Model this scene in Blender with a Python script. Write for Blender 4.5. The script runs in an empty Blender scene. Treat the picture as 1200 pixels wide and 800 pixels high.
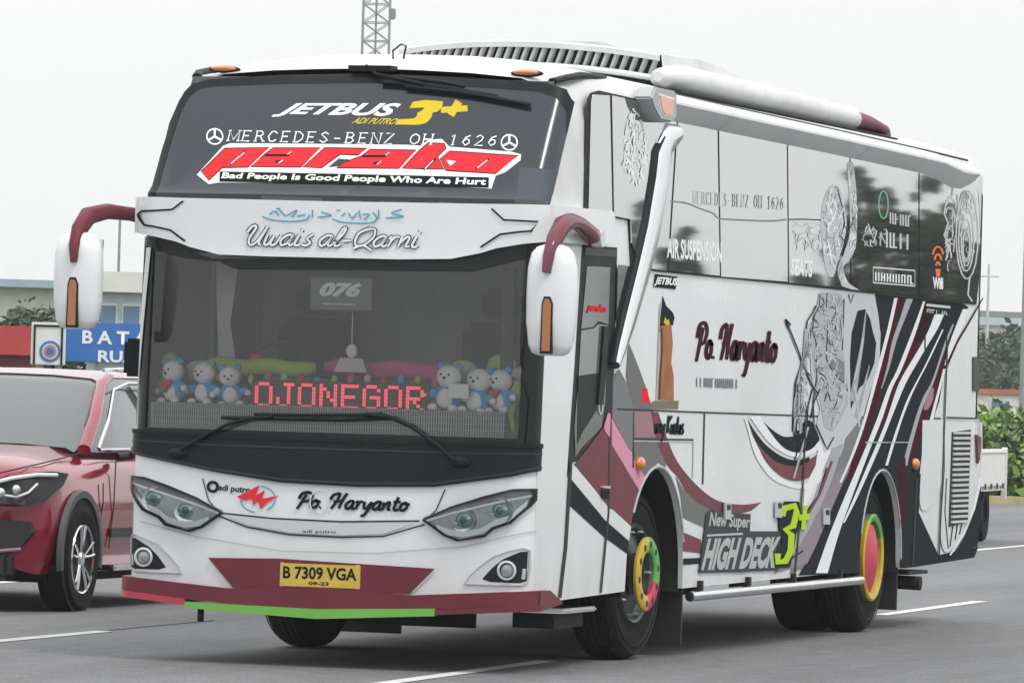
import bpy, bmesh, math, random
from mathutils import Vector, Matrix, noise
R = math.radians
scene = bpy.context.scene
C = scene.collection
# ------------------------------------------------------------------ camera
cam_pos = Vector((11.184, -34.043, 1.5715))
yaw, pitch, roll, focal = .2882, .0086, .0287, 7389.9
fw = Vector((-math.sin(yaw)*math.cos(pitch), math.cos(yaw)*math.cos(pitch), math.sin(pitch)))
rt = Vector((math.cos(yaw), math.sin(yaw), 0)); up = rt.cross(fw)
r2 = rt*math.cos(roll)+up*math.sin(roll); u2 = up*math.cos(roll)-rt*math.sin(roll)
cd = bpy.data.cameras.new('camera'); cam = bpy.data.objects.new('camera', cd); C.objects.link(cam)
m4 = Matrix((r2, u2, -fw)).transposed().to_4x4(); m4.translation = cam_pos; cam.matrix_world = m4
cd.sensor_width = 36; cd.lens = focal*36/1200; cd.clip_start = .5; cd.clip_end = 9000
scene.camera = cam
# ------------------------------------------------------------------ sky, sun, exposure
SUN_EL, SUN_AZ = R(58), R(120)      # azimuth clockwise from +y: the sun stands to the right of the bus
w = bpy.data.worlds.new("World"); scene.world = w; w.use_nodes = True
nt = w.node_tree; N = nt.nodes; L = nt.links; N.clear()
out = N.new('ShaderNodeOutputWorld'); bg = N.new('ShaderNodeBackground')
sky = N.new('ShaderNodeTexSky'); sky.sky_type = 'NISHITA'; sky.sun_disc = False
sky.sun_elevation = SUN_EL; sky.sun_rotation = SUN_AZ; sky.dust_density = 3; sky.air_density = 1.2
tc = N.new('ShaderNodeTexCoord'); sx = N.new('ShaderNodeSeparateXYZ')
L.new(tc.outputs['Generated'], sx.inputs[0])
mr = N.new('ShaderNodeMapRange'); mr.inputs['From Min'].default_value = 0; mr.inputs['From Max'].default_value = 1
mr.inputs['To Min'].default_value = 10.1; mr.inputs['To Max'].default_value = 18.5
L.new(sx.outputs['Z'], mr.inputs['Value'])
cc = N.new('ShaderNodeCombineXYZ')
for i, k in enumerate((.995, 1.0, 1.0)):
    mu = N.new('ShaderNodeMath'); mu.operation = 'MULTIPLY'; mu.inputs[1].default_value = k
    L.new(mr.outputs[0], mu.inputs[0]); L.new(mu.outputs[0], cc.inputs[i])
mx = N.new('ShaderNodeMixRGB'); mx.inputs['Fac'].default_value = .93     # thick overcast over the clear sky
L.new(sky.outputs[0], mx.inputs['Color1']); cn = N.new('ShaderNodeTexNoise'); cn.inputs['Scale'].default_value = 2.2; cn.inputs['Detail'].default_value = 5; L.new(tc.outputs['Generated'], cn.inputs['Vector'])
cm = N.new('ShaderNodeMapRange'); cm.inputs['From Min'].default_value = .3; cm.inputs['From Max'].default_value = .7; cm.inputs['To Min'].default_value = .955; cm.inputs['To Max'].default_value = 1.02; L.new(cn.outputs['Fac'], cm.inputs['Value'])
cs = N.new('ShaderNodeVectorMath'); cs.operation = 'SCALE'; L.new(cc.outputs[0], cs.inputs[0]); L.new(cm.outputs[0], cs.inputs['Scale']); L.new(cs.outputs[0], mx.inputs['Color2'])
L.new(mx.outputs[0], bg.inputs['Color']); bg.inputs['Strength'].default_value = .1
L.new(bg.outputs[0], out.inputs['Surface'])
sd = bpy.data.lights.new('sun', 'SUN'); sd.energy = 1.5; sd.angle = R(10); sd.color = (1, .97, .93)
sun = bpy.data.objects.new('sun', sd); C.objects.link(sun)
sdir = Vector((math.sin(SUN_AZ)*math.cos(SUN_EL), math.cos(SUN_AZ)*math.cos(SUN_EL), math.sin(SUN_EL)))
sun.rotation_euler = sdir.to_track_quat('Z', 'Y').to_euler()
scene.view_settings.view_transform = 'Standard'; scene.view_settings.look = 'None'
scene.view_settings.exposure = 0; scene.view_settings.gamma = 1
scene.cycles.volume_bounces = 1; scene.cycles.transparent_max_bounces = 16
# ------------------------------------------------------------------ materials
M = {}
def mat(name, col, rough=.5, metal=0, coat=0, var=0, vscale=3, bump=0, bscale=40, spec=.5, emit=None, trans=0):
    m = bpy.data.materials.new(name); m.use_nodes = True; t = m.node_tree; b = t.nodes['Principled BSDF']
    b.inputs['Base Color'].default_value = (*col, 1); b.inputs['Roughness'].default_value = rough
    b.inputs['Metallic'].default_value = metal; b.inputs['Coat Weight'].default_value = coat
    b.inputs['Coat Roughness'].default_value = .04; b.inputs['Specular IOR Level'].default_value = spec
    if trans: b.inputs['Transmission Weight'].default_value = trans
    if emit: b.inputs['Emission Color'].default_value = (*emit[:3], 1); b.inputs['Emission Strength'].default_value = emit[3]
    if var:
        g = t.nodes.new('ShaderNodeTexCoord'); n = t.nodes.new('ShaderNodeTexNoise'); n.inputs['Scale'].default_value = vscale
        n.inputs['Detail'].default_value = 6; n.inputs['Roughness'].default_value = .6
        t.links.new(g.outputs['Object'], n.inputs['Vector'])
        r = t.nodes.new('ShaderNodeMapRange'); r.inputs['From Min'].default_value = .3; r.inputs['From Max'].default_value = .7
        r.inputs['To Min'].default_value = 1-var; r.inputs['To Max'].default_value = 1+var*.5
        t.links.new(n.outputs['Fac'], r.inputs['Value'])
        x = t.nodes.new('ShaderNodeVectorMath'); x.operation = 'SCALE'; x.inputs[0].default_value = col
        t.links.new(r.outputs[0], x.inputs['Scale']); t.links.new(x.outputs[0], b.inputs['Base Color'])
        r3 = t.nodes.new('ShaderNodeMapRange'); r3.inputs['To Min'].default_value = max(0, rough-.12); r3.inputs['To Max'].default_value = min(1, rough+.12)
        t.links.new(n.outputs['Fac'], r3.inputs['Value']); t.links.new(r3.outputs[0], b.inputs['Roughness'])
    if bump:
        g = t.nodes.new('ShaderNodeTexCoord'); n = t.nodes.new('ShaderNodeTexNoise'); n.inputs['Scale'].default_value = bscale
        n.inputs['Detail'].default_value = 8; t.links.new(g.outputs['Object'], n.inputs['Vector'])
        bp = t.nodes.new('ShaderNodeBump'); bp.inputs['Strength'].default_value = bump; bp.inputs['Distance'].default_value = .02
        t.links.new(n.outputs['Fac'], bp.inputs['Height']); t.links.new(bp.outputs[0], b.inputs['Normal'])
    M[name] = m; return m
def P(n, c, r=.42, coat=.0, **k): mat(n, c, r, coat=coat, spec=k.pop('spec', .0), **k)
P('white_paint', (.74, .765, .78), .25, .3, var=.035, vscale=1.1, spec=.2)
P('white_edge', (.72, .74, .75)); P('soft_grey', (.42, .43, .44)); P('mid_grey', (.22, .23, .24)); P('charcoal', (.03, .034, .038))
P('grey_print', (.2, .205, .215)); P('light_grey_print', (.36, .37, .39)); P('mauve_print', (.27, .23, .26)); P('smoke_print', (.17, .175, .17))
P('rose_print', (.33, .2, .23)); P('maroon', (.15, .035, .05), var=.12, spec=.1); P('maroon_dark', (.07, .018, .028)); P('brown_dark', (.035, .022, .02))
P('pink', (.62, .28, .38)); P('rose_arm', (.17, .05, .07), .35, .5); P('red_print', (.7, .04, .05)); P('white_print', (.8, .82, .83)); P('pale_print', (.55, .57, .58)); P('black_print', (.02, .02, .022))
P('yellow_print', (.62, .48, .04)); P('blue_print', (.1, .35, .5)); P('green_print', (.2, .42, .32)); P('lime_print', (.42, .6, .04)); P('orange_print', (.75, .2, .06))
P('terracotta', (.36, .17, .09), var=.3, vscale=6); P('brown_print', (.1, .06, .04)); P('stone_print', (.2, .19, .13)); P('sticker_grey', (.09, .1, .115))
P('silver_print', (.4, .42, .43)); P('pale_silver', (.5, .52, .54)); P('charcoal_film', (.1, .105, .11)); P('maroon_black', (.06, .022, .03))
P('badge_dark', (.07, .075, .08)); P('badge_silver', (.45, .48, .48), .3, .3, metal=.2)
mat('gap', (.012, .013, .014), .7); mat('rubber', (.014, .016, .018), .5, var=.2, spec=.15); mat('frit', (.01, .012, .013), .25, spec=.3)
mat('cowl', (.012, .014, .017), .4, spec=.18, var=.15); mat('cowl_edge', (.035, .038, .043), .4, spec=.2); mat('light_trim', (.62, .63, .66), .22, metal=.35)
mat('chrome', (.8, .81, .83), .12, metal=1, var=.08); mat('satin_alu', (.8, .81, .83), .16, metal=1, var=.06)
mat('dark_glass', (.022, .028, .036), .11, coat=.0, var=.1, vscale=.9); mat('door_glass', (.012, .014, .015), .05, coat=.5); mat('grey_glass', (.13, .14, .145), .12, coat=.5)
mat('tyre', (.014, .014, .015), .85, spec=.15, bump=.3, bscale=60, var=.3); mat('underside', (.012, .012, .013), .85, var=.3); mat('mud_rubber', (.016, .016, .017), .75, var=.2)
mat('amber_lens', (.65, .17, .035), .2, coat=.8, spec=.6); mat('ochre_lens', (.38, .14, .045), .3, coat=.6); mat('red_lens', (.12, .01, .02), .15, coat=.8)
mat('cabin_grey', (.48, .5, .5), .7, var=.15); mat('cabin_dark', (.06, .063, .066), .7); mat('cabin_light', (.36, .38, .37), .6, var=.1)
mat('plate_yellow', (.58, .42, .06), .45, var=.12, vscale=12); mat('lip_red', (.42, .035, .06), .35, coat=.4); mat('lip_green', (.15, .42, .06), .4, coat=.2, var=.1)
mat('plush_blue', (.07, .38, .68), .95); mat('plush_white', (.85, .86, .84), .95); mat('plush_green', (.38, .5, .08), .95); mat('plush_pink', (.55, .09, .22), .95)
mat('plush_red', (.5, .04, .05), .95); mat('plush_cream', (.5, .5, .33), .95); mat('card', (.75, .76, .76), .6)
mat('led', (.1, .01, .01), .5, emit=(1, .09, .12, 1.25)); mat('led_board', (.025, .012, .014), .4)
mat('ring_yellow', (.5, .36, .02), .45, var=.2, vscale=20); mat('ring_green', (.09, .36, .06), .45, var=.2, vscale=20); mat('ring_red', (.48, .025, .06), .45)
mat('lamp_silver', (.62, .65, .66), .2, metal=.7); mat('lamp_grey', (.34, .36, .37), .3, metal=.4, coat=.3, var=.35, vscale=14)
mat('lens_teal', (.1, .26, .24), .06, coat=1, metal=.3); mat('lens_dark', (.03, .09, .085), .08, coat=1); mat('lamp_white', (.7, .73, .72), .15, coat=.6)
mat('car_paint', (.27, .012, .035), .22, metal=.25, coat=1, var=.05); mat('car_glass', (.1, .11, .115), .06, coat=.6); mat('car_black', (.018, .018, .02), .55, var=.2)
mat('car_grey_plastic', (.06, .062, .065), .5)
mat('sign_blue', (.03, .15, .48), .4); mat('sign_white', (.72, .73, .72), .5, var=.06); mat('sign_grey', (.33, .34, .35), .6); mat('sign_orange', (.45, .2, .12), .5)
mat('steel', (.33, .35, .36), .45, metal=.6, var=.15); mat('concrete', (.32, .32, .31), .85, var=.2, vscale=2); mat('wall_cream', (.64, .64, .58), .85, var=.12)
mat('roof_blue', (.32, .43, .5), .6, var=.1); mat('wall_pale', (.5, .56, .62), .8, var=.15); mat('window_blue', (.12, .2, .33), .2); mat('red_roof', (.45, .045, .05), .55, var=.12)
mat('brick_red', (.2, .045, .045), .8, var=.2); mat('rim_dark', (.09, .095, .1), .4, metal=.6, var=.3, vscale=15); mat('roof_tile', (.42, .16, .09), .8, var=.25); mat('wall_white', (.7, .7, .68), .8, var=.08)
mat('bark', (.07, .055, .04), .9, var=.3); mat('rail_dark', (.05, .055, .055), .7, var=.3); mat('rail_steel', (.4, .41, .41), .4, metal=.6)
mat('road_paint', (.62, .63, .62), .7, var=.22, vscale=5); mat('road_paint_yellow', (.5, .42, .24), .7, var=.2)
for i, c in enumerate(((.045, .075, .03), (.06, .1, .035), (.035, .06, .028), (.15, .27, .05), (.2, .34, .06), (.05, .085, .045))):
    mat('leaf_%s' % 'abcdef'[i], c, .6, var=.35, vscale=1.2)
def grime(name):
    m = M[name]; t = m.node_tree; b = t.nodes['Principled BSDF']; src = b.inputs['Base Color'].links[0].from_socket
    g = t.nodes.new('ShaderNodeTexCoord'); sp_ = t.nodes.new('ShaderNodeSeparateXYZ'); t.links.new(g.outputs['Object'], sp_.inputs[0])
    r = t.nodes.new('ShaderNodeMapRange'); r.inputs['From Min'].default_value = 1.15; r.inputs['From Max'].default_value = .35; r.inputs['To Max'].default_value = .55; t.links.new(sp_.outputs['Z'], r.inputs['Value'])
    n = t.nodes.new('ShaderNodeTexNoise'); n.inputs['Scale'].default_value = 5; n.inputs['Detail'].default_value = 8; mp = t.nodes.new('ShaderNodeMapping'); mp.inputs['Scale'].default_value = (1, 1, .35)
    t.links.new(g.outputs['Object'], mp.inputs[0]); t.links.new(mp.outputs[0], n.inputs['Vector'])
    k = t.nodes.new('ShaderNodeMath'); k.operation = 'MULTIPLY'; t.links.new(r.outputs[0], k.inputs[0]); t.links.new(n.outputs['Fac'], k.inputs[1])
    x = t.nodes.new('ShaderNodeMixRGB'); t.links.new(k.outputs[0], x.inputs['Fac']); t.links.new(src, x.inputs['Color1']); x.inputs['Color2'].default_value = (.3, .29, .27, 1)
    t.links.new(x.outputs[0], b.inputs['Base Color'])
grime('white_paint')
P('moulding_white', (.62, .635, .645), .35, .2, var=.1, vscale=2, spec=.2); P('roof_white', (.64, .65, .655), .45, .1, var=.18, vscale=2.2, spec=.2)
def glass_sheet(name, fac, tint):
    m = bpy.data.materials.new(name); m.use_nodes = True; t = m.node_tree; t.nodes.clear()
    o = t.nodes.new('ShaderNodeOutputMaterial'); a = t.nodes.new('ShaderNodeBsdfTransparent'); a.inputs[0].default_value = (*tint, 1)
    b = t.nodes.new('ShaderNodeBsdfGlossy'); b.inputs['Roughness'].default_value = .03
    f = t.nodes.new('ShaderNodeFresnel'); f.inputs['IOR'].default_value = fac
    x = t.nodes.new('ShaderNodeMixShader'); t.links.new(f.outputs[0], x.inputs[0]); t.links.new(a.outputs[0], x.inputs[1]); t.links.new(b.outputs[0], x.inputs[2])
    t.links.new(x.outputs[0], o.inputs[0]); M[name] = m
glass_sheet('clear_glass', 1.77, (.97, .985, .98)); glass_sheet('lamp_cover', 1.35, (.95, .97, .97))
def mirror_film():
    m = mat('mirror_glass', (.62, .62, .63), .02, metal=1); t = m.node_tree; b = t.nodes['Principled BSDF']
    g = t.nodes.new('ShaderNodeTexCoord'); n = t.nodes.new('ShaderNodeTexNoise'); n.inputs['Scale'].default_value = 1.3; n.inputs['Detail'].default_value = 1
    t.links.new(g.outputs['Object'], n.inputs['Vector']); bp = t.nodes.new('ShaderNodeBump'); bp.inputs['Strength'].default_value = .008; bp.inputs['Distance'].default_value = .02
    t.links.new(n.outputs['Fac'], bp.inputs['Height']); t.links.new(bp.outputs[0], b.inputs['Normal'])
mirror_film()
def asphalt():
    m = mat('asphalt', (.12, .122, .126), .75); t = m.node_tree; b = t.nodes['Principled BSDF']
    g = t.nodes.new('ShaderNodeTexCoord')
    def nz(s, d, st=None):
        n = t.nodes.new('ShaderNodeTexNoise'); n.inputs['Scale'].default_value = s; n.inputs['Detail'].default_value = d
        if st:
            mp = t.nodes.new('ShaderNodeMapping'); mp.inputs['Scale'].default_value = st; t.links.new(g.outputs['Object'], mp.inputs[0]); t.links.new(mp.outputs[0], n.inputs['Vector'])
        else: t.links.new(g.outputs['Object'], n.inputs['Vector'])
        return n
    a = nz(45, 5); c = nz(.9, 5, (1, .12, 1)); e = nz(6, 8)
    def mrange(n, lo, hi, f0=.3, f1=.7):
        r = t.nodes.new('ShaderNodeMapRange'); r.inputs['From Min'].default_value = f0; r.inputs['From Max'].default_value = f1
        r.inputs['To Min'].default_value = lo; r.inputs['To Max'].default_value = hi; t.links.new(n.outputs['Fac'], r.inputs['Value']); return r
    def mul(p, q):
        k = t.nodes.new('ShaderNodeMath'); k.operation = 'MULTIPLY'; t.links.new(p.outputs[0], k.inputs[0]); t.links.new(q.outputs[0], k.inputs[1]); return k
    s = mul(mul(mrange(a, .6, 1.45), mrange(c, .72, 1.18)), mrange(e, .82, 1.15))
    x = t.nodes.new('ShaderNodeVectorMath'); x.operation = 'SCALE'; x.inputs[0].default_value = (.142, .145, .15)
    t.links.new(s.outputs[0], x.inputs['Scale']); t.links.new(x.outputs[0], b.inputs['Base Color'])
    bp = t.nodes.new('ShaderNodeBump'); bp.inputs['Strength'].default_value = .5; bp.inputs['Distance'].default_value = .006
    t.links.new(a.outputs['Fac'], bp.inputs['Height']); t.links.new(bp.outputs[0], b.inputs['Normal'])
asphalt()
mat('grass', (.06, .09, .03), .9, var=.4, vscale=.3); mat('hill_green', (.045, .07, .04), .9, var=.4, vscale=.02)
# ------------------------------------------------------------------ helpers
def link(name, me, m, parent=None, loc=(0, 0, 0)):
    o = bpy.data.objects.new(name, me); C.objects.link(o)
    if m is not None and len(me.materials) == 0: me.materials.append(M[m] if isinstance(m, str) else m)
    o.location = loc
    if parent: o.parent = parent
    return o
def obj(name, bm, m, parent=None, angle=35, loc=(0, 0, 0)):
    me = bpy.data.meshes.new(name); bmesh.ops.recalc_face_normals(bm, faces=bm.faces) if getattr(bm, 'recalc', True) is True else None
    bm.to_mesh(me); bm.free()
    for p in me.polygons: p.use_smooth = True
    me.set_sharp_from_angle(angle=R(angle))
    return link(name, me, m, parent, loc)
def thing(name, label, cat, loc=(0, 0, 0), rz=0, group=None):
    o = bpy.data.objects.new(name, None); C.objects.link(o); o.location = loc; o.rotation_euler = (0, 0, rz); o.empty_display_size = .2
    return tag(o, label, cat, group)
def tag(o, label, cat, group=None):
    o['label'] = label; o['category'] = cat
    if group: o['group'] = group
    return o
def struct(o, kind='structure'): o['kind'] = kind; return o
def copy_tree(o, parent=None):
    c = o.copy(); C.objects.link(c)
    if parent: c.parent = parent
    for ch in list(o.children): copy_tree(ch, c)
    return c
def box(bm, x0, x1, y0, y1, z0, z1, bev=0, rot=None):
    r = bmesh.ops.create_cube(bm, size=1)['verts']
    for v in r:
        v.co = Vector(((x0+x1)/2+v.co.x*(x1-x0), (y0+y1)/2+v.co.y*(y1-y0), (z0+z1)/2+v.co.z*(z1-z0)))
    if bev:
        es = {e for v in r for e in v.link_edges}
        bmesh.ops.bevel(bm, geom=list(es), offset=bev, segments=2, affect='EDGES')
    return bm
def B(*a, **k):
    bm = bmesh.new(); box(bm, *a, **k); return bm
def frame_of(d):
    d = d.normalized(); a = Vector((0, 0, 1)) if abs(d.z) < .9 else Vector((1, 0, 0))
    u = d.cross(a).normalized(); return u, u.cross(d).normalized()
def sweep(bm, pts, rad, n=10, cap=True, sq=None, ref=None):
    """tube through pts; rad a number, or list of (ru, rv) half sizes per point; ref = fixed 'u' direction"""
    pts = [Vector(p) for p in pts]; rings = []
    for i, p in enumerate(pts):
        d = (pts[min(i+1, len(pts)-1)]-pts[max(i-1, 0)])
        if ref is not None: v = d.normalized().cross(Vector(ref)).normalized(); u = v.cross(d.normalized()).normalized()
        else: u, v = frame_of(d)
        r = rad[i] if isinstance(rad, (list, tuple)) else rad
        ru, rv = r if isinstance(r, (list, tuple)) else (r, r)
        ring = []
        for k in range(n):
            a = 2*math.pi*k/n; ca, sa = math.cos(a), math.sin(a)
            if sq: ca = math.copysign(abs(ca)**sq, ca); sa = math.copysign(abs(sa)**sq, sa)
            ring.append(bm.verts.new(p+u*ca*ru+v*sa*rv))
        rings.append(ring)
    for a, b in zip(rings, rings[1:]):
        for k in range(n): bm.faces.new((a[k], a[(k+1) % n], b[(k+1) % n], b[k]))
    if cap: bm.faces.new(rings[0][::-1]); bm.faces.new(rings[-1])
    return bm
def SW(*a, **k): return sweep(bmesh.new(), *a, **k)
def lathe(bm, prof, axis='x', n=40, c=(0, 0, 0), a0=0, a1=360):
    """prof: list of (radius, offset along axis)"""
    full = abs(a1-a0) >= 360; steps = n if full else n+1; rings = []
    for k in range(steps):
        a = R(a0+(a1-a0)*k/n); ring = []
        for r, h in prof:
            if axis == 'x': co = (h, r*math.cos(a), r*math.sin(a))
            elif axis == 'y': co = (r*math.cos(a), h, r*math.sin(a))
            else: co = (r*math.cos(a), r*math.sin(a), h)
            ring.append(bm.verts.new(Vector(co)+Vector(c)))
        rings.append(ring)
    for k in range(n):
        a, b = rings[k], rings[(k+1) % steps]
        for i in range(len(prof)-1): bm.faces.new((a[i], a[i+1], b[i+1], b[i]))
    bmesh.ops.remove_doubles(bm, verts=bm.verts, dist=1e-5)
    return bm
def ball(bm, c, r, n=12, sc=(1, 1, 1)):
    v = bmesh.ops.create_uvsphere(bm, u_segments=n, v_segments=max(6, n*2//3), radius=r)['verts']
    for q in v: q.co = Vector((q.co.x*sc[0]+c[0], q.co.y*sc[1]+c[1], q.co.z*sc[2]+c[2]))
    return bm
def prism(bm, pts, axis, a, b):
    """polygon (2D) extruded between a and b along axis 'x','y' or 'z'"""
    def co(p, h): return {'x': (h, p[0], p[1]), 'y': (p[0], h, p[1]), 'z': (p[0], p[1], h)}[axis]
    A = [bm.verts.new(co(p, a)) for p in pts]; Bv = [bm.verts.new(co(p, b)) for p in pts]; n = len(pts)
    bm.faces.new(A); bm.faces.new(Bv[::-1])
    for k in range(n): bm.faces.new((A[k], Bv[k], Bv[(k+1) % n], A[(k+1) % n]))
    return bm
def lerp(x, xs, ys):
    if x <= xs[0]: return ys[0]
    for i in range(len(xs)-1):
        if x <= xs[i+1]: return ys[i]+(ys[i+1]-ys[i])*(x-xs[i])/(xs[i+1]-xs[i])
    return ys[-1]
def add_text(s, size, bold=0, slant=0):
    c = bpy.data.curves.new('t', 'FONT'); c.body = s; c.size = size; c.offset = bold*size; c.resolution_u = 3; c.shear = slant
    o = bpy.data.objects.new('t', c); C.objects.link(o)
    dg = bpy.context.evaluated_depsgraph_get(); me = bpy.data.meshes.new_from_object(o.evaluated_get(dg))
    bpy.data.objects.remove(o); bpy.data.curves.remove(c); return me
def text_on(name, s, m, parent, origin, ux, uz, w, h, bold=0, slant=0):
    """flat lettering filling w x h from origin along ux / uz"""
    me = add_text(s, 1, bold, slant); xs = [v.co.x for v in me.vertices]; ys = [v.co.y for v in me.vertices]
    x0, x1, y0, y1 = min(xs), max(xs), min(ys), max(ys); ux, uz, origin = Vector(ux), Vector(uz), Vector(origin)
    for v in me.vertices: v.co = origin+ux*((v.co.x-x0)/(x1-x0)*w)+uz*((v.co.y-y0)/(y1-y0)*h)
    me.materials.clear(); return link(name, me, m, parent)
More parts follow.
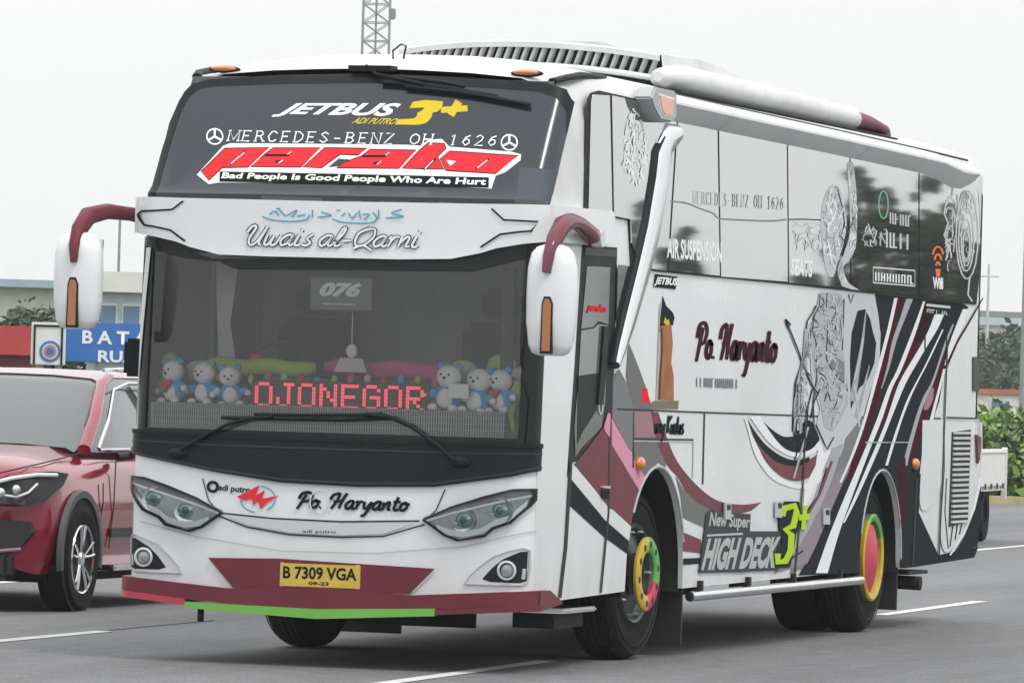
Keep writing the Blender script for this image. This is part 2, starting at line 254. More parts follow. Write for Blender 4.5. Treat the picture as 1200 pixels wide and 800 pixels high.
# name, colour, face of the bus, outlines in mm (1 = ribbon of left/right pairs), extra lift
ITEMS = [
('upper_glass_rubber','rubber','F',[(0,[-1174,2640,-1183,2941,-1162,3171,-1128,3284,-1085,3336,-988,3362,-536,3392,35,3409,653,3388,1053,3371,1169,3335,1206,3264,1206,3112,1206,2862,1206,2628,39,2628])],0),
('upper_windscreen','dark_glass','F',[(0,[-1111,2639,-1117,2924,-1107,3150,-1082,3253,-1030,3300,-946,3316,-518,3335,56,3347,667,3332,1027,3314,1130,3281,1187,3209,1206,3061,1206,2836,1206,2637,38,2633])],0),
('glass_sticker','sticker_grey','F',[(0,[-444,2673,-75,2665,-74,2641,-443,2644])],0),
('glass_sticker','sticker_grey','F',[(0,[58,2658,165,2655,165,2631,59,2629])],0),
('glass_sticker','sticker_grey','F',[(0,[266,2657,441,2656,441,2632,266,2628])],0),
('glass_sticker','sticker_grey','F',[(0,[614,2660,713,2652,713,2628,615,2631])],0),
('inner_pillar_trim','sticker_grey','F',[(0,[1019,2869,1206,2865,1206,2660,1044,2660])],0),
('numeral_print','yellow_print','F',[(0,[297,3203,308,3241,321,3244,341,3247,363,3251,386,3253,411,3252,439,3251,465,3248,483,3247,488,3227,486,3220,482,3209,478,3199,472,3191,464,3186,455,3183,446,3181,440,3180,442,3170,441,3163,439,3154,436,3143,431,3134,425,3126,418,3119,406,3113,387,3108,354,3105,309,3105,266,3105,236,3105,249,3136,265,3137,290,3138,314,3140,333,3142,343,3147,349,3152,351,3157,354,3161,350,3176,354,3178,360,3181,366,3185,372,3189,376,3194,381,3200,384,3206,387,3209])],0),
('numeral_print','yellow_print','F',[(1,[491,3178,480,3214,643,3191,632,3227])],0),
('numeral_print','yellow_print','F',[(1,[556,3260,600,3237,526,3178,570,3155])],0),
('make_lettering','white_print','F',[(1,[-753,2993,-762,2995,-757,3051,-761,3059,-725,2996,-727,3004,-695,3051,-695,3058,-698,2994,-690,2993]),(1,[-767,2991,-769,2996,-746,2992,-748,2996]),(1,[-704,2991,-705,2996,-683,2991,-684,2996]),(1,[-769,3053,-770,3057,-748,3053,-750,3058]),(1,[-705,3052,-707,3057,-684,3053,-686,3057]),(1,[-624,3058,-622,3050,-672,3057,-664,3052,-670,2992,-663,2995,-621,2989,-623,2997]),(1,[-666,3021,-668,3029,-631,3021,-633,3029]),(1,[-676,2991,-678,2996,-655,2991,-657,2996]),(1,[-678,3052,-679,3057,-657,3052,-658,3057]),(1,[-581,2992,-589,2994,-583,3052,-590,3056,-559,3050,-558,3057,-549,3041,-541,3039,-560,3028,-555,3021,-587,3029,-585,3021]),(1,[-567,3023,-561,3027,-538,2991,-532,2995]),(1,[-595,2990,-596,2995,-574,2991,-575,2995]),(1,[-596,3052,-598,3056,-576,3052,-577,3056]),(1,[-544,2990,-546,2995,-524,2991,-525,2995]),(1,[-457,3044,-460,3038,-477,3057,-478,3050,-499,3053,-493,3048,-514,3024,-505,3022,-498,2993,-493,2998,-474,2989,-478,2996,-455,3001,-461,3008]),(1,[-383,3057,-381,3049,-429,3056,-422,3051,-427,2991,-421,2994,-379,2988,-382,2996]),(1,[-424,3020,-426,3028,-390,3020,-392,3028]),(1,[-434,2990,-435,2994,-413,2990,-415,2995]),(1,[-435,3051,-436,3055,-415,3051,-416,3056]),(1,[-340,2991,-348,2993,-342,3051,-349,3055,-324,3049,-323,3056,-302,3033,-295,3035,-302,3012,-295,3008,-325,2995,-320,2988,-345,2996,-343,2988]),(1,[-354,2989,-355,2994,-334,2990,-335,2994]),(1,[-355,3050,-356,3055,-335,3051,-336,3055]),(1,[-224,3056,-222,3049,-270,3055,-262,3050,-268,2990,-262,2993,-221,2988,-223,2995]),(1,[-264,3019,-266,3027,-230,3019,-232,3027]),(1,[-274,2989,-276,2994,-254,2989,-255,2994]),(1,[-276,3050,-277,3055,-255,3050,-256,3055]),(1,[-142,3043,-145,3037,-166,3056,-164,3048,-191,3040,-183,3038,-167,3020,-163,3026,-147,3007,-139,3006,-166,2995,-163,2987,-188,3007,-190,3000]),(1,[-104,3013,-105,3020,-67,3013,-69,3020]),(1,[-25,2990,-33,2992,-26,3050,-34,3054,-3,3048,-2,3055,6,3038,14,3037,-4,3027,0,3019,-30,3027,-28,3019]),(1,[-5,3021,0,3025,11,3007,19,3005,-4,2994,0,2987,-30,2995,-28,2987]),(1,[-38,2988,-40,2993,-19,2989,-20,2993]),(1,[-39,3049,-41,3054,-19,3050,-20,3054]),(1,[90,3055,91,3048,45,3054,52,3049,46,2989,52,2992,92,2987,90,2994]),(1,[49,3019,47,3026,82,3019,81,3026]),(1,[39,2988,38,2993,59,2989,58,2993]),(1,[39,3049,37,3054,59,3049,57,3054]),(1,[127,2990,119,2991,123,3048,122,3055,172,2987,171,2994,175,3050,167,3052]),(1,[114,2988,113,2993,134,2989,133,2993]),(1,[113,3049,112,3054,133,3049,132,3054]),(1,[161,3049,160,3053,181,3049,180,3054]),(1,[201,3048,199,3055,244,3052,252,3050,196,2991,204,2990,249,2987,247,2994]),(1,[374,3055,379,3048,353,3042,359,3036,346,3022,354,3020,354,3001,359,3005,378,2987,376,2994,401,3000,395,3005,408,3020,400,3022,401,3041,395,3037,378,3054,376,3048]),(1,[433,2990,426,2991,433,3050,426,3052]),(1,[481,2990,473,2991,481,3050,473,3052]),(1,[430,3017,429,3025,478,3017,476,3025]),(1,[420,2988,419,2993,440,2988,439,2993]),(1,[420,3049,419,3053,440,3049,438,3054]),(1,[468,2988,467,2993,487,2989,486,2993]),(1,[468,3049,467,3053,487,3049,486,3054]),(1,[592,3036,587,3042,601,3051,608,3052,600,2992,608,2990]),(1,[595,2988,594,2993,614,2989,613,2993]),(1,[695,3052,699,3045,668,3039,674,3033,655,3009,663,3009,677,2987,676,2995,700,3001,694,3005,697,3023,691,3019,675,3031,678,3024,659,3018,665,3012]),(1,[736,3036,731,3043,752,3048,751,3055,768,3039,775,3040,763,3024,769,3019,727,2990,734,2992,778,2987,777,2995]),(1,[844,3052,848,3045,817,3040,823,3034,805,3010,812,3009,826,2988,825,2995,849,3001,843,3006,846,3024,840,3020,824,3031,827,3024,808,3019,814,3012])],0),
('star_emblem','white_print','F',[(1,[-801,3019,-792,3019,-800,3006,-791,3004,-803,2995,-794,2990,-810,2985,-803,2978,-821,2979,-816,2971,-835,2977,-832,2968,-850,2979,-850,2971,-864,2985,-868,2978,-877,2994,-883,2989,-887,3005,-895,3002,-893,3018,-902,3018,-895,3031,-904,3034,-892,3043,-901,3048,-884,3052,-892,3059,-873,3058,-878,3066,-860,3060,-862,3069,-845,3058,-845,3067,-830,3052,-827,3060,-817,3043,-812,3049,-808,3032,-800,3035,-801,3019,-792,3019])],0),
('star_emblem','white_print','F',[(1,[-841,3019,-854,3018,-853,3059,-866,3059]),(1,[-852,3024,-842,3013,-884,3003,-874,2992]),(1,[-849,3013,-846,3024,-805,2993,-802,3004])],0),
('star_emblem','white_print','F',[(1,[967,3014,976,3014,969,3001,977,2999,965,2990,973,2985,959,2980,965,2974,948,2974,953,2966,936,2972,938,2964,923,2974,922,2966,910,2979,907,2972,899,2988,893,2983,890,2999,883,2997,885,3012,877,3012,884,3025,876,3027,887,3036,880,3041,894,3045,888,3052,905,3051,900,3060,917,3054,915,3062,930,3052,931,3060,943,3046,946,3054,954,3038,959,3043,963,3026,970,3029,967,3014,976,3014])],0),
('star_emblem','white_print','F',[(1,[932,3013,921,3013,923,3053,911,3053]),(1,[922,3018,931,3008,893,2997,901,2987]),(1,[925,3008,928,3018,964,2988,967,2999])],0),
('name_backing','white_print','F',[(0,[-893,2789,-777,2963,-738,2979,343,2986,419,2982,455,3018,533,3025,589,2980,954,2958,1011,2944,1014,2909,944,2838,895,2816,889,2741,260,2758,-745,2745,-801,2735])],0),
('name_lettering','red_print','F',[(0,[-762,2950,-486,2957,-585,2839,-744,2833,-808,2757,-872,2810])],0),
('name_lettering','red_print','F',[(0,[-464,2956,-172,2960,-260,2844,-570,2841,-514,2906])],0),
('name_lettering','red_print','F',[(0,[-147,2962,106,2961,65,2920,-43,2923,-135,2841,-249,2842])],0),
('name_lettering','red_print','F',[(0,[127,2956,401,2956,328,2847,-42,2842,-5,2878,87,2915])],0),
('name_lettering','red_print','F',[(0,[460,3000,555,3000,572,2970,535,2919,592,2847,483,2847,510,2898,468,2847,343,2847,417,2952])],0),
('name_lettering','red_print','F',[(0,[596,2955,993,2936,892,2829,604,2840,552,2909])],0),
('name_outline','black_print','F',[(1,[-760,2947,-764,2952,-487,2955,-485,2959,-587,2841,-583,2836,-746,2836,-742,2830,-809,2760,-806,2754,-869,2808,-875,2811,-760,2947,-764,2952])],0),
('name_outline','black_print','F',[(1,[-463,2953,-465,2958,-173,2958,-171,2962,-261,2846,-258,2841,-570,2844,-570,2839,-511,2904,-516,2908,-463,2953,-465,2958])],0),
('name_outline','black_print','F',[(1,[-145,2959,-148,2964,106,2958,105,2964,64,2923,67,2917,-45,2926,-41,2920,-136,2843,-133,2838,-246,2842,-252,2843,-145,2959,-148,2964])],0),
('name_outline','black_print','F',[(1,[128,2954,126,2959,400,2954,401,2959,327,2849,329,2844,-43,2845,-42,2840,-4,2876,-7,2881,89,2913,85,2918,128,2954,126,2959])],0),
('name_outline','black_print','F',[(1,[461,2998,458,3003,554,2997,555,3002,569,2971,575,2969,532,2919,538,2919,590,2849,595,2845,484,2850,482,2845,509,2901,511,2895,467,2850,470,2844,345,2848,340,2846,419,2950,414,2954,461,2998,458,3003])],0),
('name_outline','black_print','F',[(1,[596,2953,595,2958,993,2934,994,2939,891,2831,893,2826,604,2843,604,2837,555,2909,550,2909,596,2953,595,2958])],0),
('name_outline','black_print','F',[(1,[-634,2939,-623,2930,-707,2857,-696,2848]),(1,[-498,2905,-501,2917,-351,2907,-354,2919]),(1,[-422,2866,-428,2877,-377,2876,-383,2888]),(1,[94,2909,91,2921,235,2912,232,2924]),(1,[172,2868,167,2880,215,2876,210,2888]),(1,[827,2920,837,2911,769,2858,778,2849]),(1,[479,2838,469,2846,533,2904,522,2913])],0),
('name_slit','white_print','F',[(1,[-634,2929,-629,2925,-700,2860,-695,2855]),(1,[-362,2916,-366,2920,-341,2934,-345,2938]),(1,[-400,2864,-405,2869,-379,2882,-383,2887]),(1,[230,2921,225,2925,250,2939,246,2943]),(1,[193,2867,189,2871,214,2885,209,2889]),(1,[824,2910,829,2905,777,2861,782,2857]),(1,[481,2845,476,2849,518,2896,513,2900])],0),
('name_slit','white_print','F',[(0,[589,2902,650,2896,622,2868])],0),
('name_slit','dark_glass','F',[(0,[-47,2898,21,2894,-35,2853,-95,2846])],0),
('motto_backing','black_print','F',[(1,[-737,2751,-753,2811,872,2746,859,2806])],0),
('panel_groove','black_print','F',[(1,[-911,2636,-903,2628,-978,2587,-975,2577,-1156,2576,-1153,2565,-1193,2551,-1169,2552,-1140,2487,-1133,2497,-986,2459,-981,2469,-892,2398,-885,2407])],0.052),
('panel_groove','black_print','F',[(1,[920,2619,927,2627,992,2557,995,2567,1150,2552,1153,2562,1126,2508,1130,2498,974,2485,978,2475,864,2409,870,2400])],0.052),
('calligraphy','blue_print','F',[(1,[-416,2548,-412,2556,-410,2546,-406,2553,-402,2542,-398,2549,-391,2537,-388,2545,-378,2533,-376,2541,-362,2529,-360,2538,-341,2527,-340,2535,-317,2525,-316,2533,-290,2523,-290,2531,-264,2522,-264,2530,-241,2522,-241,2530,-220,2523,-221,2531,-200,2524,-201,2532,-182,2526,-183,2535,-165,2530,-168,2538,-152,2534,-155,2541,-141,2539,-147,2546,-134,2547,-141,2552,-130,2555,-138,2558,-127,2561,-135,2564,-125,2565,-132,2569]),(1,[4,2541,7,2549,12,2539,15,2546,22,2535,25,2542,35,2530,38,2538,50,2526,52,2534,67,2523,68,2531,85,2521,86,2529,106,2520,106,2528,128,2520,128,2528,149,2520,149,2528,169,2520,169,2528,186,2520,186,2529,203,2521,202,2529,219,2522,218,2530,233,2524,231,2532,246,2527,243,2535,257,2532,252,2539,265,2539,260,2545,272,2547,266,2552,278,2553,271,2559,282,2558,275,2563]),(1,[-369,2559,-375,2566,-365,2563,-371,2569,-359,2568,-365,2574,-352,2573,-358,2580,-346,2577,-350,2585,-342,2578,-341,2587,-338,2577,-333,2584,-332,2572,-326,2578,-327,2566,-320,2571,-322,2560,-315,2565,-318,2556,-311,2561]),(1,[-319,2590,-313,2596,-276,2552,-270,2558]),(1,[-266,2556,-270,2563,-256,2561,-260,2568,-241,2569,-246,2576,-225,2578,-230,2585,-212,2584,-216,2592,-208,2586,-205,2594,-211,2588,-203,2584,-217,2580,-210,2575,-226,2569,-219,2564,-234,2559,-228,2554,-240,2553,-233,2548]),(1,[-205,2552,-207,2560,-153,2562,-155,2571]),(1,[-118,2596,-110,2597,-117,2548,-108,2548]),(1,[-81,2549,-82,2557,-68,2551,-69,2559,-48,2553,-49,2561,-26,2555,-27,2563,-8,2558,-10,2566,3,2562,-4,2567,-3,2572,-6,2564,-17,2576,-19,2568,-34,2580,-36,2572,-51,2584,-53,2576,-61,2587,-63,2579]),(1,[64,2558,58,2564,84,2578,78,2584]),(1,[97,2579,105,2583,100,2574,108,2578,104,2567,111,2571,109,2559,116,2563,114,2552,120,2558,122,2548,122,2557,131,2552,125,2558,138,2559,132,2564,145,2567,138,2572,151,2575,144,2580,155,2580,148,2585]),(1,[157,2596,166,2598,169,2548,177,2549]),(1,[183,2569,182,2577,189,2570,188,2578,199,2571,198,2579,210,2572,209,2580,218,2572,219,2580,219,2572,227,2575,217,2572,224,2567,212,2566,218,2560,203,2558,209,2552,196,2552,201,2546,190,2547,196,2541]),(1,[239,2586,246,2591,270,2548,277,2553]),(1,[273,2604,281,2604,274,2556,283,2556]),(1,[319,2552,318,2561,336,2554,335,2562,362,2556,361,2564,390,2559,389,2567,413,2561,411,2569,426,2565,420,2571,420,2575,417,2568,402,2579,401,2571,381,2583,379,2575,363,2586,360,2578,357,2588,349,2584,360,2587,355,2594,372,2591,369,2599,388,2596,385,2604,403,2600,401,2608,413,2603,411,2611]),(1,[-332,2593,-332,2602,-305,2594,-306,2602]),(1,[30,2590,29,2598,50,2591,50,2599])],0.052),
('owner_lettering','black_print','F',[(1,[-492,2452,-514,2468,-486,2459,-508,2475,-478,2470,-499,2486,-469,2480,-488,2497,-463,2485,-478,2506,-460,2486,-466,2510,-456,2487,-453,2511,-460,2489,-438,2503,-460,2493,-436,2486,-466,2483,-444,2471,-478,2465,-457,2452,-492,2446,-470,2434,-501,2429,-478,2420,-505,2414,-481,2411,-504,2400,-481,2403,-500,2388,-479,2399,-489,2379,-480,2399,-476,2377,-478,2399,-463,2380,-472,2400,-449,2388,-463,2405,-435,2400,-452,2414,-418,2420,-436,2432,-399,2447,-418,2458,-381,2472,-400,2484,-369,2490,-388,2501]),(1,[-390,2502,-367,2489,-401,2484,-378,2472,-417,2458,-394,2446,-432,2432,-410,2421,-442,2411,-419,2403,-443,2395,-420,2399,-434,2384,-421,2402,-425,2381,-418,2401,-421,2380,-414,2399]),(1,[-391,2453,-366,2444,-396,2442,-371,2433,-402,2426,-378,2418,-409,2410,-384,2403,-411,2395,-386,2396,-402,2381,-388,2400,-388,2378,-390,2401,-376,2381,-386,2401,-365,2388,-381,2404,-355,2399,-374,2412,-345,2414,-365,2425,-336,2428,-355,2439,-330,2438,-349,2448]),(1,[-352,2448,-328,2437,-357,2439,-333,2428,-364,2424,-340,2414,-371,2409,-346,2401,-373,2395,-348,2397,-363,2381,-351,2401,-349,2378,-350,2401,-336,2380,-345,2401,-323,2388,-340,2404,-313,2400,-332,2413,-302,2417,-322,2428,-293,2433,-312,2443,-286,2444,-305,2454]),(1,[-219,2459,-226,2434,-225,2460,-231,2436,-233,2462,-238,2437,-245,2463,-244,2438,-259,2461,-250,2438,-272,2455,-258,2433,-285,2446,-270,2427,-298,2437,-280,2419,-307,2426,-285,2413,-312,2413,-287,2409,-312,2401,-287,2404,-308,2389,-286,2400,-297,2379,-288,2401,-283,2379,-289,2402,-271,2383,-282,2404,-260,2389,-274,2408,-249,2397,-266,2413,-238,2408,-256,2423,-226,2423,-246,2436,-217,2435,-236,2448,-231,2439,-214,2454,-236,2446,-216,2435,-245,2434,-225,2422,-255,2418,-235,2408,-261,2406,-239,2399,-261,2394,-239,2399,-254,2385,-240,2401,-246,2381,-240,2401,-237,2380,-241,2401,-229,2383,-240,2401,-222,2388,-236,2404,-217,2392,-232,2407,-214,2395,-228,2410]),(1,[-200,2456,-176,2443,-205,2446,-182,2434,-214,2431,-191,2419,-222,2415,-199,2405,-227,2402,-202,2397,-224,2388,-203,2400,-213,2380,-205,2402,-203,2379,-203,2402,-195,2380,-200,2402,-187,2383,-197,2402,-179,2387,-192,2405,-174,2392,-186,2408,-170,2394,-182,2411]),(1,[-163,2465,-184,2481,-157,2475,-174,2489]),(1,[-175,2385,-165,2408,-172,2384,-161,2407,-165,2381,-157,2404,-156,2379,-153,2403,-145,2379,-151,2403,-135,2383,-146,2405,-125,2388,-138,2408,-115,2395,-132,2412,-108,2408,-132,2410,-115,2422,-131,2406,-124,2427,-137,2410,-129,2431,-147,2417,-129,2426,-151,2432,-126,2428,-141,2444,-116,2435,-129,2452,-105,2442,-117,2460,-97,2447,-109,2464]),(1,[14,2460,8,2436,9,2461,2,2437,0,2463,-4,2439,-11,2464,-10,2440,-25,2462,-16,2439,-37,2456,-24,2435,-51,2448,-35,2428,-63,2438,-45,2420,-73,2427,-51,2415,-77,2415,-52,2411,-77,2402,-52,2405,-73,2390,-51,2401,-63,2381,-54,2402,-49,2380,-54,2403,-37,2384,-48,2405,-26,2390,-39,2410,-15,2398,-31,2415,-4,2410,-22,2424,7,2424,-12,2438,16,2436,-3,2450,2,2441,20,2455,-2,2448,17,2436,-11,2435,8,2423,-21,2420,-1,2409,-27,2407,-6,2400,-27,2395,-6,2401,-20,2386,-7,2403,-12,2382,-6,2403,-3,2382,-7,2402,5,2385,-6,2403,11,2389,-3,2405,16,2393,2,2409,19,2396,5,2412]),(1,[26,2395,7,2413,37,2406,18,2424,54,2423,35,2440,71,2440,52,2457,85,2456,64,2470,93,2469,71,2480,99,2481,75,2490,102,2491,77,2496,101,2503,79,2493,84,2510,90,2487,74,2506,88,2487,65,2498,83,2482,56,2487,76,2474,45,2470,66,2458,32,2447,53,2437,21,2425,42,2415,13,2407,35,2401,13,2393,35,2399,24,2383,32,2403,34,2381,34,2403,42,2382,37,2403,50,2384,40,2403,57,2389,45,2406,63,2393,51,2410,67,2396,55,2412]),(1,[74,2409,72,2434,123,2415,122,2435]),(1,[230,2511,240,2488,216,2505,226,2482,195,2496,206,2474,172,2485,186,2464,154,2472,173,2455,142,2455,165,2444,135,2435,159,2429,132,2417,157,2416,134,2400,157,2409,147,2388,158,2409,163,2384,165,2407,180,2384,176,2407,196,2389,187,2410,213,2398,201,2417,232,2411,217,2428,249,2426,232,2441,262,2440,243,2453,269,2456,248,2463,273,2473,251,2475,272,2489,251,2483,261,2503,251,2484,243,2505,246,2484,223,2500,229,2480,205,2495,211,2475,192,2491,198,2472]),(1,[142,2370,130,2393,152,2374,140,2397,165,2381,156,2403,180,2386,174,2409,191,2388,193,2411,201,2385,211,2405,215,2377,227,2395,228,2368,241,2385,238,2362,250,2379]),(1,[332,2462,326,2438,327,2463,321,2439,319,2465,314,2441,307,2467,308,2442,294,2464,303,2441,282,2458,295,2437,269,2450,284,2430,257,2440,274,2423,247,2429,269,2417,243,2417,267,2413,243,2404,267,2407,247,2393,268,2403,257,2383,266,2405,271,2383,265,2405,282,2386,272,2407,293,2393,280,2412,304,2400,288,2417,315,2412,297,2426,326,2426,307,2440,334,2438,316,2452,321,2443,338,2457,316,2450,336,2438,308,2437,327,2425,298,2422,318,2411,292,2409,313,2403,292,2397,313,2403,299,2388,312,2405,307,2385,312,2405,315,2384,312,2405,323,2387,312,2405,329,2392,316,2407,334,2396,320,2411,337,2399,324,2414]),(1,[353,2429,336,2448,358,2434,341,2452,365,2440,349,2459,369,2444,359,2465,355,2455,378,2451,352,2447,373,2438,343,2430,363,2420,334,2412,353,2402,328,2399,347,2390]),(1,[361,2415,342,2433,366,2421,348,2438,374,2429,356,2446,381,2436,366,2454,387,2440,376,2461,390,2441,387,2463,394,2442,396,2463,399,2441,403,2461,404,2441,407,2461]),(1,[406,2458,431,2449,387,2398,407,2392]),(1,[416,2409,398,2428,424,2417,407,2435,436,2428,420,2446,448,2438,433,2457,456,2443,444,2465,454,2443,457,2467,450,2446,469,2460,449,2447,473,2450,450,2445,472,2439,447,2438,467,2428,440,2427,459,2416,432,2414,452,2405,428,2401,450,2401,439,2388,446,2408,450,2387,449,2408,458,2388,456,2408,463,2388,461,2409]),(1,[490,2460,513,2448,485,2450,507,2438,477,2436,499,2424,469,2420,491,2410,464,2407,488,2402,467,2393,487,2405,478,2386,485,2407,487,2384,487,2407,495,2385,490,2407,503,2388,493,2407,510,2392,498,2410,515,2397,503,2413,519,2399,507,2416]),(1,[525,2470,506,2486,531,2480,515,2493])],0.052),
('owner_lettering','white_print','F',[(1,[-497,2456,-509,2464,-491,2463,-503,2471,-483,2474,-494,2482,-473,2484,-484,2493,-467,2490,-474,2501,-461,2492,-464,2504,-456,2492,-453,2505,-455,2492,-443,2500,-455,2491,-441,2488,-461,2480,-449,2473,-473,2462,-462,2455,-487,2443,-475,2437,-496,2427,-484,2422,-499,2413,-486,2412,-499,2401,-486,2402,-495,2391,-484,2396,-487,2384,-482,2394,-477,2382,-478,2394,-465,2385,-470,2396,-452,2392,-460,2401,-439,2403,-448,2411,-422,2423,-432,2430,-403,2449,-413,2456,-386,2475,-396,2481,-374,2493,-383,2499]),(1,[-385,2499,-372,2492,-396,2481,-383,2475,-411,2456,-399,2449,-427,2429,-415,2423,-437,2409,-424,2405,-438,2396,-425,2398,-431,2388,-424,2398,-423,2386,-419,2396,-420,2384,-415,2395]),(1,[-386,2451,-372,2446,-390,2440,-377,2435,-397,2424,-383,2420,-403,2408,-389,2404,-405,2395,-391,2396,-399,2386,-391,2396,-389,2383,-389,2395,-378,2385,-384,2397,-369,2391,-378,2400,-360,2402,-370,2409,-350,2416,-360,2422,-341,2430,-351,2436,-335,2440,-345,2446]),(1,[-346,2446,-333,2440,-351,2436,-338,2430,-359,2422,-346,2416,-365,2407,-352,2403,-368,2395,-354,2396,-360,2386,-354,2396,-350,2383,-350,2396,-338,2385,-343,2397,-327,2391,-336,2400,-317,2403,-327,2410,-307,2419,-317,2425,-297,2435,-307,2441,-291,2446,-301,2452]),(1,[-221,2453,-224,2440,-226,2454,-230,2441,-234,2456,-237,2443,-245,2457,-245,2444,-257,2455,-252,2443,-269,2450,-261,2438,-282,2442,-273,2431,-294,2432,-284,2423,-302,2423,-290,2416,-306,2412,-293,2410,-306,2401,-293,2403,-303,2392,-291,2397,-295,2384,-290,2396,-284,2384,-287,2396,-274,2388,-280,2399,-263,2393,-270,2404,-253,2401,-262,2410,-242,2412,-252,2419,-231,2426,-241,2433,-222,2438,-232,2445,-227,2443,-218,2450,-231,2444,-221,2437,-240,2431,-230,2424,-250,2416,-239,2410,-256,2404,-244,2400,-256,2395,-244,2398,-251,2388,-244,2397,-245,2386,-241,2396,-238,2385,-240,2396,-231,2387,-238,2397,-226,2391,-233,2400,-221,2396,-229,2404,-218,2398,-225,2406]),(1,[-195,2453,-182,2446,-200,2443,-188,2436,-209,2428,-196,2422,-217,2413,-204,2408,-221,2401,-208,2398,-219,2391,-208,2397,-211,2385,-207,2397,-203,2384,-203,2397,-196,2385,-199,2397,-189,2387,-195,2398,-182,2391,-189,2401,-177,2395,-184,2405,-173,2398,-179,2407]),(1,[-168,2469,-179,2478,-161,2478,-170,2486]),(1,[-173,2391,-168,2403,-169,2389,-164,2401,-163,2387,-159,2399,-156,2384,-154,2397,-147,2385,-150,2397,-138,2388,-143,2400,-128,2393,-135,2404,-119,2399,-129,2408,-114,2408,-127,2409,-118,2418,-127,2409,-127,2423,-134,2414,-133,2427,-142,2420,-134,2428,-146,2431,-130,2432,-138,2440,-119,2439,-126,2448,-108,2446,-114,2456,-100,2451,-107,2460]),(1,[13,2454,9,2441,7,2456,4,2443,-1,2458,-3,2444,-11,2459,-11,2445,-23,2457,-18,2444,-34,2451,-27,2440,-47,2443,-39,2432,-59,2434,-49,2424,-68,2424,-56,2418,-71,2414,-58,2411,-71,2403,-58,2404,-68,2393,-56,2399,-61,2386,-56,2397,-50,2385,-53,2398,-40,2389,-45,2400,-29,2395,-36,2405,-19,2402,-28,2411,-8,2413,-18,2421,3,2427,-7,2434,12,2439,2,2446,6,2444,16,2452,2,2445,13,2439,-6,2432,4,2426,-16,2417,-5,2411,-22,2405,-11,2402,-22,2396,-11,2399,-17,2390,-10,2399,-11,2387,-8,2398,-4,2386,-6,2398,2,2389,-4,2398,8,2393,0,2401,13,2397,5,2405,16,2400,8,2408]),(1,[21,2399,11,2409,33,2410,23,2420,49,2427,39,2436,67,2444,56,2453,80,2459,69,2467,88,2471,76,2478,94,2483,81,2488,96,2492,83,2495,96,2501,84,2495,85,2505,89,2493,78,2501,85,2491,69,2494,79,2486,61,2484,71,2477,50,2467,61,2461,37,2445,48,2439,25,2422,37,2417,18,2406,30,2402,18,2394,30,2398,26,2387,30,2398,34,2386,34,2398,41,2387,38,2398,48,2389,42,2399,54,2393,48,2402,60,2397,53,2406,64,2400,58,2409]),(1,[73,2415,72,2429,123,2420,122,2431]),(1,[232,2505,238,2493,218,2499,224,2487,197,2491,203,2479,175,2481,183,2469,158,2468,168,2459,148,2452,160,2446,141,2434,154,2431,138,2417,151,2416,140,2402,152,2407,149,2393,156,2404,163,2389,164,2402,179,2390,177,2402,194,2394,189,2405,210,2402,204,2412,228,2415,221,2424,245,2429,236,2438,257,2443,247,2450,264,2458,253,2462,268,2473,256,2474,267,2487,256,2484,259,2498,254,2488,244,2500,245,2489,225,2496,228,2485,206,2490,209,2480,193,2486,197,2476]),(1,[139,2375,133,2387,149,2380,143,2392,163,2386,158,2398,178,2392,175,2404,191,2393,192,2405,204,2389,209,2400,218,2381,224,2391,231,2372,238,2381,240,2366,247,2375]),(1,[331,2457,328,2443,326,2458,322,2445,318,2460,315,2447,308,2461,308,2448,296,2459,301,2447,285,2453,292,2442,272,2445,280,2435,261,2436,270,2427,252,2427,264,2420,248,2416,262,2414,248,2405,261,2407,252,2395,263,2401,259,2388,264,2400,269,2388,266,2400,279,2391,274,2403,290,2397,283,2407,300,2404,291,2413,310,2415,301,2423,321,2430,311,2437,330,2442,320,2449,325,2446,334,2454,321,2447,331,2441,312,2434,322,2428,303,2420,313,2414,297,2408,308,2404,297,2399,308,2402,302,2392,309,2401,308,2389,311,2400,314,2389,313,2400,321,2391,315,2401,326,2395,319,2404,331,2399,323,2408,334,2402,327,2410]),(1,[349,2433,340,2444,354,2438,345,2448,361,2445,353,2455,367,2449,362,2460,360,2454,373,2452,357,2445,368,2440,348,2427,359,2422,339,2409,349,2404,332,2397,342,2392]),(1,[357,2419,347,2429,362,2425,352,2434,370,2433,360,2442,378,2440,369,2450,384,2445,378,2456,389,2446,387,2458,395,2446,396,2458,400,2446,402,2457,404,2445,406,2456]),(1,[412,2456,425,2451,392,2397,402,2393]),(1,[412,2413,402,2424,420,2421,411,2431,432,2432,423,2442,445,2442,436,2453,453,2448,447,2460,455,2449,456,2461,454,2449,464,2457,455,2448,467,2449,455,2444,467,2441,451,2436,462,2430,444,2424,455,2418,437,2412,448,2407,433,2401,445,2401,440,2392,445,2403,450,2392,449,2403,457,2393,456,2404,462,2393,461,2404]),(1,[495,2458,508,2451,490,2448,502,2441,482,2433,494,2427,474,2418,486,2413,470,2406,483,2403,472,2396,483,2402,479,2390,483,2402,487,2390,487,2402,494,2390,491,2402,500,2392,495,2403,507,2396,500,2406,513,2401,506,2410,516,2403,510,2412]),(1,[521,2473,510,2482,527,2483,519,2490])],0.053),
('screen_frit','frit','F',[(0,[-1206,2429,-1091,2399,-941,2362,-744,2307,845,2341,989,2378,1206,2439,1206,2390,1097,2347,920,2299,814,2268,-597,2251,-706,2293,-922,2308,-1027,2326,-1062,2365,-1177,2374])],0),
('screen_pillar','rubber','F',[(0,[-1206,2430,-1178,2384,-1206,1822,-1206,1304,-1206,1270])],0),
('pillar_trim','light_trim','F',[(0,[-1167,2364,-1131,2364,-1173,1724,-1206,1330,-1206,1329,-1206,1823])],0),
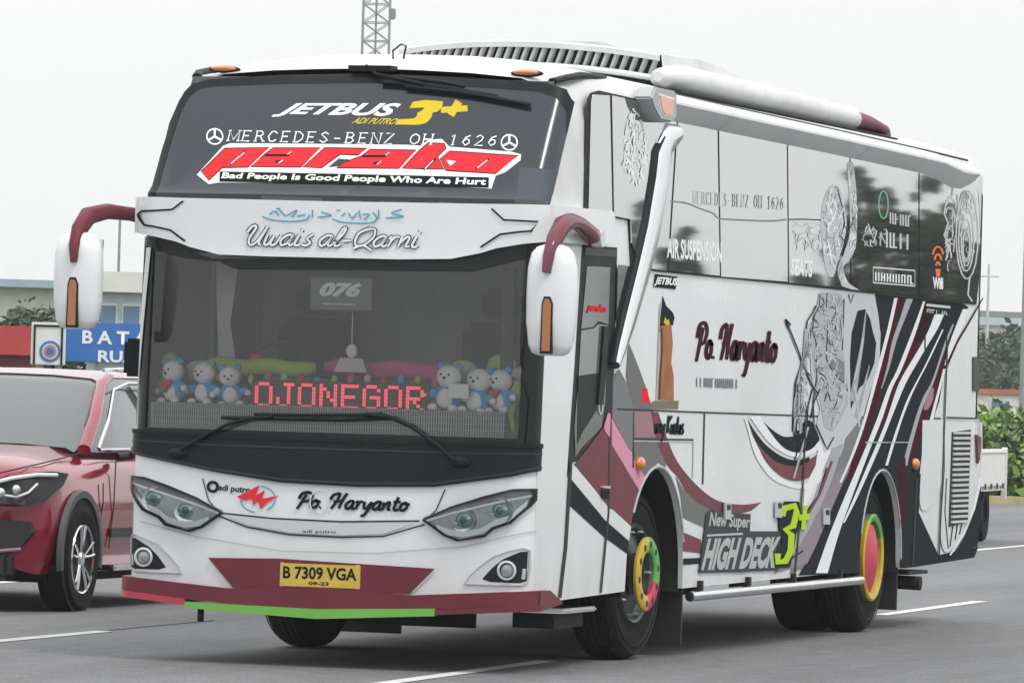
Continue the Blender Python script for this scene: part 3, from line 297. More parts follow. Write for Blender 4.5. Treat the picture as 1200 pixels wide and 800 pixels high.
('screen_frit','frit','F',[(0,[1165,2365,1204,2377,1206,2419,1206,1548,1206,1306,1152,1302,1163,1543,1120,1687])],0),
('cowl_panel','cowl','F',[(0,[-1206,1319,-681,1306,200,1303,892,1304,1206,1307,1206,1258,1206,1171,1206,1151,1093,1117,659,1046,212,1032,-248,1042,-670,1092,-997,1145,-1206,1181])],0.012),
('cowl_ridge','rubber','F',[(1,[-1206,1297,-1206,1321,-680,1284,-680,1308,201,1281,200,1305,893,1282,893,1306,1206,1280,1206,1304])],0.02),
('cowl_ridge','cowl_edge','F',[(1,[-1206,1250,-1206,1260,-678,1238,-678,1248,203,1235,203,1245,895,1236,895,1246,1206,1244,1206,1253])],0.016),
('cowl_ridge','cowl_edge','F',[(1,[-1206,1185,-1206,1197,-998,1149,-996,1161,-672,1100,-670,1112,-249,1055,-248,1067,211,1045,211,1057,659,1059,657,1071,1094,1131,1091,1142,1206,1164,1206,1176])],0.016),
('panel_gap','gap','F',[(1,[-736,1050,-729,1052,-692,924,-686,927,-620,852,-615,857])],0),
('panel_gap','gap','F',[(1,[715,1035,722,1032,667,913,673,910,600,854,605,849])],0),
('panel_gap','gap','F',[(1,[-596,851,-596,860,-291,832,-291,841,119,826,119,836,578,846,578,855])],0),
('panel_gap','gap','F',[(1,[-624,836,-621,844,-447,778,-445,787,-185,743,-185,752,122,739,122,748,373,753,372,761,610,828,607,836])],0),
('chrome_strip','light_trim','F',[(0,[-574,842,-291,827,119,821,559,840,372,771,121,753,-185,758,-436,793])],0),
('maker_ring','black_print','F',[(1,[-646,1005,-628,1005,-647,999,-629,994,-649,994,-634,985,-654,990,-642,977,-659,987,-653,971,-665,986,-665,969,-672,986,-676,970,-677,989,-687,975,-682,993,-696,983,-685,998,-702,992,-686,1003,-705,1003,-686,1009,-703,1014,-683,1014,-698,1024,-679,1019,-690,1032,-673,1022,-680,1037,-667,1023,-668,1039,-661,1022,-656,1038,-655,1019,-645,1033,-650,1016,-636,1026,-647,1010,-630,1016,-646,1005,-628,1005])],0),
('swirl','blue_print','F',[(1,[-370,1014,-368,1021,-352,1011,-350,1018,-336,1006,-333,1013,-322,1000,-317,1006,-309,992,-304,997,-299,982,-292,987,-291,971,-284,975,-286,960,-278,962,-284,948,-276,949,-285,937,-277,935,-289,925,-281,922,-295,914,-289,909,-305,904,-299,898,-317,895,-312,888,-331,887,-327,880])],0),
('swirl','blue_print','F',[(1,[-398,872,-400,864,-414,874,-416,866,-429,878,-431,870,-442,883,-446,876,-454,889,-459,883,-465,896,-470,891,-473,905,-479,900,-479,914,-486,911,-483,923,-491,922,-484,933,-492,933,-483,943,-491,944])],0),
('flash','red_print','F',[(0,[-515,951,-377,1023,-400,964,-344,995,-358,946,-255,969,-336,918,-366,887,-383,935,-413,905,-420,944,-462,933])],0),
('bonnet_lettering','black_print','F',[(1,[-127,949,-144,957,-124,955,-141,963,-120,964,-137,972,-115,971,-130,982,-110,976,-121,991,-103,979,-109,996,-93,982,-96,999,-82,982,-82,1000,-75,982,-71,999,-70,980,-61,994,-66,977,-53,988,-64,974,-48,979,-63,972,-46,969,-65,968,-50,960,-70,962,-57,951,-77,956,-66,943,-83,951,-76,937,-91,948,-86,933,-101,947,-98,932,-110,946,-108,931,-117,945,-115,930]),(1,[-99,984,-82,974,-103,977,-87,968,-109,967,-93,958,-116,955,-101,946,-123,944,-108,935,-131,932,-116,924,-139,919,-125,911,-147,908,-133,899,-152,899,-139,892]),(1,[-28,958,-23,940,-33,956,-28,939,-41,954,-35,937,-49,951,-41,935,-57,947,-45,933,-64,940,-48,930,-68,933,-51,925,-71,925,-53,920,-72,917,-54,918,-70,909,-54,917,-65,903,-52,915,-58,898,-50,914,-49,896,-49,913,-40,898,-47,914,-32,902,-41,916,-25,907,-36,920,-18,913,-32,923,-14,920,-30,926,-12,927,-28,931,-11,935,-28,936,-11,942,-28,938,-15,949,-28,938,-21,953,-30,940,-26,955,-32,941,-33,956,-30,941,-40,951,-26,944,-42,945,-26,944,-40,938,-26,945,-33,933,-29,947,-25,932,-26,947,-17,933,-19,948,-9,934,-11,949,-3,935,-5,949]),(1,[-5,898,-18,912,2,906,-9,917]),(1,[63,950,45,957,65,955,47,962,68,962,51,970,71,968,56,979,75,973,64,987,83,977,76,992,95,981,90,997,103,982,104,999,102,985,118,992,100,983,116,977,94,971,109,963,86,957,100,949,78,944,92,936,71,934,85,925,63,923,76,914,56,914,69,905,52,907,64,898]),(1,[143,998,159,988,138,990,153,980,130,979,145,969,122,966,137,957,114,953,130,945,109,940,124,934,104,927,119,922,100,916,115,911,97,908,112,903]),(1,[73,933,70,951,135,944,133,959]),(1,[196,956,191,938,192,957,187,939,186,958,182,941,177,959,178,941,168,958,174,941,159,953,169,938,150,946,162,933,142,939,156,928,137,931,153,924,135,921,153,921,136,912,154,916,140,904,155,913,147,897,154,913,157,897,153,914,165,900,157,915,173,905,163,918,180,911,167,922,187,920,173,929,193,930,179,938,198,939,184,947,188,942,199,953,184,946,199,939,179,936,194,930,174,925,189,919,171,916,187,913,172,907,187,913,177,901,187,913,183,898,187,913,189,898,187,913,195,900,187,913,200,904,189,915,203,907,191,917,205,909,194,919]),(1,[212,932,199,945,216,935,202,948,220,940,207,953,222,942,214,958,211,949,229,949,210,943,226,939,206,931,221,926,201,917,216,912,198,908,213,903]),(1,[220,922,205,933,223,926,208,937,228,932,214,943,232,937,220,949,235,940,226,954,237,941,234,957,240,941,241,956,244,940,246,955,247,940,249,954]),(1,[248,951,267,947,247,945,265,941,245,936,263,933,243,927,261,925,243,918,261,919,245,911,261,917,250,904,262,916,259,900,259,917,269,904,259,916,277,911,265,922,286,922,273,932,294,933,281,942,299,941,287,950]),(1,[291,953,309,946,288,946,306,939,284,936,301,929,279,925,295,917,273,914,289,906,267,904,281,894,259,893,272,883,251,883,264,872,245,877,255,864,244,876,246,860,243,876,237,862,240,878,232,865,237,879,230,866]),(1,[356,956,351,939,352,957,347,940,346,959,342,941,337,960,338,942,328,958,335,941,319,953,330,938,311,947,323,933,303,939,317,928,297,931,314,924,296,922,313,921,297,912,314,917,301,904,315,913,308,898,315,914,318,897,314,914,326,900,318,915,333,905,323,919,341,911,328,922,347,920,333,929,354,931,339,939,359,940,344,948,348,942,360,953,344,946,359,940,340,937,355,930,334,926,350,920,331,916,347,913,332,907,347,913,338,901,347,914,343,899,348,914,350,898,347,913,356,901,347,913,360,904,349,915,363,907,352,918,365,909,354,920]),(1,[362,951,381,948,355,907,370,904]),(1,[374,917,360,930,379,923,366,935,387,931,373,943,394,939,382,951,399,942,390,957,397,942,399,959,394,943,407,955,394,943,411,948,395,942,412,940,393,937,409,931,390,928,405,922,386,919,401,914,384,909,400,911,392,901,398,915,400,900,400,915,406,900,404,915,409,901,408,915]),(1,[444,984,462,977,439,972,457,965,432,954,449,947,425,936,441,929,420,921,437,917,419,911,437,913,424,903,436,914,430,899,436,914,436,898,437,914,443,899,439,914,450,901,443,916,455,904,448,918,458,906,452,919]),(1,[424,943,422,961,467,947,466,962]),(1,[496,959,501,941,492,957,497,940,484,956,490,938,476,953,484,936,468,948,480,934,462,942,477,931,458,934,474,926,455,927,472,922,454,919,472,920,456,911,472,919,461,904,473,916,468,900,475,915,476,898,476,915,485,899,479,915,493,903,484,918,500,908,489,921,506,914,493,924,510,921,495,928,513,929,496,932,514,936,497,937,513,943,497,939,509,950,497,940,504,954,495,941,499,957,493,942,492,958,495,942,485,952,499,945,483,946,499,945,485,939,498,947,492,934,496,948,499,934,499,948,508,934,506,949,516,935,513,950,521,936,519,951])],0),
('star_emblem','light_trim','F',[(1,[41,939,48,940,39,919,46,918,32,901,38,898,21,887,26,882,7,877,9,871,-9,873,-9,867,-25,876,-28,870,-40,885,-45,879,-52,898,-59,895,-61,916,-68,914,-64,936,-72,936,-63,956,-70,958,-56,975,-62,978,-45,989,-50,994,-31,999,-34,1005,-15,1002,-15,1009,1,1000,4,1006,16,991,21,996,29,977,35,981,37,959,44,961,41,939,48,940])],0.001),
('bumper_recess','maroon','F',[(0,[-678,599,-232,610,227,597,675,584,536,439,131,430,-519,435])],0.004),
('recess_edge','white_paint','F',[(1,[-683,591,-663,608,-513,437,-505,443])],0),
('recess_edge','white_paint','F',[(1,[654,588,676,569,547,452,554,446])],0),
('panel_gap','gap','F',[(1,[1206,1012,1206,1020,1206,1005,1206,1012])],0),
('fascia_crease','soft_grey','F',[(1,[-1120,791,-1119,796,-763,716,-762,721,-234,652,-234,656,326,656,325,661,818,711,817,716,1206,809,1206,814])],0),
('door_surround','rubber','S',[(0,[980,2453,1733,2461,1736,2260,1739,1707,1725,1305,1656,1255,878,1196,798,1108,838,1402,892,1747])],0),
('door_glass','door_glass','S',[(0,[1083,2333,1578,2341,1576,2006,1353,2021,1247,1985,994,1970])],0.004),
('door_header','cowl_edge','S',[(0,[1036,2440,1716,2446,1702,2405,1022,2395])],0.004),
('door_glass','grey_glass','S',[(0,[995,1960,1248,1975,1355,2002,1558,2000,1550,1555,1492,1405,1067,1280,946,1230,910,1403,969,1698])],0.004),
('door_post','rubber','S',[(1,[1430,1994,1540,1994,1387,1704,1497,1703,1349,1535,1460,1533])],0.02),
('door_glass','rubber','S',[(0,[951,1698,1385,1718,1371,1504,1092,1379,974,1304])],0.006),
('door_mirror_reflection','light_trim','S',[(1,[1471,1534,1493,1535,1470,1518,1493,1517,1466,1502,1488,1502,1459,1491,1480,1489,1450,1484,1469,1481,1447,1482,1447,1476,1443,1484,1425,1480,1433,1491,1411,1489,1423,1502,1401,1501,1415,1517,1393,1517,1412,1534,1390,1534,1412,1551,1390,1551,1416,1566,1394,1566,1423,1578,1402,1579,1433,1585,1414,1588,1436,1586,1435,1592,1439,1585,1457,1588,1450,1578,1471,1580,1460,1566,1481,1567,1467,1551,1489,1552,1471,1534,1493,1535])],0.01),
('door_paint','maroon','S',[(0,[915,1181,1246,1295,1529,1405,1614,1475,1708,1466,1766,918,1690,933,1269,1081,969,1176])],0.004),
('door_paint','pink','S',[(0,[1612,1490,1669,1481,1665,1345,1569,1375,1529,1405])],0.006),
('body_flash','pink','S',[(0,[1710,1451,1827,1406,2145,1265,2267,1203,2530,1090,2610,1069,2537,1023,2503,977,2201,1102,1942,1214,1725,1305])],0),
('body_flash','maroon','S',[(0,[1726,1300,1942,1209,2201,1097,2504,972,2435,896,2369,784,2193,817,1765,928])],0),
('body_flash','grey_print','S',[(0,[1720,1707,1847,1749,2046,1660,2195,1509,2223,1254,2145,1270,1826,1411,1727,1461])],0),
('body_flash','smoke_print','S',[(0,[2037,1913,2283,1764,2471,1638,2620,1522,2796,1347,3013,1176,2812,1202,2529,1100,2246,1214,2195,1509,2002,1710])],0),
('body_flash','rose_print','S',[(0,[2196,1499,2622,1501,2777,1347,2251,1346])],0),
('body_flash','smoke_print','S',[(0,[2252,1336,2758,1337,2975,1161,2773,1197,2529,1100,2286,1198])],0),
('body_flash','maroon','S',[(0,[2760,1497,2798,1470,2851,1431,2913,1388,2975,1347,3031,1311,3088,1274,3152,1238,3231,1202,3331,1165,3446,1128,3570,1091,3696,1058,3821,1028,3951,999,4087,974,4230,954,4387,940,4556,930,4724,925,4878,922,5022,922,5160,926,5279,931,5362,934,5102,882,5033,878,4936,872,4823,866,4711,864,4596,864,4473,868,4351,873,4238,879,4135,887,4039,896,3946,907,3856,920,3766,935,3678,951,3594,970,3518,991,3453,1016,3397,1044,3342,1072,3283,1097,3218,1118,3149,1135,3080,1153,3013,1176,2947,1204,2882,1234,2819,1268,2761,1306,2707,1355,2656,1412,2613,1464,2583,1501])],0),
('body_flash','smoke_print','S',[(0,[3200,1118,3391,1034,3708,947,4239,874,4712,853,3954,786,3660,821,3411,855,3335,992])],0),
('body_flash','red_print','S',[(0,[2373,1643,2490,1639,2558,1552,2363,1556])],0),
('body_flash','maroon','S',[(0,[3421,766,3858,713,3909,627,3373,651])],0),
('body_flash','charcoal','S',[(0,[3378,604,3891,601,3854,565,3342,563])],0),
('body_flash','charcoal','S',[(0,[833,1113,1624,859,2165,726,2193,644,1634,758,831,961])],0),
('door_paint','white_paint','S',[(0,[877,1201,1689,943,2193,817,2371,774,2297,745,2164,731,1624,859,832,1118])],0.002),
('panel_gap','gap','S',[(1,[1630,1485,1671,1485,1673,904,1714,903,1555,435,1596,433])],0.004),
('panel_gap','gap','S',[(1,[829,1202,890,1200,773,717,833,714,679,425,739,422])],0.004),
('panel_gap','gap','S',[(1,[2204,1326,2227,1326,2221,1163,2244,1163])],0),
('panel_gap','gap','S',[(1,[2167,797,2186,797,2128,442,2147,442])],0),
('door_handle','light_trim','S',[(0,[1491,1060,1658,1059,1660,1044,1492,1050])],0.02),
('lower_door_handle','charcoal','S',[(0,[1512,1035,1661,1034,1666,984,1518,985])],0.012),
('tower_picture','soft_grey','S',[(0,[2694,1563,2711,2130,2784,2184,2891,1565])],0),
('tower_picture','charcoal','S',[(0,[2782,2204,2868,2144,3031,2106,3075,2076,3040,2028,2802,2019,2728,1976,2737,2069])],0),
('tower_picture','yellow_print','S',[(0,[2820,2040,2855,2077,2898,2052,2936,2068,2982,2012,2921,2021])],0),
('tower_picture','terracotta','S',[(0,[2743,2018,2999,2033,3052,1919,3025,1799,3093,1722,3110,1572,2733,1569,2736,1718,2764,1822])],0),
('tower_picture','brown_print','S',[(1,[2762,2008,2805,2008,2776,1874,2820,1874,2754,1719,2797,1719,2750,1574,2793,1574])],0),
('tower_picture','stone_print','S',[(0,[2616,1563,3231,1572,3216,1520,2542,1516])],0),
('label_plate','charcoal','S',[(0,[2560,2250,3076,2248,3107,2326,2591,2328])],0.001),
('owner_lettering','maroon_black','S',[(1,[3680,1960,3586,1962,3687,1975,3594,1977,3697,1998,3605,2000,3709,2020,3619,2024,3725,2035,3641,2043,3742,2041,3678,2057,3763,2046,3725,2066,3778,2047,3778,2069,3779,2047,3833,2066,3789,2043,3867,2055,3806,2033,3888,2040,3818,2020,3902,2024,3822,2006,3907,2007,3817,1991,3899,1988,3802,1973,3882,1969,3783,1956,3860,1950,3765,1944,3834,1934,3748,1939,3799,1924,3727,1936,3758,1917,3702,1933,3725,1915,3682,1931,3706,1913]),(1,[3711,2030,3805,2027,3701,2012,3792,2009,3686,1986,3775,1984,3669,1957,3756,1955,3653,1929,3737,1926,3635,1900,3716,1897,3614,1867,3694,1864,3596,1838,3673,1835,3584,1818,3659,1815]),(1,[3925,1960,3988,1942,3912,1957,3973,1939,3889,1951,3955,1935,3861,1943,3939,1930,3839,1932,3927,1925,3826,1918,3917,1914,3816,1902,3907,1900,3810,1886,3901,1885,3809,1871,3900,1873,3816,1858,3905,1863,3828,1846,3914,1854,3847,1836,3923,1848,3898,1828,3901,1850,3950,1835,3882,1849,3974,1845,3896,1855,3994,1857,3912,1864,4009,1870,3924,1875,4017,1885,3932,1887,4022,1901,3936,1901,4022,1917,3938,1916,4020,1930,3936,1927,4011,1941,3931,1934,3996,1950,3922,1939,3980,1956,3915,1942,3922,1960,3957,1942,3895,1949,3976,1947,3894,1940,3974,1941,3897,1931,3975,1935,3917,1921,3970,1936,3964,1918,3955,1938,3996,1921,3970,1939,4021,1923,3992,1942,4036,1925,4008,1943]),(1,[4058,1836,3966,1842,4069,1853,3996,1858]),(1,[4242,1962,4145,1964,4246,1975,4151,1977,4253,1994,4159,1996,4263,2013,4171,2017,4276,2027,4190,2035,4299,2037,4224,2049,4328,2046,4269,2062,4329,2048,4336,2071,4308,2052,4396,2056,4306,2033,4393,2032,4291,2000,4376,1998,4270,1963,4353,1961,4250,1931,4332,1928,4232,1903,4313,1900,4212,1875,4291,1872,4194,1852,4271,1848,4181,1835,4258,1832]),(1,[4429,2067,4526,2064,4416,2047,4511,2044,4396,2018,4488,2015,4375,1985,4465,1982,4358,1953,4445,1951,4345,1922,4431,1921,4335,1889,4418,1888,4327,1860,4408,1859,4322,1840,4400,1838]),(1,[4269,1924,4229,1946,4454,1949,4422,1967]),(1,[4654,1957,4591,1937,4642,1959,4577,1940,4619,1964,4565,1943,4569,1968,4574,1943,4514,1960,4590,1945,4488,1947,4575,1938,4464,1931,4554,1925,4444,1914,4536,1909,4432,1897,4525,1895,4430,1879,4523,1880,4435,1860,4527,1864,4446,1844,4536,1850,4466,1832,4539,1846,4542,1830,4491,1848,4573,1839,4496,1850,4595,1851,4512,1859,4613,1865,4527,1870,4630,1886,4543,1889,4646,1913,4559,1916,4659,1936,4572,1939,4581,1943,4663,1951,4575,1937,4661,1935,4563,1912,4648,1910,4551,1883,4635,1882,4545,1862,4629,1862,4548,1849,4631,1853,4560,1839,4636,1848,4580,1833,4637,1848,4634,1830,4602,1848,4663,1838,4589,1846,4674,1846,4597,1852,4682,1854,4605,1859,4687,1860,4611,1864]),(1,[4710,1922,4614,1927,4718,1930,4624,1936,4730,1943,4639,1949,4736,1949,4659,1961,4659,1952,4749,1954,4656,1932,4744,1932,4648,1898,4732,1897,4638,1863,4720,1862,4632,1840,4711,1839]),(1,[4735,1894,4638,1898,4743,1904,4648,1909,4755,1920,4663,1924,4768,1934,4680,1940,4778,1943,4698,1952,4769,1941,4737,1961,4754,1941,4783,1961,4762,1940,4803,1958,4774,1939,4811,1957]),(1,[4770,1954,4870,1953,4769,1938,4867,1938,4766,1915,4862,1915,4764,1891,4859,1892,4766,1872,4860,1874,4773,1859,4864,1863,4785,1847,4870,1855,4833,1836,4845,1858,4893,1847,4813,1854,4914,1865,4831,1870,4938,1893,4856,1897,4960,1921,4879,1925,4975,1941,4896,1944]),(1,[4906,1955,5006,1953,4899,1936,4997,1934,4888,1910,4985,1908,4876,1880,4971,1878,4861,1852,4954,1849,4842,1824,4933,1821,4821,1794,4910,1790,4799,1768,4886,1763,4782,1751,4863,1744,4789,1751,4823,1732,4823,1751,4759,1738,4814,1755,4743,1745,4804,1759,4736,1748]),(1,[5160,1959,5095,1939,5148,1961,5081,1941,5124,1966,5069,1944,5073,1969,5078,1945,5017,1962,5094,1947,4990,1949,5080,1940,4966,1933,5058,1926,4945,1915,5039,1910,4932,1897,5028,1896,4930,1880,5026,1881,4936,1861,5030,1864,4947,1845,5039,1850,4967,1832,5042,1846,5045,1830,4993,1849,5077,1839,4998,1851,5099,1851,5014,1859,5118,1866,5030,1870,5135,1887,5046,1890,5152,1914,5063,1917,5165,1938,5076,1940,5085,1945,5170,1952,5079,1938,5167,1936,5067,1913,5154,1911,5054,1884,5141,1883,5048,1862,5134,1862,5052,1849,5137,1853,5064,1839,5142,1848,5084,1833,5143,1848,5139,1830,5106,1849,5170,1838,5094,1846,5181,1847,5101,1852,5189,1855,5110,1859,5194,1860,5116,1865]),(1,[5132,1955,5234,1955,5128,1839,5209,1839]),(1,[5228,1883,5129,1888,5242,1897,5145,1903,5264,1919,5167,1924,5286,1939,5192,1945,5300,1950,5214,1960,5251,1946,5288,1968,5234,1949,5325,1957,5239,1942,5332,1945,5243,1932,5335,1932,5239,1914,5330,1913,5230,1891,5319,1889,5221,1868,5309,1867,5219,1850,5306,1852,5238,1837,5306,1851,5289,1833,5287,1853,5316,1835,5294,1854,5326,1835,5307,1855]),(1,[5389,2037,5491,2036,5376,2005,5477,2004,5358,1958,5457,1957,5340,1910,5437,1909,5330,1874,5426,1874,5331,1854,5426,1856,5341,1842,5430,1849,5362,1834,5430,1849,5400,1829,5415,1850,5450,1832,5394,1849,5474,1840,5404,1852,5491,1847,5420,1858,5502,1851,5432,1862]),(1,[5357,1948,5343,1973,5496,1957,5484,1977]),(1,[5565,1965,5634,1947,5551,1962,5617,1943,5526,1956,5597,1939,5496,1948,5580,1935,5473,1936,5568,1929,5458,1922,5556,1918,5447,1905,5546,1903,5441,1888,5540,1888,5440,1873,5538,1875,5447,1860,5543,1865,5461,1847,5553,1855,5481,1836,5563,1849,5537,1828,5539,1851,5592,1835,5519,1850,5619,1846,5534,1856,5640,1859,5552,1866,5656,1872,5565,1876,5665,1887,5573,1889,5670,1904,5577,1904,5671,1920,5579,1920,5668,1934,5577,1931,5658,1945,5572,1938,5642,1955,5562,1944,5624,1961,5554,1947,5562,1965,5600,1946,5533,1954,5620,1952,5532,1945,5619,1946,5535,1935,5620,1940,5557,1924,5614,1941,5608,1922,5598,1942,5642,1924,5614,1944,5669,1927,5638,1946,5686,1929,5656,1948])],0),
('small_lettering','mid_grey','S',[(1,[3662,1660,3637,1660,3655,1718,3631,1718]),(1,[3753,1660,3728,1660,3746,1718,3721,1718]),(1,[3844,1660,3819,1660,3838,1718,3813,1718]),(1,[3829,1686,3828,1691,3874,1687,3874,1692]),(1,[3890,1660,3865,1660,3883,1718,3858,1718]),(1,[3936,1660,3911,1660,3929,1718,3904,1718]),(1,[3982,1660,3957,1659,3975,1718,3950,1718]),(1,[3969,1660,3969,1665,4015,1660,4015,1666]),(1,[4028,1660,4003,1659,4021,1718,3996,1718]),(1,[4010,1713,4009,1718,4056,1713,4055,1718]),(1,[4121,1660,4095,1659,4114,1718,4089,1718]),(1,[4167,1660,4142,1659,4161,1718,4135,1718]),(1,[4154,1660,4154,1665,4201,1660,4200,1665]),(1,[4214,1659,4188,1659,4207,1718,4182,1718]),(1,[4198,1686,4197,1691,4245,1687,4244,1692]),(1,[4260,1659,4235,1659,4254,1718,4228,1718]),(1,[4307,1659,4282,1659,4300,1718,4275,1718]),(1,[4294,1660,4294,1665,4341,1660,4341,1665]),(1,[4354,1659,4328,1659,4347,1718,4322,1718]),(1,[4341,1660,4341,1665,4388,1660,4388,1665]),(1,[4401,1659,4375,1659,4394,1718,4369,1718]),(1,[4382,1713,4382,1718,4429,1713,4429,1718]),(1,[4448,1659,4422,1659,4441,1718,4416,1718]),(1,[4495,1659,4470,1659,4489,1718,4463,1718]),(1,[4476,1713,4476,1718,4524,1713,4523,1718]),(1,[4543,1659,4517,1659,4536,1718,4510,1718]),(1,[4638,1659,4612,1659,4631,1718,4605,1718])],0),
('city_lettering','charcoal','S',[(1,[2669,1430,2720,1429,2668,1419,2718,1418,2665,1404,2715,1403,2663,1389,2713,1388,2665,1378,2714,1379,2672,1371,2716,1376,2701,1365,2702,1378,2730,1370,2691,1377,2741,1376,2696,1380,2750,1389,2704,1391,2760,1406,2714,1408,2768,1421,2722,1423,2753,1423,2746,1435,2726,1423,2771,1422,2721,1408,2765,1406,2716,1390,2759,1389,2714,1378,2757,1378,2719,1371,2758,1375,2738,1367,2750,1377,2753,1367,2748,1378,2756,1367,2755,1378]),(1,[2745,1429,2796,1429,2743,1372,2784,1372]),(1,[2793,1393,2743,1397,2800,1400,2751,1404,2810,1411,2761,1414,2820,1421,2772,1425,2826,1426,2783,1432,2801,1424,2819,1436,2792,1426,2838,1429,2795,1423,2841,1424,2796,1418,2842,1417,2794,1409,2840,1408,2790,1398,2835,1396,2786,1386,2830,1385,2785,1377,2829,1378,2794,1371,2828,1378,2820,1368,2818,1379,2833,1369,2820,1380,2837,1369,2827,1380]),(1,[2825,1429,2877,1428,2825,1421,2875,1421,2823,1410,2873,1409,2822,1398,2871,1398,2823,1389,2871,1389,2827,1382,2873,1384,2832,1376,2876,1380,2857,1370,2862,1381,2887,1375,2846,1380,2897,1384,2854,1387,2908,1398,2866,1401,2918,1412,2877,1414,2925,1422,2885,1424]),(1,[2889,1429,2940,1428,2886,1420,2936,1418,2881,1407,2931,1405,2875,1392,2924,1390,2868,1378,2916,1376,2859,1364,2906,1362,2849,1350,2895,1347,2839,1337,2883,1334,2831,1328,2873,1324,2835,1328,2853,1318,2854,1328,2821,1321,2850,1330,2813,1325,2845,1332,2810,1326]),(1,[2976,1480,3027,1479,2942,1372,2984,1371]),(1,[3055,1482,3102,1476,3036,1472,3082,1466,3008,1457,3053,1451,2981,1440,3027,1436,2967,1423,3013,1422,2974,1407,3018,1409,2993,1391,3034,1395,3015,1378,3054,1382,3029,1369,3068,1373]),(1,[3051,1428,3103,1427,3049,1418,3101,1417,3046,1402,3097,1402,3045,1387,3095,1387,3046,1376,3096,1377,3054,1369,3098,1374,3083,1363,3083,1376,3112,1368,3073,1375,3124,1374,3078,1378,3133,1387,3086,1389,3143,1404,3096,1406,3151,1420,3105,1422,3136,1422,3129,1434,3109,1421,3154,1420,3104,1406,3148,1405,3098,1389,3142,1388,3096,1376,3140,1376,3101,1369,3141,1373,3121,1365,3133,1375,3136,1365,3131,1376,3139,1365,3138,1376]),(1,[3228,1426,3190,1417,3221,1428,3182,1419,3209,1432,3174,1422,3184,1435,3177,1422,3150,1431,3193,1424,3139,1423,3188,1420,3131,1413,3180,1411,3126,1403,3174,1401,3123,1393,3172,1393,3124,1385,3172,1386,3129,1377,3176,1379,3136,1371,3180,1375,3150,1365,3179,1375,3181,1364,3162,1376,3200,1369,3161,1375,3211,1375,3167,1379,3220,1386,3175,1388,3229,1408,3184,1409,3239,1437,3194,1438,3246,1463,3202,1464,3206,1473,3250,1473,3202,1459,3246,1458,3194,1427,3236,1426,3184,1393,3226,1392,3178,1370,3219,1369]),(1,[3210,1428,3262,1427,3208,1417,3260,1416,3205,1402,3257,1401,3204,1386,3254,1386,3205,1375,3255,1376,3213,1368,3257,1373,3243,1363,3243,1375,3272,1367,3232,1374,3283,1374,3237,1377,3293,1386,3245,1388,3302,1403,3255,1405,3310,1419,3264,1421,3295,1421,3289,1433,3268,1421,3314,1420,3263,1405,3308,1404,3257,1388,3302,1387,3255,1375,3300,1375,3260,1368,3301,1372,3281,1364,3293,1374,3296,1364,3291,1375,3299,1364,3297,1375]),(1,[3282,1371,3325,1379,3287,1370,3329,1377,3294,1367,3334,1375,3310,1363,3333,1375,3343,1364,3314,1375,3357,1369,3314,1375,3367,1374,3321,1379,3374,1380,3327,1383,3377,1387,3330,1386,3371,1393,3327,1389,3361,1398,3319,1394,3353,1403,3309,1400,3349,1407,3305,1407,3353,1412,3310,1415,3362,1419,3320,1423,3371,1426,3331,1430,3378,1431,3338,1435])],0),
('panel_gap','gap','S',[(1,[1816,1507,1816,1516,3853,1498,3853,1508,6871,1489,6871,1499,10566,1492,10565,1503])],0),
('panel_gap','gap','S',[(1,[2214,1331,2214,1341,3604,1328,3603,1338])],0),
('panel_gap','light_trim','S',[(1,[2216,1320,2215,1327,3605,1316,3605,1323])],0),
('panel_gap','gap','S',[(1,[3837,1503,3870,1503,3845,1058,3878,1057])],0),
('panel_gap','gap','S',[(1,[2185,1499,2208,1499,2202,1163,2225,1163])],0),
('panel_gap','soft_grey','S',[(1,[3594,1328,3614,1328,3599,1096,3619,1096])],0),
('panel_gap','gap','S',[(1,[6446,1489,6489,1489,6424,1084,6466,1083,6313,635,6355,633,6264,456,6306,454])],0.006),
('panel_gap','gap','S',[(1,[10669,2055,10715,2055,10648,1560,10693,1560,10627,1065,10672,1065,10585,510,10630,509])],0.006),
('panel_gap','gap','S',[(1,[10734,1498,10734,1511,11721,1497,11721,1509])],0.006),
('panel_gap','gap','S',[(1,[9796,1069,9835,1068,9738,451,9776,450])],0.006),
('panel_gap','soft_grey','S',[(1,[8177,1318,8176,1326,9513,1320,9512,1327])],0.006),
('swoosh','white_edge','S',[(0,[4880,1481,4916,1463,4968,1437,5029,1406,5090,1373,5151,1338,5216,1299,5283,1260,5351,1225,5417,1198,5483,1173,5553,1152,5632,1131,5722,1111,5821,1092,5925,1076,6028,1063,6130,1053,6232,1045,6337,1042,6450,1044,6571,1050,6700,1060,6833,1077,6966,1104,7111,1150,7265,1210,7404,1269,7502,1310,7628,1287,7522,1245,7371,1184,7202,1122,7042,1075,6893,1048,6743,1031,6595,1021,6453,1016,6317,1015,6185,1021,6059,1030,5939,1041,5827,1052,5722,1066,5621,1082,5522,1104,5422,1132,5322,1165,5229,1200,5150,1237,5087,1275,5037,1316,4995,1355,4956,1389,4918,1418,4884,1442,4856,1462,4837,1476])],0),
('swoosh','maroon','S',[(0,[4925,1465,4960,1450,5011,1428,5070,1403,5133,1379,5199,1356,5271,1332,5348,1308,5434,1286,5530,1265,5636,1246,5744,1228,5850,1214,5950,1202,6048,1193,6146,1187,6246,1185,6351,1187,6458,1193,6565,1201,6666,1213,6767,1230,6867,1251,6955,1272,7016,1286,7141,1252,7095,1231,7030,1199,6951,1166,6866,1138,6771,1117,6665,1098,6554,1082,6446,1072,6341,1067,6235,1067,6130,1072,6026,1080,5924,1092,5822,1108,5724,1127,5630,1148,5542,1171,5458,1197,5378,1225,5303,1253,5228,1285,5154,1320,5090,1351,5046,1373])],0),
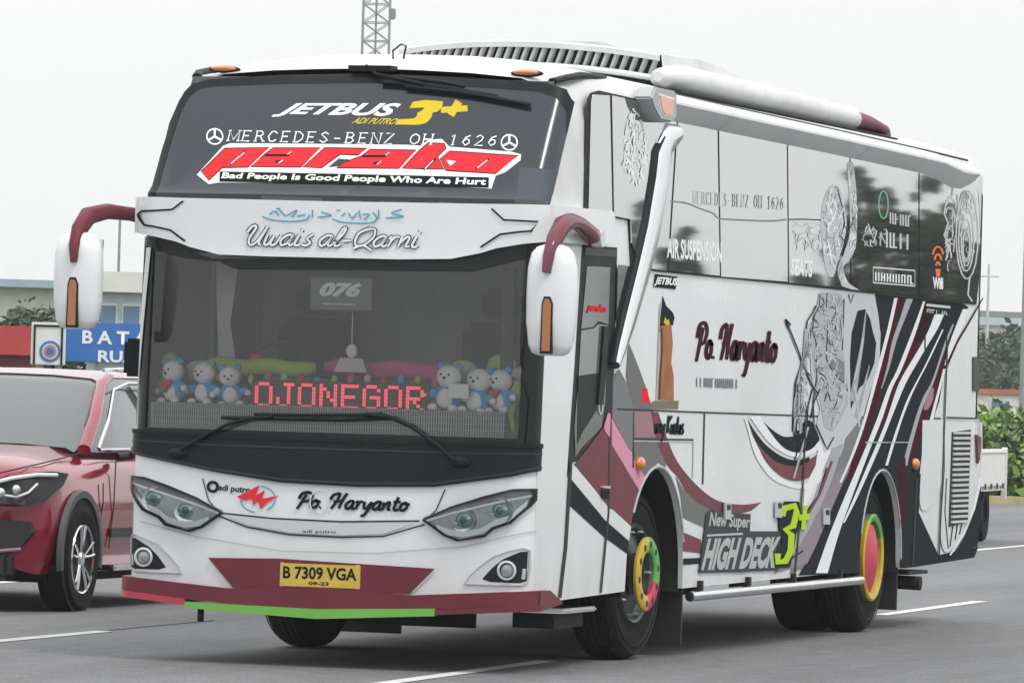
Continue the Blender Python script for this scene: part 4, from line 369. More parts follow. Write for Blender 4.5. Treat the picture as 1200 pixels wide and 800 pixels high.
('swoosh','charcoal','S',[(0,[4925,1471,4960,1456,5010,1436,5069,1412,5132,1390,5198,1368,5269,1346,5347,1323,5432,1302,5528,1282,5634,1263,5742,1245,5848,1230,5949,1219,6049,1210,6147,1205,6244,1202,6347,1204,6455,1211,6550,1219,6617,1224,6620,1196,6555,1188,6463,1178,6357,1168,6248,1163,6136,1164,6016,1168,5896,1176,5785,1186,5684,1199,5588,1216,5499,1234,5415,1253,5333,1274,5254,1298,5186,1320,5138,1335])],0),
('swoosh','white_edge','S',[(0,[4989,1482,5028,1468,5084,1447,5150,1424,5220,1401,5292,1378,5370,1354,5454,1330,5544,1308,5641,1289,5746,1270,5854,1255,5961,1242,6067,1231,6173,1224,6278,1219,6382,1219,6487,1224,6594,1234,6694,1246,6780,1258,6850,1271,6910,1286,6956,1300,6989,1309,6937,1349,6887,1337,6817,1320,6737,1301,6657,1286,6580,1275,6500,1264,6417,1256,6331,1253,6239,1253,6143,1257,6047,1265,5957,1275,5875,1289,5796,1307,5722,1327,5652,1347,5587,1367,5526,1389,5469,1410,5417,1429,5368,1447,5321,1464,5282,1479,5254,1489])],0),
('swoosh','charcoal','S',[(0,[5325,1456,5369,1446,5432,1432,5505,1416,5578,1402,5650,1389,5727,1377,5804,1366,5879,1358,5956,1355,6036,1356,6106,1358,6156,1359,6288,1421,6331,1431,6393,1445,6461,1458,6517,1467,6563,1468,6603,1465,6637,1460,6661,1456,6890,1338,6850,1325,6795,1308,6729,1289,6659,1275,6582,1266,6496,1259,6410,1255,6331,1253,6263,1252,6201,1254,6140,1257,6074,1264,6000,1273,5922,1285,5844,1299,5770,1314,5696,1333,5621,1356,5557,1376,5512,1391])],0),
('stripe_field','charcoal','S',[(0,[8383,2353,11230,2339,11378,2318,10815,1983,10657,1881,10493,1620,10237,1435,9996,1159,9928,825,10608,509,11965,551,11827,471,9841,436,8083,427,6403,442,6626,545,7009,738,7298,965,7643,1165,8062,1427,8383,1723,8568,1902,8597,2080])],0),
('grey_sweep','grey_print','S',[(0,[7852,1496,8361,1487,8008,1252,7537,1021,7238,850,6855,626,6515,490,6169,457,6274,551,6722,742,7055,966,7396,1166])],0),
('grey_sweep','mauve_print','S',[(0,[7764,1194,7537,1021,7238,850,6855,626,6630,516,5709,466,6157,553,6606,715,6944,882,7284,1080])],0),
('grey_sweep','light_grey_print','S',[(0,[7256,1310,7576,1310,7284,1080,6989,910,6718,770,6381,633,5703,521,4928,481,4494,494,5142,531,5809,586,6369,735,6814,968])],0),
('grey_sweep','white_edge','S',[(0,[6926,1435,7211,1487,7456,1483,7190,1252,6920,1081,6583,913,6472,858,6499,1027,6790,1167])],0),
('grey_sweep','charcoal','S',[(1,[6488,608,6515,598,6145,558,6169,548,5694,510,5715,500])],0),
('grey_sweep','charcoal','S',[(1,[7082,1151,7129,1147,6864,970,6908,965,6546,860,6586,853])],0),
('grey_sweep','maroon','S',[(1,[7211,1198,7280,1192,6900,982,6966,975,6449,795,6510,785,6114,687,6171,676])],0),
('puppet_field','pale_silver','S',[(0,[6820,2322,8205,2337,8388,2312,8507,2185,8575,2050,8568,1902,8383,1723,8055,1486,7502,1310,7020,1252,6760,1423,6866,1537,6601,1762,6527,1987,6730,2274])],0),
('puppet_gap','charcoal','S',[(0,[7865,2218,8090,2235,8252,2168,8338,2087,8451,2007,8416,1870,8226,1751,7980,1690,7840,1601,7747,1542,7680,1890,7708,2064])],0),
('puppet_rod','light_grey_print','S',[(1,[8104,2224,8130,2224,8000,2012,8083,2011,7823,1778,7964,1774,7691,1604,7889,1597])],0),
('puppet_rod','light_grey_print','S',[(1,[8252,1851,8277,1850,8041,1663,8128,1659,7831,1489,7977,1481])],0),
('livery_stripe','maroon_dark','S',[(1,[9078,2328,9264,2332,9028,2285,9206,2288,8955,2221,9121,2225,8877,2144,9035,2147,8795,2048,8949,2051,8709,1939,8861,1941,8627,1844,8783,1846,8554,1775,8724,1777,8486,1719,8676,1721,8416,1664,8623,1666,8346,1606,8562,1607,8274,1548,8498,1549,8195,1486,8425,1487,8099,1420,8340,1420,7996,1350,8247,1351,7904,1281,8156,1281,7823,1205,8061,1205,7752,1130,7968,1130,7703,1078,7903,1077])],0),
('livery_stripe','maroon_dark','S',[(1,[9835,2211,9999,2215,9758,2166,9954,2170,9648,2102,9886,2106,9530,2036,9802,2041,9411,1976,9699,1980,9285,1915,9581,1919,9165,1850,9459,1854,9051,1779,9333,1782,8943,1705,9204,1708,8848,1638,9085,1640,8780,1586,8991,1587,8724,1540,8906,1541,8645,1488,8801,1489,8507,1416,8641,1416,8347,1337,8462,1337,8233,1281,8335,1281])],0),
('livery_stripe','brown_dark','S',[(1,[9906,2298,10238,2305,9868,2262,10203,2269,9814,2211,10152,2218,9759,2161,10088,2167,9704,2114,10000,2120,9650,2069,9900,2073,9611,2037,9829,2041])],0),
('livery_stripe','maroon_dark','S',[(1,[10500,1898,10641,1900,10426,1848,10580,1850,10320,1777,10493,1779,10216,1710,10411,1712,10123,1656,10347,1658,10031,1606,10288,1607,9945,1555,10222,1557,9871,1505,10145,1507,9803,1456,10063,1457,9732,1403,9979,1403,9647,1337,9882,1338,9559,1269,9784,1269,9498,1221,9715,1221])],0),
('livery_stripe','rose_print','S',[(1,[10215,1716,10299,1717,10163,1693,10300,1694,10090,1660,10299,1662,10033,1629,10282,1631,10005,1601,10234,1603,9994,1574,10171,1575,9987,1556,10125,1557])],0),
('livery_stripe','maroon_dark','S',[(1,[11177,2301,11235,2302,10734,2056,10820,2057])],0),
('livery_stripe','white_edge','S',[(1,[8959,2331,9065,2333,8912,2274,9018,2276,8845,2193,8950,2195,8776,2113,8881,2115,8707,2041,8812,2043,8636,1970,8740,1971,8568,1902,8671,1903,8507,1842,8611,1843,8448,1786,8552,1787,8383,1723,8486,1724,8305,1646,8404,1647,8221,1562,8314,1563,8138,1486,8227,1486,8059,1422,8148,1422,7983,1364,8071,1364,7906,1310,7995,1310,7830,1258,7914,1258,7754,1210,7833,1210,7680,1165,7755,1165,7603,1120,7673,1120,7529,1079,7594,1078,7478,1050,7539,1050])],0),
('livery_stripe','light_grey_print','S',[(1,[9331,2334,9546,2338,9281,2293,9481,2298,9210,2236,9388,2240,9137,2179,9297,2182,9066,2129,9216,2132,8995,2079,9137,2082,8931,2026,9063,2028,8882,1967,8998,1969,8841,1905,8938,1906,8796,1846,8874,1847,8737,1788,8796,1788,8675,1733,8715,1734,8632,1696,8658,1696])],0),
('livery_stripe','white_edge','S',[(1,[9868,2328,9937,2329,9819,2292,9899,2294,9749,2242,9844,2244,9674,2190,9782,2192,9602,2142,9721,2144,9525,2091,9654,2094,9436,2035,9571,2037,9325,1964,9461,1966,9201,1886,9336,1888,9089,1819,9222,1821,9001,1775,9132,1777,8924,1741,9053,1743,8841,1698,8972,1699,8744,1633,8882,1634,8642,1559,8790,1559,8541,1488,8697,1489,8445,1426,8601,1427,8350,1368,8504,1368,8255,1310,8408,1310,8161,1254,8319,1254,8066,1198,8232,1197,7959,1135,8136,1135,7833,1062,8024,1061,7696,983,7904,982,7563,905,7787,903,7437,829,7676,827,7315,754,7568,751,7198,679,7467,675,7075,594,7369,589,6957,509,7277,503,6876,450,7214,443])],0),
('livery_stripe','white_edge','S',[(1,[10259,2244,10567,2251,10218,2217,10520,2223,10159,2177,10450,2183,10092,2137,10370,2142,10023,2100,10282,2105,9947,2063,10183,2067,9859,2023,10079,2027,9755,1980,9970,1983,9640,1933,9855,1936,9522,1885,9739,1888,9404,1838,9623,1841,9284,1789,9504,1792,9166,1730,9380,1733,9054,1654,9243,1656,8945,1568,9101,1569,8840,1489,8971,1490,8742,1425,8867,1425,8647,1368,8774,1368,8550,1311,8680,1311,8448,1252,8578,1252,8343,1194,8474,1193,8238,1134,8366,1134,8132,1073,8253,1072,8024,1010,8137,1009,7919,949,8020,948,7805,884,7889,883,7693,821,7757,820,7616,777,7665,777])],0),
('livery_stripe','white_edge','S',[(1,[10518,2139,10561,2139,10457,2108,10503,2109,10368,2064,10420,2065,10274,2018,10330,2018,10180,1970,10236,1970,10081,1919,10137,1920,9988,1873,10043,1874,9907,1835,9961,1836,9833,1802,9886,1803,9754,1767,9809,1767,9666,1727,9728,1728,9573,1686,9646,1687,9485,1643,9566,1644,9408,1599,9491,1600,9336,1554,9417,1554,9261,1503,9342,1504,9178,1445,9262,1446,9091,1383,9181,1383,9012,1323,9105,1323,8939,1262,9028,1262,8874,1203,8957,1203,8828,1162,8907,1162])],0),
('livery_stripe','light_grey_print','S',[(1,[10846,2182,10904,2183,10789,2151,10855,2152,10706,2106,10784,2107,10621,2054,10706,2055,10537,1993,10619,1994,10450,1926,10525,1927,10371,1865,10441,1866,10305,1818,10377,1819,10247,1778,10324,1778,10184,1741,10268,1741,10113,1709,10205,1710,10038,1681,10140,1682,9961,1647,10072,1648,9886,1604,10001,1604,9809,1553,9928,1554,9728,1493,9850,1494,9632,1413,9759,1414,9531,1324,9663,1324,9454,1251,9589,1251,9413,1206,9549,1206,9395,1179,9530,1178,9385,1161,9519,1160])],0),
('livery_stripe','white_edge','S',[(1,[11191,2301,11395,2305,11123,2262,11337,2267,11027,2207,11254,2212,10936,2152,11166,2157,10859,2103,11078,2107,10786,2053,10984,2056,10727,2006,10898,2009,10682,1958,10815,1960,10650,1913,10739,1914,10629,1881,10686,1882])],0),
('livery_stripe','white_edge','S',[(1,[10590,1856,10675,1857,10554,1821,10638,1822,10502,1771,10584,1772,10439,1712,10524,1713,10365,1645,10457,1646,10282,1570,10383,1571,10202,1496,10313,1496,10125,1423,10248,1423,10052,1350,10185,1350,9994,1281,10132,1281,9957,1211,10089,1211,9935,1145,10054,1144,9921,1099,10031,1098])],0),
('livery_stripe','maroon_dark','S',[(1,[11851,2400,11890,2396,11396,2214,11447,2209,10975,2051,11040,2045,10701,1904,10780,1898,10615,1860,10707,1853])],0),
('stripe_cut','charcoal','S',[(1,[10562,2238,10604,2240,10636,2103,10678,2105,10695,1869,10737,1870])],0),
('stripe_cut','charcoal','S',[(1,[9934,2104,9983,2104,9949,1982,9999,1983])],0),
('maroon_flash','maroon_dark','S',[(0,[9240,1143,9444,1221,9490,1070,9486,889,9401,709,9433,456,9326,458,9332,830])],0),
('rear_panel_white','white_paint','S',[(0,[9955,1482,10624,1485,10637,1158,10638,1135,10639,1103,10637,1067,10625,1034,10603,1006,10574,979,10538,953,10498,930,10450,909,10396,889,10339,872,10283,858,10226,847,10168,839,10112,835,10064,835,10026,841,9994,851,9968,866,9948,885,9936,909,9931,938,9931,971,9933,1007,9938,1053,9948,1106,9958,1156,9964,1190])],0.001),
('hook_line','charcoal','S',[(1,[10041,1404,10110,1403,10013,1129,10096,1128,10002,972,10091,980,10321,994,10264,1016])],0),
('hook_line','charcoal','S',[(1,[9865,1433,9892,1433,9864,1008,9892,1007])],0),
('rear_panel_white','white_paint','S',[(0,[10683,1467,11963,1472,11992,1250,11981,1196,11966,1119,11944,1036,11910,964,11863,910,11805,862,11739,819,11668,776,11592,734,11508,693,11422,656,11337,623,11250,594,11161,569,11077,549,11002,534,10941,526,10890,523,10844,525,10803,531,10765,541,10731,556,10702,576,10681,601,10667,629,10659,660,10657,700,10661,756,10673,842,10692,951,10713,1055,10726,1127])],0.001),
('corner_flash','charcoal','S',[(0,[11957,1059,12021,805,11905,552,11147,526,11425,622,11699,770,11885,933])],0.002),
('corner_sweep','white_edge','S',[(1,[11906,1062,12009,1057,11706,842,11792,836,11388,657,11454,649,10953,507,11002,500])],0.003),
('corner_scratches','charcoal','S',[(1,[11040,752,11080,751,10950,567,10990,565]),(1,[11186,738,11226,736,11116,614,11156,612]),(1,[11331,737,11372,735,11256,650,11296,648])],0.002),
('hook_line','charcoal','S',[(1,[10774,1065,10808,1064,10749,817,10783,816,10897,554,10931,554])],0.002),
('marker_slot','cowl_edge','S',[(0,[11573,1956,11779,1959,11813,1706,11606,1704])],0.003),
('puppet_figure','silver_print','S',[(0,[6749,2314,7061,2327,7380,2318,7471,2175,7446,1973,7505,1899,7623,1744,7690,1600,7481,1483,7246,1396,7000,1423,6859,1594,6726,1706,6638,1847,6577,1959,6540,2072,6624,2170,6711,2239])],0),
('puppet_figure','mid_grey','S',[(0,[7068,1864,7259,1895,7509,1864,7549,1738,7375,1747,7173,1802])],0),
('puppet_lines','pale_silver','S',[(2,[6749,2314,7061,2327,7380,2318,7471,2175,7446,1973,7505,1899,7623,1744,7690,1600,7481,1483,7246,1396,7000,1423,6859,1594,6726,1706,6638,1847,6577,1959,6540,2072,6624,2170,6711,2239],(60,20,1.8,11,None,0.5,45,163))],0),
('puppet_lines','mid_grey','S',[(2,[6749,2314,7061,2327,7380,2318,7471,2175,7446,1973,7505,1899,7623,1744,7690,1600,7481,1483,7246,1396,7000,1423,6859,1594,6726,1706,6638,1847,6577,1959,6540,2072,6624,2170,6711,2239],(60,12,0.9,12,None,0.5,45,163))],0),
('puppet_lines','charcoal','S',[(2,[6749,2314,7061,2327,7380,2318,7471,2175,7446,1973,7505,1899,7623,1744,7690,1600,7481,1483,7246,1396,7000,1423,6859,1594,6726,1706,6638,1847,6577,1959,6540,2072,6624,2170,6711,2239],(18,9,0.8,13,None,0.5,45,163))],0),
('puppet_lines','mid_grey','S',[(2,[6620,2204,6769,2150,6574,1988,6547,1818,6479,1591,6365,1365,6085,1364,6145,1645,6345,1928,6419,2098],(40,22,1.2,15,1.8,0.5,33,148))],0),
('puppet_lines','pale_silver','S',[(2,[6620,2204,6769,2150,6574,1988,6547,1818,6479,1591,6365,1365,6085,1364,6145,1645,6345,1928,6419,2098],(30,22,1.6,16,1.8,0.5,33,148))],0),
('puppet_lines','charcoal','S',[(1,[6760,2303,6789,2303,6746,2230,6774,2229,6611,2159,6639,2158,6573,2073,6602,2073,6602,2032,6630,2035,6678,1989,6707,1990,6729,1763,6758,1763,6654,1592,6683,1592,6698,1422,6727,1423]),(1,[6951,2319,6980,2319,6938,2222,6967,2222]),(1,[6997,2137,7026,2138,6979,1880,7008,1881,7135,1812,7159,1816,7339,1750,7360,1755,7565,1713,7588,1717,7617,1668,7646,1670]),(1,[7117,2222,7127,2229,7231,2216,7259,2218,7188,2171,7215,2169,7072,2121,7100,2123,7245,2101,7273,2103,7153,2068,7178,2064]),(1,[7048,1981,7060,1987,7237,1963,7265,1965,7093,1939,7122,1940,7273,1904,7291,1910]),(1,[7442,2290,7472,2291,7439,2117,7468,2118,7435,1944,7465,1944]),(1,[6565,2075,6561,2081,6755,2084,6750,2090]),(1,[6569,2143,6589,2149,6716,2112,6735,2118]),(1,[6781,1784,6796,1789,6977,1757,6991,1763]),(1,[7002,1697,7029,1699,7135,1595,7163,1597]),(1,[7072,1711,7101,1709,6965,1595,6994,1594]),(1,[7265,1549,7238,1552,7401,1630,7377,1634,7456,1618,7472,1624]),(1,[7563,2321,7591,2324,7659,2263,7658,2270,7741,2325,7712,2326]),(1,[6812,2286,6838,2289,6887,2250,6916,2249,6774,2221,6795,2216]),(1,[6759,1932,6783,1936,6856,1902,6885,1901,6747,1891,6758,1885])],0),
('puppet_lines','charcoal','S',[(1,[6648,2228,6681,2226,6560,2176,6591,2173,6423,2122,6457,2120,6365,2013,6400,2012,6353,1917,6387,1916,6271,1815,6305,1813,6143,1712,6178,1711,6118,1533,6153,1532,6111,1393,6146,1392]),(1,[5845,2102,5876,2106,5991,2032,6023,2036,6189,1924,6221,1927,6341,1825,6373,1828,6592,1703,6623,1707,6791,1636,6821,1641]),(1,[6424,1919,6457,1916,6293,1825,6328,1827,6540,1758,6567,1764]),(1,[6191,1701,6226,1701,6217,1477,6252,1477,6161,1365,6195,1364]),(1,[6415,1590,6449,1591,6498,1479,6534,1478,6284,1310,6318,1308,6161,1170,6195,1168]),(1,[6617,1678,6652,1676,6512,1564,6547,1563,6481,1422,6517,1421]),(1,[6833,1681,6866,1677,6675,1594,6709,1591,6593,1480,6628,1478]),(1,[6742,1438,6774,1441,6997,1308,7030,1311,7101,1272,7079,1279,7291,1353,7259,1358])],0),
('puppet_lines','light_grey_print','S',[(1,[5883,2085,5934,2091,6330,1840,6381,1846,6706,1658,6757,1664]),(1,[6371,2069,6427,2069,6344,1900,6400,1899,6181,1702,6236,1701,6144,1421,6199,1420]),(1,[6519,1424,6574,1420,6161,1086,6215,1082])],0),
('puppet_lines','charcoal','S',[(1,[5816,2115,5855,2125,5951,2086,6004,2092,5951,2072,5917,2060,5886,2112,5833,2106])],0),
('puppet_lines','pale_silver','S',[(1,[7801,1716,7850,1718,7890,1601,7940,1602,7987,1426,8037,1428]),(1,[8013,2041,8063,2040,7930,1894,7980,1893,7797,1747,7846,1745]),(1,[7538,1830,7587,1830,7517,1600,7565,1598,7220,1427,7265,1422])],0),
('window_surround','gap','S',[(0,[964,3296,1032,3334,1212,3358,2637,3349,3923,3310,6659,3276,11488,3271,11627,3112,11724,2831,11706,2514,11640,2342,10684,2340,5855,2349,4031,2345,2609,2344,2028,2359,1942,2629,978,2640])],0.001),
('window_pane','mirror_glass','S',[(0,[1019,3289,1069,3326,1416,3340,1546,2641,1032,2647])],0.012),
('window_pane','mirror_glass','S',[(0,[1462,3342,2936,3338,2806,2349,2180,2363,1994,2495,1960,2635,1583,2642])],0.012),
('window_pane','mirror_glass','S',[(0,[2976,3335,3902,3309,4072,2357,2845,2356])],0.012),
('window_pane','mirror_glass','S',[(0,[3944,3311,5687,3292,5830,2365,4104,2353])],0.012),
('window_pane','mirror_glass','S',[(0,[5721,3294,7437,3271,7572,2363,5865,2360])],0.012),
('window_pane','mirror_glass','S',[(0,[7474,3273,9538,3263,9652,2359,7610,2361])],0.012),
('window_pane','mirror_glass','S',[(0,[9578,3265,11461,3251,11573,3079,11673,2766,11622,2481,11578,2360,10682,2352,9693,2357])],0.012),
('pane_line','mid_grey','S',[(1,[2837,2769,2839,2780,2886,2770,2888,2781,2955,2772,2957,2782,3035,2773,3038,2783,3118,2773,3123,2784,3195,2772,3203,2783,3267,2770,3279,2780,3343,2765,3357,2775,3418,2760,3433,2770,3492,2754,3507,2764,3562,2750,3576,2760,3628,2746,3640,2756,3691,2743,3703,2754,3750,2740,3763,2751,3804,2737,3819,2748,3851,2734,3871,2744,3882,2729,3910,2738,3900,2724,3933,2731,3922,2717,3951,2725,3962,2711,3979,2721,4028,2708,4036,2718,4127,2707,4130,2718,4251,2709,4253,2720,4391,2712,4392,2723,4535,2716,4535,2727,4672,2719,4673,2730,4807,2722,4807,2733,4946,2725,4947,2736,5085,2729,5085,2740,5216,2733,5216,2744,5334,2737,5331,2748,5439,2742,5434,2752,5536,2747,5529,2758,5621,2753,5613,2764,5690,2758,5682,2769,5741,2762,5733,2773])],0.0121),  # thin wavy dark line drawn across the panes
('pane_line','gap','S',[(1,[5783,2764,5782,2773,6244,2781,6244,2790,6739,2792,6740,2801])],0.0121),  # thin dark line carried on across the next pane
('small_side_window','door_glass','S',[(0,[1725,2360,2143,2357,2048,2167,1912,2022,1724,2024])],0.004),
('leaf_emblem','white_print','S',[(2,[1945,3307,2017,3290,2103,3260,2159,3216,2209,3163,2270,3101,2319,3041,2338,3001,2327,2965,2274,2917,2202,2873,2131,2842,2054,2826,1966,2831,1880,2850,1803,2879,1741,2914,1706,2947,1696,2988,1720,3049,1757,3116,1785,3179,1820,3235,1886,3279,1945,3307],(60,17,2.0,5,1.57,0.5,34,96))],0.0121),
('leaf_emblem','white_print','S',[(2,[1945,3307,2017,3290,2103,3260,2159,3216,2209,3163,2270,3101,2319,3041,2338,3001,2327,2965,2274,2917,2202,2873,2131,2842,2054,2826,1966,2831,1880,2850,1803,2879,1741,2914,1706,2947,1696,2988,1720,3049,1757,3116,1785,3179,1820,3235,1886,3279,1945,3307],(30,8,2.8,8,None,0.5,34,96))],0.0121),
('make_lettering','pale_print','S',[(1,[3381,2779,3358,2778,3367,2855,3354,2859,3409,2784,3410,2790,3436,2856,3450,2861,3440,2780,3463,2781]),(1,[3341,2776,3340,2779,3399,2778,3398,2782]),(1,[3422,2778,3422,2781,3481,2780,3480,2783]),(1,[3332,2854,3332,2858,3390,2856,3390,2860]),(1,[3414,2856,3413,2859,3472,2858,3472,2862]),(1,[3536,2864,3535,2858,3467,2860,3489,2860,3476,2780,3498,2782,3544,2779,3545,2785]),(1,[3482,2819,3483,2825,3527,2820,3528,2826]),(1,[3458,2778,3457,2782,3516,2780,3516,2784]),(1,[3449,2857,3449,2860,3508,2859,3507,2863]),(1,[3604,2784,3581,2783,3595,2862,3572,2862,3612,2861,3630,2865,3628,2845,3651,2846,3616,2826,3634,2824,3588,2827,3587,2821]),(1,[3606,2824,3628,2826,3648,2784,3669,2786]),(1,[3563,2780,3563,2784,3622,2783,3622,2786]),(1,[3554,2859,3554,2863,3613,2861,3613,2865]),(1,[3629,2782,3629,2785,3688,2784,3688,2787]),(1,[3764,2851,3743,2849,3735,2868,3719,2863,3692,2861,3714,2860,3677,2824,3700,2825,3700,2789,3721,2791,3744,2784,3728,2788,3770,2802,3748,2803]),(1,[3855,2871,3854,2865,3785,2867,3808,2867,3794,2787,3816,2789,3863,2786,3864,2792]),(1,[3800,2826,3801,2832,3846,2827,3847,2833]),(1,[3776,2785,3775,2788,3835,2787,3835,2791]),(1,[3767,2864,3766,2867,3826,2866,3826,2870]),(1,[3924,2790,3901,2789,3915,2869,3892,2869,3923,2868,3942,2872,3958,2846,3980,2848,3961,2815,3984,2815,3932,2792,3951,2789,3913,2793,3912,2787]),(1,[3883,2787,3882,2791,3942,2789,3942,2793]),(1,[3874,2866,3873,2870,3933,2869,3933,2872]),(1,[4071,2876,4070,2870,4000,2872,4023,2872,4009,2791,4031,2793,4079,2790,4080,2796]),(1,[4015,2831,4016,2836,4061,2832,4062,2837]),(1,[3990,2789,3990,2793,4050,2791,4050,2795]),(1,[3981,2869,3981,2872,4041,2871,4041,2875]),(1,[4191,2861,4170,2858,4148,2878,4150,2872,4110,2856,4133,2857,4143,2835,4164,2838,4174,2815,4197,2816,4156,2798,4161,2792,4133,2812,4112,2808]),(1,[4237,2827,4238,2833,4289,2828,4289,2834]),(1,[4359,2799,4335,2798,4349,2879,4326,2879,4367,2878,4386,2882,4384,2861,4407,2862,4371,2844,4390,2841,4343,2844,4342,2838]),(1,[4369,2841,4392,2843,4395,2820,4419,2821,4376,2801,4395,2798,4347,2802,4346,2796]),(1,[4317,2796,4316,2799,4378,2798,4377,2802]),(1,[4308,2876,4307,2880,4368,2878,4368,2882]),(1,[4509,2886,4508,2880,4436,2882,4459,2881,4445,2800,4469,2802,4517,2799,4518,2805]),(1,[4452,2840,4453,2846,4499,2841,4500,2847]),(1,[4427,2798,4426,2802,4488,2800,4487,2804]),(1,[4417,2879,4417,2882,4479,2881,4478,2884]),(1,[4575,2804,4551,2803,4554,2881,4555,2887,4632,2802,4633,2808,4635,2886,4612,2885]),(1,[4533,2800,4532,2804,4594,2803,4594,2806]),(1,[4524,2881,4523,2884,4585,2883,4585,2887]),(1,[4593,2883,4592,2886,4655,2885,4654,2888]),(1,[4665,2883,4666,2889,4723,2888,4747,2888,4663,2805,4686,2806,4744,2804,4745,2810]),(1,[4914,2893,4936,2891,4884,2876,4908,2875,4878,2850,4902,2851,4890,2825,4913,2828,4934,2808,4934,2814,4975,2828,4951,2828,4981,2853,4957,2852,4969,2878,4946,2876,4936,2894,4914,2891]),(1,[5024,2813,5000,2812,5015,2894,4990,2894]),(1,[5095,2814,5071,2814,5085,2896,5061,2895]),(1,[5007,2850,5008,2856,5078,2852,5078,2858]),(1,[4981,2810,4980,2813,5044,2812,5043,2816]),(1,[4971,2891,4971,2895,5034,2893,5034,2897]),(1,[5051,2811,5051,2815,5115,2813,5114,2817]),(1,[5042,2893,5042,2896,5105,2895,5105,2899]),(1,[5257,2883,5234,2884,5254,2899,5278,2901,5263,2818,5288,2818]),(1,[5244,2815,5244,2819,5308,2817,5307,2821]),(1,[5398,2900,5419,2898,5358,2882,5382,2881,5344,2844,5369,2845,5380,2817,5393,2823,5428,2837,5404,2837,5420,2863,5397,2861,5374,2872,5387,2867,5348,2853,5372,2852]),(1,[5479,2887,5456,2889,5492,2902,5493,2908,5514,2888,5538,2890,5508,2865,5532,2864,5458,2821,5483,2823,5542,2820,5543,2827]),(1,[5630,2905,5652,2903,5590,2887,5614,2886,5576,2849,5600,2850,5612,2822,5625,2828,5661,2842,5636,2842,5653,2868,5629,2866,5606,2877,5619,2872,5580,2858,5604,2857])],0.0121),
('feature_lettering','white_print','S',[(1,[8342,2435,8301,2433,8335,2493,8294,2492]),(1,[8429,2435,8388,2434,8422,2494,8381,2493]),(1,[8517,2435,8476,2434,8510,2494,8469,2493]),(1,[8493,2460,8492,2468,8581,2463,8580,2470]),(1,[8605,2436,8564,2435,8598,2495,8557,2494]),(1,[8694,2436,8652,2435,8687,2495,8645,2494]),(1,[8670,2461,8669,2469,8758,2464,8757,2471]),(1,[8783,2437,8741,2436,8775,2496,8734,2495]),(1,[8872,2437,8830,2436,8865,2496,8823,2495]),(1,[8962,2437,8919,2436,8954,2497,8912,2496]),(1,[9051,2438,9009,2437,9044,2497,9002,2496]),(1,[9142,2438,9099,2437,9134,2498,9092,2497]),(1,[9114,2491,9113,2498,9204,2493,9203,2501]),(1,[9232,2439,9190,2438,9225,2499,9182,2497]),(1,[9323,2439,9281,2438,9316,2499,9273,2498]),(1,[9295,2492,9294,2499,9386,2494,9385,2502]),(1,[9415,2440,9372,2439,9407,2500,9364,2499]),(1,[9393,2438,9392,2446,9485,2441,9484,2448])],0.0121),
('feature_frame','white_print','S',[(1,[8238,2522,8228,2529,9515,2534,9527,2541,9530,2432,9540,2425,8252,2424,8240,2417,8238,2522,8228,2529])],0.0121),
('wireless_emblem','orange_print','S',[(1,[10112,2668,10052,2668,10129,2689,10070,2692,10160,2707,10108,2712,10200,2718,10165,2728,10240,2722,10238,2735,10281,2720,10313,2732,10323,2712,10374,2720,10359,2696,10418,2702,10381,2676,10441,2680])],0.0121),
('wireless_emblem','orange_print','S',[(1,[10169,2629,10109,2630,10180,2645,10121,2647,10200,2657,10148,2663,10226,2664,10189,2674,10247,2667,10245,2680,10269,2666,10303,2678,10296,2660,10347,2668,10320,2649,10378,2655,10335,2634,10395,2638])],0.0121),
('wireless_emblem','orange_print','S',[(1,[10225,2591,10165,2592,10231,2601,10171,2602,10241,2608,10187,2613,10252,2611,10212,2621,10254,2612,10252,2625,10256,2611,10294,2623,10268,2608,10321,2616,10280,2602,10339,2607,10288,2593,10348,2597])],0.0121),
('wireless_emblem','orange_print','S',[(0,[10176,2567,10343,2572,10322,2516,10211,2513])],0.0121),
('ring_emblem','green_print','S',[(1,[8610,2968,8651,2970,8606,2940,8648,2940,8590,2913,8630,2912,8562,2892,8600,2889,8528,2879,8558,2873,8499,2875,8500,2865,8469,2877,8442,2869,8433,2887,8396,2882,8400,2906,8361,2903,8377,2931,8337,2929,8367,2959,8326,2958,8370,2988,8329,2988,8387,3014,8347,3015,8414,3035,8377,3038,8448,3049,8419,3055,8477,3053,8476,3063,8507,3051,8535,3059,8544,3041,8581,3046,8576,3022,8616,3026,8599,2997,8640,2999,8610,2968,8651,2970])],0.0121),
('feature_lettering','pale_print','S',[(1,[8732,2842,8691,2841,8723,2919,8681,2918]),(1,[8811,2842,8769,2841,8801,2919,8760,2918]),(1,[8790,2841,8789,2849,8869,2844,8868,2852]),(1,[8890,2842,8848,2840,8880,2919,8838,2917]),(1,[8865,2876,8864,2883,8943,2879,8943,2886]),(1,[9049,2841,9007,2840,9039,2919,8997,2917]),(1,[9129,2841,9086,2840,9119,2918,9076,2917]),(1,[9209,2841,9166,2839,9199,2918,9156,2917]),(1,[9187,2840,9186,2848,9267,2843,9266,2850]),(1,[9289,2840,9246,2839,9279,2918,9237,2917]),(1,[9259,2910,9258,2917,9339,2913,9338,2920])],0.0121),
('feature_lettering','pale_print','S',[(1,[8657,2674,8599,2672,8643,2780,8586,2778]),(1,[8761,2674,8704,2673,8748,2781,8690,2779]),(1,[8732,2674,8731,2684,8837,2677,8836,2687]),(1,[8866,2675,8808,2673,8853,2782,8795,2780]),(1,[8837,2674,8836,2685,8942,2678,8941,2688]),(1,[9077,2676,9019,2675,9064,2784,9006,2782]),(1,[9291,2678,9232,2676,9277,2785,9218,2784])],0.0121),
